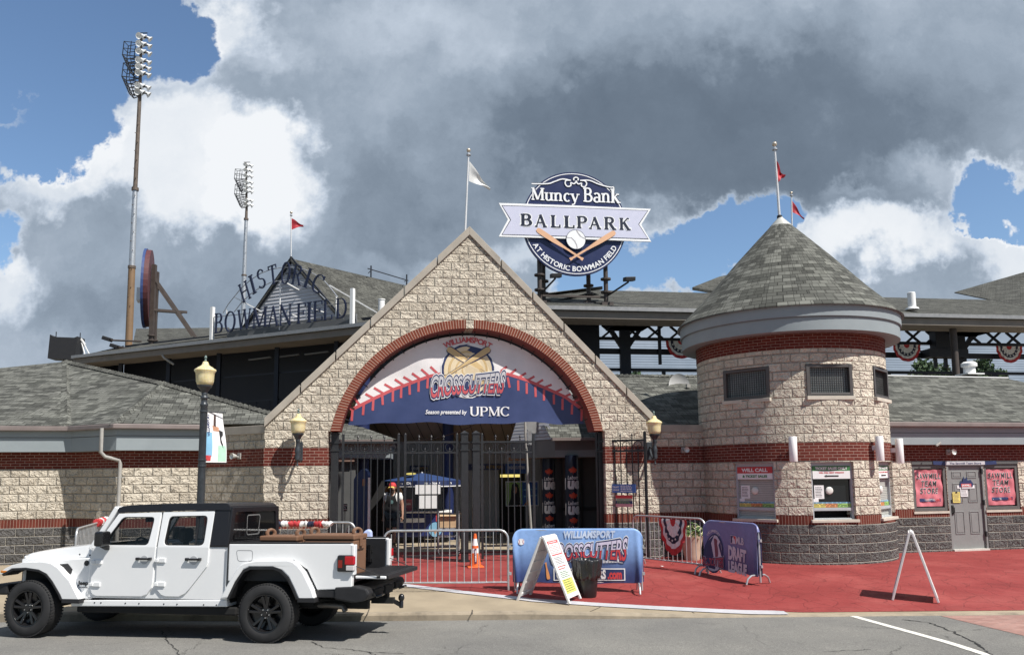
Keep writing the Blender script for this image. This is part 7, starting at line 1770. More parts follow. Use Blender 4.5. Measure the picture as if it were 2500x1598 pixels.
MAPLE = [(0, 1), (.14, .66), (.36, .78), (.30, .36), (.52, .58), (.58, .46), (.88, .50), (.78, .28), (.95, .16), (.52, -.20), (.56, -.36), (.07, -.28), (.05, -.62), (-.05, -.62), (-.07, -.28), (-.56, -.36), (-.52, -.20), (-.95, .16), (-.78, .28), (-.88, .50), (-.58, .46), (-.52, .58), (-.30, .36), (-.36, .78), (-.14, .66)]
def wrap_column(label, px, Y, r, phi0, cys):
    p = atY(px, 1200, Y); t = thing('wrapped_column', label, 'column', (p.x, Y, 0), 0, 'columns in beer wraps'); MB().lathe([(r, 0), (r, z0_+.05)], n=40).build('shaft', pm('blue_black_wrap', (.008, .014, .035), .35, var=.2, nscale=3), t, smooth=True)
    def fn(x, z, y): a_ = R_(phi0)+x/r; return ((r-y)*math.cos(a_), (r-y)*math.sin(a_), z)
    for cy in cys:
        z = atY(px, cy, Y).z
        mb = MB(); mv, mf = fine2d([(a_*.14, b_*.135) for a_, b_ in MAPLE], tess([[Vector((a_, b_, 0)) for a_, b_ in MAPLE]]), .05); mb.add([fn(a_, z+.34+b_, -.006) for a_, b_ in mv], mf); mb.build('maple_leaf', pm('orange_red_print', (.62, .07, .03), .5), t, recalc=False)
        v_, f_ = tmesh('Labatt', .025, .22); 
        for tx, zz_, h_, w_, bd, x_ in (('Labatt', z+.155, .105, .33, .025, .0), ('ue', z-.05, .25, .40, .055, .03), ('Bl', z-.02, .33, .30, .055, -.38)):
            tv, tf = tmesh(tx, bd, .22 if tx == 'Labatt' else .08); tm = MB(); put2d(tm, tv, tf, x_, zz_, w_, h_, 0); mv, mf = fine2d([(p_[0], p_[2]) for p_ in tm.v], tm.f, .06); mb = MB(); mb.add([fn(a_, b_, -.008) for a_, b_ in mv], mf); mb.build('lettering', WHITEPR, t, recalc=False, weld=False)
wrap_column('beer wrap column under the kiosk corner, the brighter one at right', 1397, 22.52, .195, -84, (1178, 1240, 1300)); wrap_column('beer wrap column in the shade left of the kiosk corner', 1340, 23.6, .19, -88, (1180, 1238, 1294))
# restroom signs, posters, boards on the concourse wall
def wall_p(px, py, off=0.): a_ = ins.rotation_euler.z; nn = Vector((math.sin(a_), -math.cos(a_), 0)); q_ = local(ins, atpl(px, py, ins.location+nn*off, nn)); return q_.x, q_.z
def wall_sign(name, label, cat, p0, p1, m, y=-.02, group=None):
    a, b = wall_p(*p0), wall_p(*p1); t = thing(name, label, cat, ins.location, ins.rotation_euler.z, group); MB().box(a[0], b[0], y-.02, y, b[1], a[1]).build('panel', m, t); return t, a, b
GOLDP = pm('gold_print', (.40, .26, .06), .6)
for lab, p0, p1, tx in (("navy men's restroom sign above the ice cream umbrella", (1000, 1136), (1048, 1149), "MEN'S"), ("navy women's restroom sign over the dark doorway", (1142, 1132), (1232, 1146), "WOMEN'S")):
    t, a, b = wall_sign('restroom_sign', lab, 'sign', p0, p1, NAVYPR); w_ = b[0]-a[0]; h_ = a[1]-b[1]; zc = (a[1]+b[1])/2
    words(t, 'lettering', tx, a[0]+w_*.28, zc, w_*.36, h_*.5, -.045, WHITEPR, None, .03); words(t, 'lettering', 'RESTROOM', a[0]+w_*.72, zc, w_*.44, h_*.5, -.045, GOLDP, None, .03)
t, a, b = wall_sign('price_board', 'opening offer board with two dollar text behind the right gate leaf', 'sign', (1233, 1097), (1287, 1155), SILVER); w_, h_ = b[0]-a[0], a[1]-b[1]
MB().box(a[0], b[0], -.046, -.041, b[1]+h_*.0, b[1]+h_*.42).build('blue_panel', BLUEPR, t); words(t, 'lettering', 'GENERAL', (a[0]+b[0])/2, b[1]+h_*.84, w_*.8, h_*.14, -.05, BLACKPR, None, .04); words(t, 'lettering', '$2 BEER', (a[0]+b[0])/2, b[1]+h_*.60, w_*.8, h_*.16, -.05, ORANGEPR, None, .04); words(t, 'lettering', 'CROSSCUTTERS', (a[0]+b[0])/2, b[1]+h_*.25, w_*.8, h_*.12, -.05, WHITEPR, None, .03)
t, a, b = wall_sign('portrait_poster', 'bright poster of a dark haired woman behind the right gate leaf', 'poster', (1234, 1174), (1315, 1234), WHITEPR); w_, h_ = b[0]-a[0], a[1]-b[1]
def pp(nm, m, pts, l): MB().prism([(a[0]+w_*x, b[1]+h_*z) for x, z in pts], -.041-l, -.040-l+.004).build(nm, m, t)
pp('green_field', LIMEPR, [(.03, .04), (.5, .04), (.5, .96), (.03, .96)], .004); pp('blue_field', BLUEPR, [(.5, .04), (.97, .04), (.97, .96), (.5, .96)], .004)
pp('hair_shape', BLACKPR, [(.14, .1), (.16, .6), (.2, .88), (.3, .94), (.38, .86), (.42, .55), (.44, .1)], .010); pp('face_shape', SKINP, [(.24, .55), (.25, .75), (.30, .80), (.34, .75), (.34, .56), (.29, .48)], .016); pp('jacket_shape', BLACKPR, [(.08, .04), (.16, .36), (.28, .44), (.42, .36), (.5, .04)], .013)
pp('white_stripe', SKYPR, [(.55, .62), (.95, .66), (.95, .72), (.55, .68)], .010); pp('white_stripe', SKYPR, [(.55, .36), (.95, .40), (.95, .46), (.55, .42)], .010); pp('orange_shape', ORANGEPR, [(.56, .05), (.66, .26), (.74, .05)], .010)
t, a, b = wall_sign('schedule_board', 'pale team board with dark player silhouettes left of the umbrella', 'sign', (904, 1150), (960, 1252), pm('pale_board', (.34, .35, .38), .6)); w_, h_ = b[0]-a[0], a[1]-b[1]
MB().box(a[0], b[0], -.046, -.041, b[1]+h_*.52, b[1]+h_*.62).build('navy_strip', NAVYPR, t); words(t, 'lettering', 'HOME GAME', (a[0]+b[0])/2, b[1]+h_*.57, w_*.75, h_*.05, -.05, WHITEPR, None, .03)
for i in range(7):
    mb = MB(); cx_ = a[0]+w_*(.08+.135*i); z_ = b[1]+h_*(.78+.02*(i % 3)); mb.prism([(cx_-.055, z_-.05), (cx_-.05, z_+.09), (cx_-.02, z_+.12), (cx_-.025, z_+.17), (cx_, z_+.20), (cx_+.025, z_+.17), (cx_+.02, z_+.12), (cx_+.05, z_+.09), (cx_+.055, z_-.05)], -.047, -.042); mb.build('player_silhouette', REDPR if i == 2 else BLACKPR, t)
# leaning blue board, low blue gate sign
p = atY(885, 1200, 20.6); t = thing('blue_display_board', 'tall round topped blue display board standing inside the left gate', 'display board', (p.x, 20.6, 0), R_(-38))
Z_ = lambda py: atY(885, py, 20.6).z
MB().prism([(-.30, 0), (.24, 0), (.26, Z_(1160)), (.20, Z_(1148)), (.10, Z_(1143)), (-.02, Z_(1146)), (-.20, Z_(1158)), (-.30, Z_(1170))], -.05, .05).build('board', pm('royal_blue_board', (.022, .05, .165), .45, var=.08), t, bevel=.01)
MB().box(.06, .15, -.056, -.05, Z_(1185), Z_(1168)).build('red_label', ORANGEPR, t); mb = MB(); mb.box(.262, .275, -.05, .05, .1, Z_(1165)); mb.build('white_edge', WHITEP, t)
p = atY(842, 1260, 19.6); t = thing('prohibition_sign', 'small black gate notice with white text on the left gate', 'sign', (p.x, p.y, 0), ALPHA)
zz = atY(842, 1238, 19.6).z; MB().box(-.055, .055, -.01, .01, zz-.09, zz+.09).build('plate', BLACKPR, t); words(t, 'lettering', 'PLEASE', 0, zz+.05, .09, .025, -.013, WHITEPR); words(t, 'lettering', 'NO', 0, zz, .045, .025, -.013, WHITEPR); words(t, 'lettering', 'SMOKING', 0, zz-.045, .09, .025, -.013, WHITEPR); MB().box(-.012, .012, -.008, .008, 0, zz-.09).build('stake', IRON, t)
p = atY(857, 1300, 19.9); t = thing('hoop_stand', 'low blue panel stand with a bent steel hoop behind the left gate', 'stand', (p.x, p.y, 0), ALPHA)
MB().tube([(-.13, 0, 0), (-.13, 0, .62), (-.09, 0, .74), (0, 0, .78), (.09, 0, .74), (.13, 0, .62), (.15, 0, 0)], .014, 8).build('hoop', GALV, t, smooth=True); MB().box(-.115, .115, -.008, .008, .1, .66).build('panel', NAVYB, t)
# ice cream cart with umbrella
p = atY(1032, 1200, 24.4); t = thing('ice_cream_cart', 'navy ice cream cart with counter behind the closed gates', 'cart', (p.x+.1, 24.4, 0), R_(4))
Zc = lambda py: atY(1040, py, 24.4).z; zc0 = Zc(1250)
MB().box(-.95, .75, -.35, .45, .18, zc0).build('body', pm('navy_cart', (.016, .026, .12), .4, var=.08), t, bevel=.05); MB().box(-1.0, .80, -.40, .5, zc0, zc0+.05).build('counter', WHITEP, t, bevel=.01); MB().box(-.75, -.02, -.46, -.36, Zc(1272), Zc(1262)).build('shelf', WHITEP, t)
MB().prism([(.30+.2*math.cos(i*PI/8), zc0-.50+.2*math.sin(i*PI/8)*1.1) for i in range(16)], -.358, -.352).build('round_logo', SKYPR, t); MB().prism([(.30, zc0-.68), (.36, zc0-.52), (.24, zc0-.52)], -.364, -.359).build('cone_logo', ORANGEPR, t); MB().box(.32, .74, -.356, -.351, zc0-.26, zc0-.03).build('red_panel', REDPR, t)
for x in (-.8, .6): MB().lathe([(0, -.04), (.18, -.04), (.18, .04), (0, .04)], (x, -.2, .18), 18, axis='y').build('wheel', BLACKPR, t)
MB().box(-.80, -.42, -.2, -.18, zc0+.05, zc0+.42).build('menu_card', pm('pink_menu', (.45, .14, .18), .6), t)
words(t, 'lettering', 'dippin', -.61, zc0+.27, .3, .1, -.205, WHITEPR, None, .03); words(t, 'lettering', "dots", -.66, zc0+.14, .18, .09, -.205, NAVYPR, None, .03)
um = thing('cart_umbrella', 'low blue umbrella with white valance lettering over the ice cream cart', 'umbrella', (atY(1030, 1200, 24.2).x, 24.2, 0), 0)
Zu = lambda py: atY(1030, py, 24.2).z; zr_, zt2 = Zu(1172), Zu(1151); ru = (atY(1118, 1170, 24.2).x-atY(930, 1170, 24.2).x)/2; UB = pm('umbrella_blue', (.022, .05, .15), .6, var=.08); UY = pm('umbrella_yellow', (.42, .36, .10), .6); sg = 8
for k in range(sg):
    a0_, a1_ = 2*PI*k/sg, 2*PI*(k+1)/sg; mb = MB(); mb.poly([(0, 0, zt2-.03), (ru*math.cos(a0_), ru*math.sin(a0_), zr_), (ru*math.cos(a1_), ru*math.sin(a1_), zr_)]); mb.build('canopy_panel', UY if k in (5, 7) and 0 else UB, um, recalc=False)
mb = MB(); mb.lathe([(ru, zr_-.16), (ru, zr_)], n=sg); mb.build('valance', NAVYPR, um); mb = MB(); mb.lathe([(ru+.004, zr_-.185), (ru+.004, zr_-.155)], n=sg); mb.build('valance_hem', WHITEPR, um)
mb = MB(); mb.prism([(-.28+.16*math.cos(i*PI/8), .05+.09*math.sin(i*PI/8)) for i in range(16)], 0, .004, ax='z'); mb.v = [(x, -ru*.5+y*1.6, zr_+(zt2+.05-zr_)*.56+y*.35+z+.01) for x, y, z in mb.v]; mb.build('yellow_spot', UY, um)
ap = ru*math.cos(PI/8)
def ufn(x, z, y): # front facets of the octagonal valance
    hw = ru*math.sin(PI/8); 
    if abs(x) <= hw: return (x, -ap+y, z)
    s = 1 if x > 0 else -1; e = (abs(x)-hw)/math.sqrt(2)*1.; return (s*(hw+e), -ap+e+y, z)
for k in range(1): mb = MB(); text(mb, "Ice Cream - Dippin' Dots - Ice Cream", 0, zr_-.08, ru*1.62, .10, 0, .03); mb.v = [tuple(Vector((p[0]*1.0, 0, p[2]))) for p in mb.v]; mb.v = [((x), -math.sqrt(max(.05, (ru*.985)**2-x*x))-.03 if 0 else -ap-.01 if abs(x) < ru*math.sin(PI/8) else -ap-.01+(abs(x)-ru*math.sin(PI/8)), z) for x, y, z in mb.v]; mb.build('lettering', WHITEPR, um, recalc=False)
MB().tube([(0, 0, .3), (0, 0, zt2)], .025, 8).build('pole', WHITEP, um)
# white menu boards, carton on cart
for lab, p0, p1, y in (('upper white menu board hung beside the blue column', (1014, 1183), (1075, 1205), 22.7), ('lower white menu board hung beside the blue column', (1023, 1209), (1067, 1240), 22.7)):
    a, b = atY(*p0, y), atY(*p1, y); t = thing('menu_board', lab, 'board', (a.x, y, 0), 0, 'blank white menu boards'); MB().box(0, b.x-a.x, 0, .02, b.z, a.z).build('panel', pm('white_board', (.82, .82, .82), .5, var=.01), t); MB().box(-.01, b.x-a.x+.01, .021, .03, b.z-.01, a.z+.01).build('back_frame', IRON, t)
    MB().bar(((b.x-a.x)/2, .025, a.z), ((b.x-a.x)/2, .025, a.z+.6), .015).build('hanger', IRON, t)
p = ground(1098, 1352); t = thing('utility_cart', 'wire utility cart behind the closed gate leaf', 'cart', (p.x, 20.2, 0), R_(8))
Zk = lambda py: atY(1098, py, 20.2).z; zk = Zk(1286); mb = MB()
for x in (-.26, .26):
    for y in (-.2, .2): mb.bar((x, y, .1), (x, y, zk+.42), .025)
for z in (.25, .5, zk-.02): mb.box(-.27, .27, -.21, .21, z-.012, z+.012)
mb.build('frame', BARM, t)
for x in (-.24, .24):
    for y in (-.18, .18): MB().lathe([(0, -.02), (.05, -.02), (.05, .02), (0, .02)], (x, y, .05), 12, axis='x').build('wheel', BLACKPR, t)
b_ = thing('cardboard_carton', 'open brown cardboard carton on the wire cart', 'carton', (p.x, 20.2, 0), R_(8)); CARD = pm('cardboard', (.46, .32, .19), .85, var=.08)
MB().box(-.23, .23, -.18, .18, zk, zk+.30).build('body', CARD, b_, bevel=.008); mb = MB(); mb.obox((0, -.2, zk+.32), (.23, 0, 0), (0, .05, .03), (0, -.002, .003)); mb.obox((-.26, 0, zk+.32), (.05, 0, -.03), (0, .18, 0), (.002, 0, .003)); mb.obox((.26, 0, zk+.32), (.05, 0, .03), (0, .18, 0), (-.002, 0, .003)); mb.build('flap', CARD, b_)
# conduit and cable under the arch
t = thing('conduit_pipe', 'pale conduit pipe standing right of the closed gates', 'pipe', (atY(1285, 1100, 22.8).x, 22.8, 0), 0); MB().tube([(-.05, 0, 4.6), (-.02, 0, 3.2), (.06, 0, 1.4), (.14, 0, 0)], .035, 8).build('pipe', GREYPIPE, t, smooth=True); MB().box(-.02+.06, .16, -.05, .05, 2.9, 3.3).build('junction_box', GALV, t)
t = thing('slack_cable', 'slack cable swooping across the opening above the gates', 'cable', (0, 20.5, 0), 0)
P = [atY(px, py, 20.5) for px, py in ((1010, 1075), (1060, 1070), (1105, 1058), (1145, 1043), (1175, 1025), (1195, 1005))]; MB().tube([(q_.x, 0, q_.z) for q_ in P], .014, 6).build('cable', BROWNST, t, smooth=True)

for px, py in ((1428, 1381), (1447, 1393), (1455, 1376), (1616, 1384), (1643, 1378), (1705, 1379)):
    p_ = ground(px, py); t = MB(); r_ = random.Random(px); t.add([(.035*math.cos(a)*(1+.4*r_.random()), .035*math.sin(a)*(1+.4*r_.random()), .012+.03*r_.random()) for a in (0, 1.3, 2.4, 3.6, 4.9)], [(0, 1, 2), (0, 2, 3), (0, 3, 4)])
    tag(t.build('paper_scrap', WHITEPR, None, recalc=False, loc=p_, rotz=px), 'small crumpled white paper scrap on the red paving near the flower pot', 'litter', 'white paper scraps on the red paving')
# ================================================================== the white pickup
from mathutils.geometry import tessellate_polygon
def plate(mb, loops, y0, y1, mi=0):
    """flat panel with holes: loops of (x,z), the first one outermost; given thickness from y0 to y1"""
    tri = tessellate_polygon([[Vector((a, b, 0)) for a, b in lp] for lp in loops]); P = [p for lp in loops for p in lp]; n = len(P)
    v = [(a, y0, b) for a, b in P]+[(a, y1, b) for a, b in P]; f = [tuple(t_) for t_ in tri]+[tuple(n+i for i in reversed(t_)) for t_ in tri]; o = 0
    for lp in loops:
        m = len(lp); f += [(o+i, o+(i+1) % m, n+o+(i+1) % m, n+o+i) for i in range(m)]; o += m
    return mb.add(v, f, mi=mi)
def rounded(pts, r, n=4):
    out = []; m = len(pts)
    for i in range(m):
        p0_, p1_, p2_ = Vector(pts[i-1]), Vector(pts[i]), Vector(pts[(i+1) % m]); a = p0_-p1_; b = p2_-p1_; k = min(r, a.length*.45, b.length*.45); A_, B_ = p1_+a.normalized()*k, p1_+b.normalized()*k
        for j in range(n+1): t_ = j/n; q_ = A_*(1-t_)**2+p1_*2*t_*(1-t_)+B_*t_*t_; out.append((q_.x, q_.y))
    return out
TYAW = R_(170.5)
tk = thing('pickup_truck', 'white four door pickup truck with black hardtop parked with its tailgate down', 'pickup truck', (-3.2055, 11.5456, -.188), TYAW)
tk.rotation_euler = (R_(1.6), 0, TYAW)
def carpaint():
    m, t, b = newmat('white_car_paint'); oc = t.new('ShaderNodeTexCoord').outputs['Object']
    t.put(b.inputs['Base Color'], t.ramp(t.noise(oc, 1.5, 5), [(.3, (.735, .745, .75)), (.7, (.78, .785, .785))])); b.inputs['Roughness'].default_value = .32
    b.inputs['Coat Weight'].default_value = .8; b.inputs['Coat Roughness'].default_value = .05
    return m
CPW = carpaint()
BPL = pm('textured_black_plastic', (.013, .013, .0145), .55, var=.15, nscale=12, bump=.15, bscale=300); BGL = pm('gloss_black', (.010, .010, .011), .22, var=.1, coat=.4); RUB = pm('tyre_rubber', (.019, .019, .020), .8, var=.25, nscale=10, bump=.2, bscale=120)
HTP = pm('black_hardtop', (.011, .011, .013), .36, var=.12, nscale=30, bump=.2, bscale=350); UND = pm('underbody_black', (.008, .008, .008), .8, var=.3)
def glassmat():
    m, t, b = newmat('tinted_glass'); b.inputs['Base Color'].default_value = (.006, .010, .010, 1); b.inputs['Roughness'].default_value = .03; b.inputs['Alpha'].default_value = .42; b.inputs['Specular IOR Level'].default_value = .7
    return m
GLS = glassmat(); GLD = pm('dark_rear_glass', (.006, .006, .007), .04, var=0, spec=.7)
def lean(x, y, z): return (x, y*(1-max(0, z-1.25)*.20), z)
def bpart(name, mb, m, leaned=False, bev=0., smooth=False, parent=None):
    if leaned: xf(mb, 0, lean)
    return mb.build(name, m, parent or tk, bevel=bev, smooth=smooth)
YD = .765
# cab tub, engine bay and sills
cab = [(.615, .54), (2.74, .54), (2.76, .62), (2.74, 1.245), (.615, 1.255)]
mb = MB(); plate(mb, [cab], -YD+.012, YD-.012); plate(mb, [[(2.72, .50), (2.98, .50), (3.05, .60), (3.30, .98), (3.93, .98), (3.93, 1.06), (2.72, 1.10)]], -.66, .66); plate(mb, [[(2.70, .52), (2.97, .50), (3.04, .62), (3.25, .96), (3.28, 1.06), (2.70, 1.10)]], -.745, .745); bpart('body', mb, CPW, bev=.012)
mb = MB(); plate(mb, [[(.60, .455), (2.99, .42), (3.0, .50), (2.47, .515), (.61, .545)]], -YD, YD); bpart('sill', mb, CPW, bev=.012)
MB().box(.50, 2.95, -.70, .70, .33, .44).build('rocker', UND, tk, bevel=.02)
mb = MB()
for x in (2.85, 2.62, 2.52, 2.14, 1.93, 1.55, 1.35, .95, .76): mb.lathe([(0, 0), (.010, 0), (.010, .004), (0, .004)], (x, YD, .478), 8, axis='y')
mb.build('sill_rivet', BLACKPR, tk)
# hood
def hood(a, b):
    x = 3.985-(3.985-2.70)*a; s = 2*b-1; hw = .555+(.69-.555)*a; e = abs(s); zt = 1.135+(1.287-1.135)*min(1, a*1.18)**.75; side = 1.055+.045*a
    if e > .86: k = (e-.86)/.14; y = hw*(.965+.035*k)*math.copysign(1, s); z = zt-.03-(zt-.03-side)*k
    else: y = hw*.965*s/.86; z = zt-.03*(e/.86)**4
    if a < .06: z -= (1-a/.06)**2*.05*(1-e*.3); x -= .0
    return (x, y, z)
MB().grid(hood, 26, 26).build('hood', CPW, tk, smooth=True, angle=50)
MB().box(3.93, 3.99, -.56, .56, .70, 1.10).build('grille', CPW, tk, bevel=.02)
mb = MB()
for k in range(7): y = -.30+k*.10; mb.box(3.985, 3.995, y-.028, y+.028, .78, 1.04)
mb.build('grille_slot', BPL, tk)
for s in (-1, 1): MB().lathe([(0, 0), (.085, 0), (.09, -.03), (0, -.03)], (4.0, s*.44, .93), 24, axis='x').build('headlight', pm('lamp_glass', (.5, .5, .5), .1, .3), tk)
mb = MB(); mb.box(4.02, 4.20, -.78, .78, .56, .72); mb.box(3.75, 4.05, -.35, .35, .50, .64); mb.build('front_bumper', BPL, tk, bevel=.03)
for s in (-1, 1): mb = MB(); mb.lathe([(0, 0), (.03, 0), (.03, .06), (0, .06)], (2.86, s*.60-.03, 1.19), 10, axis='y'); MB().box(2.80, 2.92, s*.70-.02, s*.70+.02, 1.10, 1.12).build('hood_latch', BPL, tk) if 0 else None
# fender flares
FF_O = [(4.10, .86), (4.075, .90), (4.01, .945), (3.91, .99), (3.72, 1.03), (3.42, 1.04), (3.28, 1.02), (3.17, .96), (2.97, .78), (2.80, .53)]
FF_I = [(3.055, .52), (3.10, .60), (3.23, .77), (3.34, .88), (3.46, .93), (3.68, .955), (3.90, .945), (4.06, .86)]
RF_O = [(.67, .56), (.56, .77), (.44, .97), (.385, 1.03), (.32, 1.06), (.15, 1.09), (-.30, 1.10), (-.38, 1.08), (-.45, 1.03), (-.53, .94), (-.66, .71), (-.70, .60)]
RF_I = [(-.47, .59), (-.40, .73), (-.32, .87), (-.20, .975), (-.10, 1.005), (.25, 1.0), (.34, .96), (.45, .80), (.555, .58)]
def scalein(pts, c, k): return [(c[0]+(p[0]-c[0])*k, c[1]+(p[1]-c[1])*k) for p in pts]
for s in (-1, 1):
    for O_, I_, c, yi in ((FF_O, FF_I, (3.60, .45), .56), (RF_O, RF_I, (.0, .45), .72)):
        mb = MB(); plate(mb, [O_+I_], s*yi, s*.862); bpart('fender_flare', mb, CPW, bev=.022)
        J = scalein(I_, c, .94); mb = MB(); plate(mb, [I_+J[::-1]], s*.60, s*.868); bpart('flare_trim', mb, BPL, bev=.004)
        lo = O_[-1] if O_ is RF_O else O_[-1]; J2 = [O_[-1], I_[0]]
        mb = MB(); xs_ = sorted([O_[-1][0], I_[0][0]]); mb.box(xs_[0]-.01, xs_[1]+.01, s*yi if s > 0 else -.868, .868 if s > 0 else -yi, O_[-1][1]-.055, O_[-1][1]+.005); bpart('flare_foot', mb, BPL, bev=.006)
    MB().box(3.98, 4.08, s*.78-.05, s*.78+.085 if s > 0 else s*.78+.05, .875, .915).build('marker_lamp', pm('amber_lens', (.55, .18, .02), .25, var=.05), tk, bevel=.01)
    mb = MB(); plate(mb, [[(3.24, 1.00), (3.10, 1.01), (3.02, .93), (3.04, .86), (3.09, .88)]], s*.70, s*.752); bpart('fender_vent', mb, BPL, bev=.006)
# doors
D1_O = rounded([(2.705, 1.235), (2.705, .66), (2.60, .567), (1.87, .572), (1.735, .74), (1.725, 1.25)], .05)
D1_O = [(2.705, 1.235), (2.70, .66), (2.66, .59), (2.60, .567), (1.90, .572), (1.82, .60), (1.75, .69), (1.735, .78), (1.722, 1.25), (1.705, 1.735), (2.375, 1.715), (2.60, 1.36), (2.70, 1.24)]
W1 = rounded([(2.56, 1.275), (1.845, 1.275), (1.80, 1.665), (2.30, 1.665)], .06)
D2_O = [(1.695, 1.25), (1.69, .76), (1.66, .66), (1.60, .60), (1.53, .578), (1.33, .578), (1.24, .62), (1.18, .68), (.93, .99), (.915, 1.05), (.908, 1.25), (.89, 1.750), (1.68, 1.737)]
W2 = rounded([(1.605, 1.275), (.995, 1.275), (.985, 1.685), (1.575, 1.675)], .07)
for s in (-1, 1):
    for nm, O_, W_, hin, hx_ in (('front_door', D1_O, W1, ((2.605, 1.04), (2.61, .73)), 1.88), ('rear_door', D2_O, W2, ((1.62, 1.07), (1.61, .745)), 1.125)):
        d_ = bpart(nm, plate(MB(), [O_, W_], s*(YD-.035), s*(YD+.010)), CPW, True, .007)
        W_in = scalein(W_, (sum(p[0] for p in W_)/len(W_), sum(p[1] for p in W_)/len(W_)), .955)
        bpart('window_seal', plate(MB(), [W_, W_in], s*(YD-.045), s*(YD+.002)), BPL, True, parent=d_)
        mb = MB(); mb.add([(a, s*(YD-.022), b) for a, b in W_in], [tuple(range(len(W_in)))]); bpart('window_glass', mb, GLS, True, parent=d_)
        if nm == 'rear_door': bpart('window_divider', MB().box(1.125, 1.150, s*(YD-.03)-.01, s*(YD-.03)+.01, 1.28, 1.68), BPL, True, parent=d_)
        for hx, hz in hin:
            mb = MB(); mb.box(hx-.07, hx+.03, s*(YD+.018)-.012, s*(YD+.018)+.012, hz-.032, hz+.032); mb.box(hx+.03, hx+.085, s*(YD+.022)-.018, s*(YD+.022)+.018, hz-.026, hz+.026); bpart('hinge', mb, CPW, bev=.008, parent=d_)
        mb = MB(); mb.box(hx_-.115, hx_+.115, s*(YD+.045)-.012, s*(YD+.045)+.012, 1.075, 1.105); mb.box(hx_+.075, hx_+.115, s*(YD+.024)-.03, s*(YD+.024)+.03, 1.07, 1.11); mb.box(hx_-.115, hx_-.075, s*(YD+.024)-.03, s*(YD+.024)+.03, 1.07, 1.11); bpart('handle', mb, BGL, bev=.008, parent=d_)
        mb = MB(); mb.lathe([(0, .0), (.055, .0), (.06, .006), (0, .006)], (hx_, s*(YD+.011), 1.075), 20, axis='y'); bpart('handle_cup', mb, pm('recess_grey', (.45, .46, .47), .4, var=.05), parent=d_)
# side openings: pillars behind the doors
for s in (-1, 1):
    bpart('pillar', plate(MB(), [[(1.74, 1.25), (1.66, 1.25), (1.655, 1.735), (1.73, 1.735)]], s*.60, s*(YD-.04)), BPL, True)
# windshield frame
for s in (-1, 1): bpart('windshield_pillar', MB().bar((2.765, s*.705, 1.20), (2.425, s*.645, 1.80), .09, .075, up=(1, 0, 0)), CPW, bev=.015)
mb = MB(); mb.bar((2.44, -.68, 1.775), (2.44, .68, 1.775), .07, .08); mb.bar((2.755, -.7, 1.235), (2.755, .7, 1.235), .08, .09); bpart('windshield_frame', mb, CPW, bev=.012)
mb = MB(); mb.poly([(2.74, -.66, 1.27), (2.74, .66, 1.27), (2.455, .62, 1.75), (2.455, -.62, 1.75)]); bpart('windshield', mb, GLS)
bpart('cowl', MB().box(2.70, 2.86, -.62, .62, 1.25, 1.285), BPL, bev=.01)
# hardtop
top_o = [(2.385, 1.722), (2.405, 1.76), (2.385, 1.80), (2.30, 1.822), (2.10, 1.838), (1.73, 1.848), (.78, 1.858), (.70, 1.850), (.655, 1.815), (.645, 1.76), (.90, 1.76), (1.70, 1.742)]
mb = MB(); plate(mb, [top_o], -.785, .785); bpart('hardtop', mb, HTP, True, .03)
mb = MB(); mb.box(1.722, 1.73, -.70, .70, 1.74, 1.852); bpart('roof_seam', mb, UND)
for s in (-1, 1):
    bpart('quarter_panel', plate(MB(), [[(.905, 1.253), (.895, 1.765), (.66, 1.80), (.635, 1.255)]], s*.60, s*(YD+.008)), HTP, True, .02)
mb = MB(); plate(mb, [[(-.77, 1.255), (.77, 1.255), (.70, 1.80), (-.70, 1.80)], rounded([(-.66, 1.32), (.66, 1.32), (.61, 1.73), (-.61, 1.73)], .06)], .0, .05); mb.v = [(.66-y*.7-(z-1.25)*.02, x*1.0, z) for x, y, z in mb.v]; bpart('rear_window_frame', mb, HTP, bev=.008)
mb = MB(); mb.box(.636, .642, -.65, .65, 1.32, 1.74); bpart('rear_glass', mb, GLD)
mb = MB(); v, f = ribbon(rounded([(-.13, 1.40), (.25, 1.40), (.25, 1.68), (-.13, 1.68)], .04)+[(-.13+.04, 1.40)], lambda dx, dy: .016); mb.add([(.632, p[0], p[1]) for p in v], f); bpart('slider_frame', mb, pm('grey_trim_line', (.16, .16, .16), .4))
# interior
mb = MB(); mb.box(.75, 2.70, -.70, .70, .5, .60); mb.box(2.35, 2.72, -.68, .68, 1.0, 1.25); bpart('dashboard', mb, UND)
for s in (-1, 1):
    for x in (1.52, .92):
        st_ = bpart('seat', MB().box(x-.08, x+.10, s*.37-.24, s*.37+.24, .6, 1.24), UND, bev=.05)
        bpart('headrest', MB().box(x-.06, x+.04, s*.37-.14, s*.37+.14, 1.30, 1.50), UND, bev=.045, parent=st_)
        bpart('headrest_post', MB().box(x-.02, x, s*.37-.06, s*.37+.06, 1.22, 1.32), UND, parent=st_)
mb = MB(); mb.tube([(2.18+.06*math.sin(a*PI/10), .37+.18*math.cos(a*PI/10), 1.18+.18*math.sin(a*PI/10)) for a in range(20)], .016, 6, closed=True); bpart('steering_wheel', mb, UND)
mb = MB(); mb.box(2.30, 2.34, -.14, .14, 1.575, 1.655); mb.bar((2.36, 0, 1.65), (2.42, 0, 1.76), .02); bpart('rear_view_mirror', mb, BPL, bev=.015)
# door mirrors
for s in (-1, 1):
    mr = bpart('mirror', MB().box(2.385, 2.515, s*.92-.10, s*.92+.10, 1.265, 1.475), BGL, bev=.03)
    bpart('mirror_arm', MB().bar((2.47, s*.76, 1.23), (2.46, s*.90, 1.28), .07, .06), BPL, bev=.01, parent=mr)
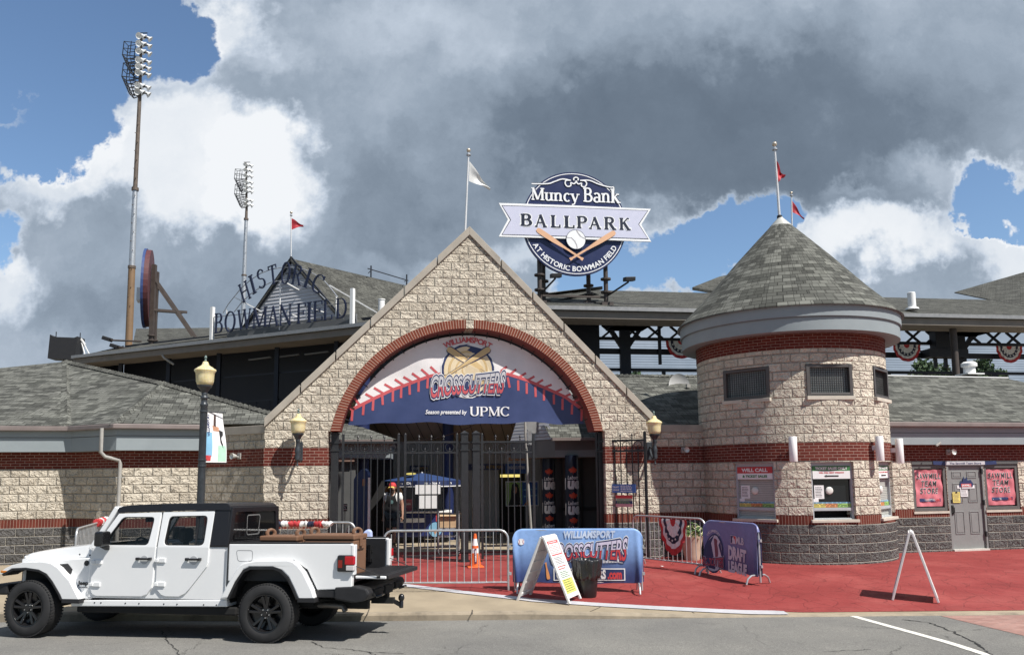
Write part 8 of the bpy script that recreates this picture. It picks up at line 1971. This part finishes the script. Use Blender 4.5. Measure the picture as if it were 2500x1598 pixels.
# wheels
def wheel(x, s, yaw=0.):
    w_ = bpy.data.objects.new('wheel', None); C.objects.link(w_); w_.parent = tk; w_.location = (x, s*.735, .39); w_.rotation_euler = (0, 0, (0 if s > 0 else PI)+yaw)
    mb = MB(); prof = [(.245, .118), (.262, .130), (.30, .133), (.352, .128), (.378, .112), (.389, .092), (.392, 0), (.389, -.092), (.378, -.112), (.352, -.128), (.262, -.130), (.245, -.118)]
    mb.lathe(prof, n=56, axis='y'); mb.build('tyre', RUB, w_, smooth=True, angle=35)
    mb = MB()
    for k in range(56):
        a = 2*PI*k/56
        for sy in (-1, 1):
            c = Vector((.386*math.cos(a), sy*.085, .386*math.sin(a))); e = Vector((-math.sin(a), 0, math.cos(a))); rr_ = Vector((math.cos(a), 0, math.sin(a))); mb.obox(c, e*.013, Vector((0, .034, 0))+e*.006*sy, rr_*.007)
    mb.build('tread', RUB, w_)
    mb = MB(); mb.lathe([(.246, .112), (.252, .128), (.240, .126), (.228, .10), (.222, .02), (.10, -.0), (0, 0)], n=48, axis='y'); mb.build('rim', BGL, w_, smooth=True, angle=40)
    mb = MB()
    for k in range(5):
        for d in (-.20, .20):
            a = 2*PI*k/5+.3; a1 = a+d; p = Vector((.055*math.cos(a+d*.4), .085, .055*math.sin(a+d*.4))); q_ = Vector((.232*math.cos(a1), .108, .232*math.sin(a1))); mb.bar(p, q_, .036, .03, up=(0, 1, 0))
    mb.build('spoke', BGL, w_, bevel=.006)
    mb = MB(); mb.lathe([(.0, .115), (.030, .115), (.036, .10), (.075, .095), (.08, .06), (0, .06)], n=24, axis='y'); mb.build('hub', BGL, w_, smooth=True)
    for k in range(5): a = 2*PI*k/5+.3+PI/5; MB().lathe([(0, .113), (.009, .112), (.011, .09), (0, .09)], (.056*math.cos(a), 0, .056*math.sin(a)), 8, axis='y').build('lug_nut', pm('bright_lug', (.55, .55, .55), .2, .9, var=.05), w_, smooth=True)
for s in (-1, 1): wheel(3.605, s, R_(-2)); wheel(0., s)
# wheel wells, frame, axles
mb = MB(); mb.box(3.0, 4.0, -.55, .55, .48, 1.0); mb.box(-.55, .58, -.55, .55, .46, .84); bpart('wheel_well', mb, UND)
for s in (-1, 1):
    mb = MB(); plate(mb, [scalein(RF_I, (0, .45), .99)+[(.5, .5), (-.4, .5)]], s*.52, s*.53); bpart('well_liner', mb, UND)
    MB().box(-1.3, 3.9, s*.42-.05, s*.42+.05, .42, .54).build('frame_rail', UND, tk)
for x in (0, 3.605): MB().tube([(x, -.6, .39), (x, .6, .39)], .055, 10).build('axle', UND, tk)
MB().tube([(.3, .30, .42), (-.55, .42, .45), (-.75, .50, .47), (-.98, .55, .46), (-1.02, .56, .40)], .04, 10).build('tail_pipe', pm('dull_exhaust', (.22, .20, .18), .45, .7, var=.2), tk, smooth=True)
mb = MB(); mb.lathe([(0, -.35), (.09, -.33), (.09, .33), (0, .35)], (-.72, .32, .50), 16, axis='x'); bpart('muffler', mb, MATS['dull_exhaust'], smooth=True)
# bed
BS_O = [(.60, .80), (.605, 1.30), (-1.17, 1.312), (-1.185, 1.25), (-1.19, 1.16), (-1.185, .72), (-.70, .70), (-.55, .97), (-.36, 1.09), (.30, 1.07), (.47, .93), (.56, .80)]
for s in (-1, 1):
    bpart('bed_side', plate(MB(), [BS_O], s*.70, s*.785), CPW, bev=.012)
    bpart('bed_liner', plate(MB(), [[(.58, .86), (.58, 1.30), (-1.15, 1.305), (-1.15, .86)]], s*.69, s*.698), BPL)
    bpart('rail_cap', MB().box(-1.16, .60, s*.745-.045, s*.745+.038, 1.306, 1.326), BPL, bev=.006)
    bpart('tail_post', MB().box(-1.215, -1.165, s*.735-.055, s*.735+.055, .90, 1.30), CPW, bev=.012)
    lt_ = bpart('tail_light', MB().box(-1.215, -.985, s*.75 if s > 0 else -.832, .832 if s > 0 else -.75, .945, 1.165), BGL, bev=.025)
    bpart('red_lens', MB().box(-1.228, -1.10, s*.77 if s > 0 else -.842, .842 if s > 0 else -.77, 1.04, 1.15), pm('red_lens', (.42, .012, .018), .12, var=.1, nscale=20), bev=.008, parent=lt_)
    bpart('reverse_lens', MB().box(-1.228, -1.12, s*.77 if s > 0 else -.842, .842 if s > 0 else -.77, .965, 1.03), pm('clear_lens', (.55, .52, .52), .15, var=.1), bev=.006, parent=lt_)
    bpart('side_reflector', MB().box(-1.065, -1.01, s*.836-.004, s*.836+.004, 1.0, 1.10), pm('dark_red_lens', (.22, .02, .012), .2, var=.1), parent=lt_)
    mb = MB(); mb.tube([(-1.19, s*.71, 1.02), (-1.55, s*.70, .885)], .006, 6); bpart('tailgate_cable', mb, BLACKPR)
bpart('body_lower_trim', MB().box(-1.20, -.66, -.775, .775, .60, .705), BPL, bev=.012)
bpart('bed_floor', MB().box(-1.19, .60, -.70, .70, .80, .86), BPL); bpart('bed_front', MB().box(.56, .612, -.70, .70, .86, 1.30), BPL)
bpart('cab_gap', MB().box(.600, .618, -.70, .70, .5, 1.25), UND)
mb = MB()
for z in (.98, 1.12): mb.box(-.95, .45, -.688, -.67, z-.03, z+.03)
for x in (-.9, -.4, .1): mb.box(x-.03, x+.03, -.686, -.66, .95, 1.22)
bpart('liner_rib', mb, BGL, bev=.008)
tg = bpart('tailgate', MB().box(-1.63, -1.195, -.69, .69, .845, .885), CPW, bev=.012); bpart('tailgate_liner', MB().box(-1.625, -1.20, -.675, .675, .886, .905), BPL, bev=.006, parent=tg)
mb = MB()
for k in range(12): y = -.6+k*.109; mb.box(-1.60, -1.23, y-.018, y+.018, .905, .910)
bpart('liner_groove', mb, BPL, parent=tg); bpart('tailgate_edge', MB().box(-1.665, -1.628, -.68, .68, .84, .90), BPL, bev=.01, parent=tg)
bpart('latch', MB().box(-1.55, -1.50, .69, .698, .855, .885), BLACKPR, parent=tg)
mb = MB(); plate(mb, [[(-.95, .745), (-1.25, .76), (-1.40, .73), (-1.44, .66), (-1.38, .57), (-1.2, .54), (-.95, .58)]], -.80, .80); bu_ = bpart('rear_bumper', mb, BPL, bev=.03)
mb = MB()
for s in (-1, 1): mb.box(-1.455, -1.40, s*.45-.16, s*.45+.16, .61, .70)
mb.box(-1.452, -1.40, -.16, .16, .58, .70); bpart('bumper_recess', mb, UND, bev=.01, parent=bu_)
for s in (-1, 1): mb = MB(); mb.tube([(-1.45, s*.5-.07, .60), (-1.52, s*.5-.05, .62), (-1.52, s*.5+.05, .62), (-1.45, s*.5+.07, .60)], .018, 8); bpart('tow_hook', mb, BGL, parent=bu_)
mb = MB(); mb.box(-1.52, -1.20, -.05, .05, .44, .52); mb.bar((-1.5, 0, .48), (-1.62, 0, .42), .05); bpart('hitch', mb, UND); mb = MB(); mb.lathe([(.03, -.05), (.03, .04), (.022, .05), (.022, .065)], (-1.63, 0, .43), 12); mb.sphere((-1.63, 0, .52), .045, 12, 8, sc=(1, 1, 1.25)); bpart('hitch_ball', mb, BGL, smooth=True)
# small body details
fu = rounded([(.49, 1.215), (.25, 1.215), (.25, 1.085), (.30, 1.065), (.46, 1.07)], .035); v, f = ribbon(fu+[fu[0]], lambda dx, dy: .007); mb = MB(); mb.add([(p[0], .7865, p[1]) for p in v], f); bpart('fuel_door', mb, pm('panel_gap_grey', (.20, .20, .21), .5))
mb = MB(); mb.bar((.607, .788, .72), (.607, .788, 1.29), .012); bpart('panel_gap', mb, UND)
for x, z in ((2.965, 1.135), (2.80, 1.125)): mb = MB(); mb.lathe([(0, 0), (.012, 0), (.012, .006), (0, .006)], (x, .69, z), 10, axis='y'); bpart('hood_bumper', mb, BLACKPR)
mb = MB(); mb.lathe([(0, 0), (.035, 0), (.04, .006), (0, .006)], (2.80, .745, 1.02), 16, axis='y'); bpart('round_badge', mb, BLACKPR)
fnb = lambda x, z, y: (2.84-x, .748-y, z)
mb = MB(); text(mb, 'Jeep', 0, .735, .165, .078, -.0, .045, 0, fnb); bpart('badge_lettering', mb, BLACKPR)
mb = MB(); text(mb, 'GLADIATOR', 0, .683, .165, .018, 0, .05, 0, fnb); bpart('badge_lettering', mb, pm('grey_badge', (.10, .10, .11), .4))
# crates and blue board in the bed
BRC = pm('brown_moulded_plastic', (.17, .088, .05), .6, var=.1, nscale=5, bump=.15, bscale=80)
def crate(label, x0, x1, y0, y1, z1):
    t = thing('brown_crate', label, 'crate', (0, 0, 0), 0, 'brown moulded crates in the truck bed')
    t.location = tk.location; t.rotation_euler = tk.rotation_euler
    MB().box(x0+.012, x1-.012, y0+.012, y1-.012, .862, z1-.075).build('tub', BRC, t, bevel=.02); MB().box(x0, x1, y0, y1, z1-.075, z1).build('lid', BRC, t, bevel=.018)
    mb = MB(); v, f = ribbon([(x0+.17, z1-.17), (x0+.17, z1-.12), (x1-.17, z1-.12), (x1-.17, z1-.17)], lambda dx, dy: .014); mb.add([(p[0], y1-.008, p[1]) for p in v], f); mb.build('side_groove', pm('dark_brown_groove', (.05, .028, .018), .7), t, recalc=False)
    for xe in (x0+.06, x1-.06):
        mb = MB(); mb.tube([(xe, (y0+y1)/2+.055*math.cos(a*PI/9), z1+.028+.052*math.sin(a*PI/9)) for a in range(18)], .019, 8, closed=True); mb.v = [(xe+(x-xe)*1.1+(y-(y0+y1)/2)*.75, (y0+y1)/2+(y-(y0+y1)/2)*.66, z) for x, y, z in mb.v]; mb.build('ring_handle', BRC, t, smooth=True)
    MB().box(x0-.014, x0+.012, (y0+y1)/2-.05, (y0+y1)/2+.05, z1-.17, z1-.05).build('latch', BRC, t, bevel=.008)
    MB().box(x0-.004, x0+.004, (y0+y1)/2-.12, (y0+y1)/2+.12, z1-.21, z1-.20).build('end_groove', MATS['dark_brown_groove'], t)
crate('brown moulded crate against the cab in the truck bed', -.25, .325, .0, .47, 1.395); crate('brown moulded crate at the open tailgate end of the truck bed', -1.09, -.33, -.06, .47, 1.415)
p = atY(892, 1300, 14.0); t = thing('folded_cover', 'pale blue cloth peak standing beyond the pickup tailgate', 'cloth', (p.x, p.y, zplaza(p.x, p.y)), R_(5))
MB().prism([(-.30, .55), (.16, .55), (.12, 1.14), (.06, 1.18), (-.02, 1.14)], -.06, .05).build('cloth', pm('pale_blue_cloth', (.40, .47, .72), .6, var=.06), t, bevel=.03); MB().box(-.26, .12, -.03, .03, 0, .56).build('stand_leg', BARM, t)
p = ground(922, 1318); t = thing('trash_bag', 'dark crumpled trash bag on the paving behind the bare barricade', 'trash bag', (-3.75, 19.0, 0), 0)
def tb(a, b):
    th = 2*PI*a; ph = PI*b; r = .26*(1+.12*math.sin(th*5+ph*4)+.07*math.sin(th*11-ph*7)); return (r*math.sin(ph)*math.cos(th), r*math.sin(ph)*math.sin(th), .24-.26*math.cos(ph))
MB().grid(tb, 40, 20).build('bag', MATS['black_bin_liner'], t, smooth=True, angle=180)

# ================================================================== the person behind the gates
pp_ = Vector((-3.40, 22.2, 0)); man = thing('person', 'person in red cap, white tee, black apron and shorts walking behind the closed gates', 'person', pp_, R_(-6))
man.scale = (1.06, 1.06, 1.06)
def skinmesh(name, pts, edges, radii, m, root=0, sub=2):
    me = bpy.data.meshes.new(name); me.from_pydata(pts, edges, []); me.update(); o = bpy.data.objects.new(name, me); C.objects.link(o); o.parent = man
    md = o.modifiers.new('skin', 'SKIN'); md.use_smooth_shade = True
    if not me.skin_vertices: me.attributes.new('skin', 'FLOAT', 'POINT') if 0 else None
    bm = bmesh.new(); bm.from_mesh(me); lay = bm.verts.layers.skin.verify(); bm.verts.ensure_lookup_table()
    for i, v_ in enumerate(bm.verts): r_ = radii[i]; v_[lay].radius = r_ if isinstance(r_, tuple) else (r_, r_); v_[lay].use_root = (i == root)
    bm.to_mesh(me); bm.free(); md2 = o.modifiers.new('sub', 'SUBSURF'); md2.levels = sub; md2.render_levels = sub; me.materials.append(m); return o
SKIN = pm('warm_skin', (.40, .225, .155), .5, var=.08, nscale=10)
J = {'pelvis': (0, 0, .94), 'waist': (0, .0, 1.10), 'chest': (0, .01, 1.32), 'neck': (0, -.01, 1.47), 'head': (0, -.045, 1.56), 'brow': (0, -.05, 1.66), 'crown': (0, -.03, 1.72),
     'shl': (-.19, .02, 1.41), 'ell': (-.245, .03, 1.13), 'wrl': (-.225, -.07, .90), 'shr': (.19, .02, 1.41), 'elr': (.255, .04, 1.14), 'wrr': (.275, -.02, .89),
     'hpl': (-.10, 0, .90), 'knl': (-.13, .06, .50), 'anl': (-.13, .17, .12), 'tol': (-.14, .06, .035), 'hpr': (.10, 0, .90), 'knr': (.085, -.14, .52), 'anr': (.07, -.15, .09), 'tor': (.065, -.29, .035)}
names = list(J); RD = dict(pelvis=(.15, .11), waist=(.135, .10), chest=(.155, .11), neck=.055, head=.078, brow=.088, crown=.060, shl=.062, shr=.062, ell=.042, elr=.042, wrl=.029, wrr=.029, hpl=.085, hpr=.085, knl=.058, knr=.058, anl=.040, anr=.040, tol=.038, tor=.038)
ED = [('pelvis', 'waist'), ('waist', 'chest'), ('chest', 'neck'), ('neck', 'head'), ('head', 'brow'), ('brow', 'crown'), ('chest', 'shl'), ('shl', 'ell'), ('ell', 'wrl'), ('chest', 'shr'), ('shr', 'elr'), ('elr', 'wrr'), ('pelvis', 'hpl'), ('hpl', 'knl'), ('knl', 'anl'), ('anl', 'tol'), ('pelvis', 'hpr'), ('hpr', 'knr'), ('knr', 'anr'), ('anr', 'tor')]
pts = [J[k] for k in names]; edges = [(names.index(a), names.index(b)) for a, b in ED]; rad_ = [RD[k] for k in names]
for wr, sx in (('wrl', 1), ('wrr', -1)): # palm, four fingers and a thumb
    w0 = Vector(J[wr]); i0 = names.index(wr); pts.append(tuple(w0+Vector((0, -.015, -.075)))); rad_.append((.036, .017)); pi_ = len(pts)-1; edges.append((i0, pi_))
    for k in range(4):
        b_ = w0+Vector((sx*(.028-.018*k), -.02-.002*k, -.095)); L_ = (.07, .08, .075, .058)[k]
        for st_, rr_ in ((.5, .0095), (1., .0075)): pts.append(tuple(b_+Vector((0, -.022*st_*st_, -L_*st_)))); rad_.append(rr_); edges.append((pi_ if st_ == .5 else len(pts)-2, len(pts)-1))
    for st_, rr_ in ((.5, .012), (1., .009)): pts.append(tuple(w0+Vector((sx*(.03+.022*st_), -.025-.012*st_, -.035-.045*st_)))); rad_.append(rr_); edges.append((pi_ if st_ == .5 else len(pts)-2, len(pts)-1))
skinmesh('body', pts, edges, rad_, SKIN)
def sub(keys, rr, m, name, adj=None):
    E_ = [(keys.index(a), keys.index(b)) for a, b in ED if a in keys and b in keys]; P_ = [Vector(J[k]) for k in keys]
    if adj:
        for k, v_ in adj.items(): P_[keys.index(k)] = Vector(v_)
    return skinmesh(name, [tuple(p) for p in P_], E_, rr, m)
lerp = lambda a, b, t_: tuple(Vector(J[a]).lerp(Vector(J[b]), t_))
sub(['waist', 'pelvis', 'chest', 'shl', 'ell', 'shr', 'elr', 'neck'], [(.165, .135), (.175, .14), (.185, .14), .095, .085, .095, .085, .075], WHITEP if 0 else pm('white_tee_cloth', (.72, .72, .70), .8, var=.05), 'tee_shirt', dict(ell=lerp('shl', 'ell', .62), elr=lerp('shr', 'elr', .62), neck=(0, 0, 1.44)))
APR = pm('black_apron_cloth', (.012, .013, .014), .75, var=.2)
def apron(a, b):
    z = .80+.60*b; w_ = (.185 if b < .55 else .185-.075*(b-.55)/.45); x = (2*a-1)*w_; return (x, -.155-.012*math.sin(b*9)-.0+.55*x*x, z)
MB().grid(apron, 14, 18).build('apron', APR, man, smooth=True, angle=180)
mb = MB(); mb.tube([(-.10, -.15, 1.39), (-.10, -.06, 1.485), (-.06, .04, 1.50), (.06, .04, 1.50), (.10, -.06, 1.485), (.10, -.15, 1.39)], .014, 6); mb.build('apron_strap', APR, man, smooth=True)
mb = MB(); mb.add([(.045*math.cos(i*PI/6)+.02, -.178, 1.24+.05*math.sin(i*PI/6)) for i in range(12)], [tuple(range(12))]); mb.build('apron_print', pm('teal_print', (.12, .22, .22), .6), man, recalc=False)
sub(['pelvis', 'hpl', 'knl', 'hpr', 'knr'], [(.185, .145), .115, .105, .115, .105], pm('dark_teal_shorts', (.035, .05, .055), .8, var=.25, nscale=14), 'shorts', dict(knl=lerp('hpl', 'knl', .95), knr=lerp('hpr', 'knr', .95)))
BOOT = pm('brown_boot_leather', (.085, .05, .03), .6, var=.2)
for a, b in (('anl', 'tol'), ('anr', 'tor')):
    A_, B_ = Vector(J[a]), Vector(J[b]); P_ = [tuple(A_+Vector((0, .01, .10))), tuple(A_), tuple(A_+Vector((0, .03, -.045))), tuple(A_.lerp(B_, .6)+Vector((0, 0, -.01))), tuple(B_+Vector((0, -.03, .005)))]
    skinmesh('boot', P_, [(0, 1), (1, 2), (2, 3), (3, 4)], [.058, .06, .052, .052, .042], BOOT, 1)
hx, hy, hz = 0, -.05, 1.60
mb = MB(); mb.sphere((-.032, hy-.083, hz+.025), .011, 8, 6); mb.sphere((.032, hy-.083, hz+.025), .011, 8, 6); mb.build('eye', pm('dark_eye', (.02, .015, .012), .2), man, smooth=True)
mb = MB(); mb.add([(0, hy-.088, hz+.02), (-.014, hy-.09, hz-.022), (.014, hy-.09, hz-.022), (0, hy-.112, hz-.018)], [(0, 1, 3), (0, 3, 2), (1, 2, 3)]); mb.build('nose', SKIN, man)
mb = MB(); mb.bar((-.026, hy-.084, hz-.052), (.026, hy-.084, hz-.052), .008, .01); mb.build('mouth', pm('lip_red', (.22, .08, .07), .5), man)
for s in (-1, 1): mb = MB(); mb.sphere((s*.09, hy+.005, hz+.015), .03, 10, 8, sc=(.4, .7, 1.15)); mb.build('ear', SKIN, man, smooth=True)
def beard(a, b): th = -PI*.82+PI*.64*a; z = hz-.03-.10*b; r = .092-.02*b; return (r*math.cos(th)*1.0, hy+.012+r*math.sin(th)*1.08, z)
MB().grid(beard, 16, 6).build('beard', pm('dark_beard', (.045, .028, .018), .85, var=.3, nscale=40), man, smooth=True, angle=180)
mb = MB(); mb.lathe([(.0, .155), (.05, .148), (.088, .115), (.103, .06), (.105, .045)], (0, hy+.012, hz), 24); mb.build('red_cap', pm('red_cap_cloth', (.45, .03, .035), .75, var=.08), man, smooth=True, angle=180)
mb = MB(); mb.grid(lambda a, b: ((2*a-1)*.082, hy-.085-.085*b*(1-.5*(2*a-1)**2), hz+.052-.030*b-.02*(2*a-1)**2), 12, 5); mb.build('cap_brim', pm('yellow_cap_brim', (.60, .42, .10), .7), man, smooth=True, angle=180)
mb = MB(); mb.lathe([(.0, .05), (.10, .04), (.115, .0), (.23, -.025), (.245, -.04)], (0, 0, 0), 28); R3 = Matrix.Rotation(R_(-62), 3, 'X'); mb.v = [tuple(R3 @ Vector(p)+Vector((0, .125, 1.50))) for p in mb.v]; mb.build('straw_hat', pm('brown_straw', (.16, .09, .045), .8, var=.2, nscale=25), man, smooth=True, angle=180)
mb = MB(); mb.bar((.33, -.05, .80), (.37, -.12, .62), .05, .09); mb.build('held_pouch', APR, man, bevel=.01)
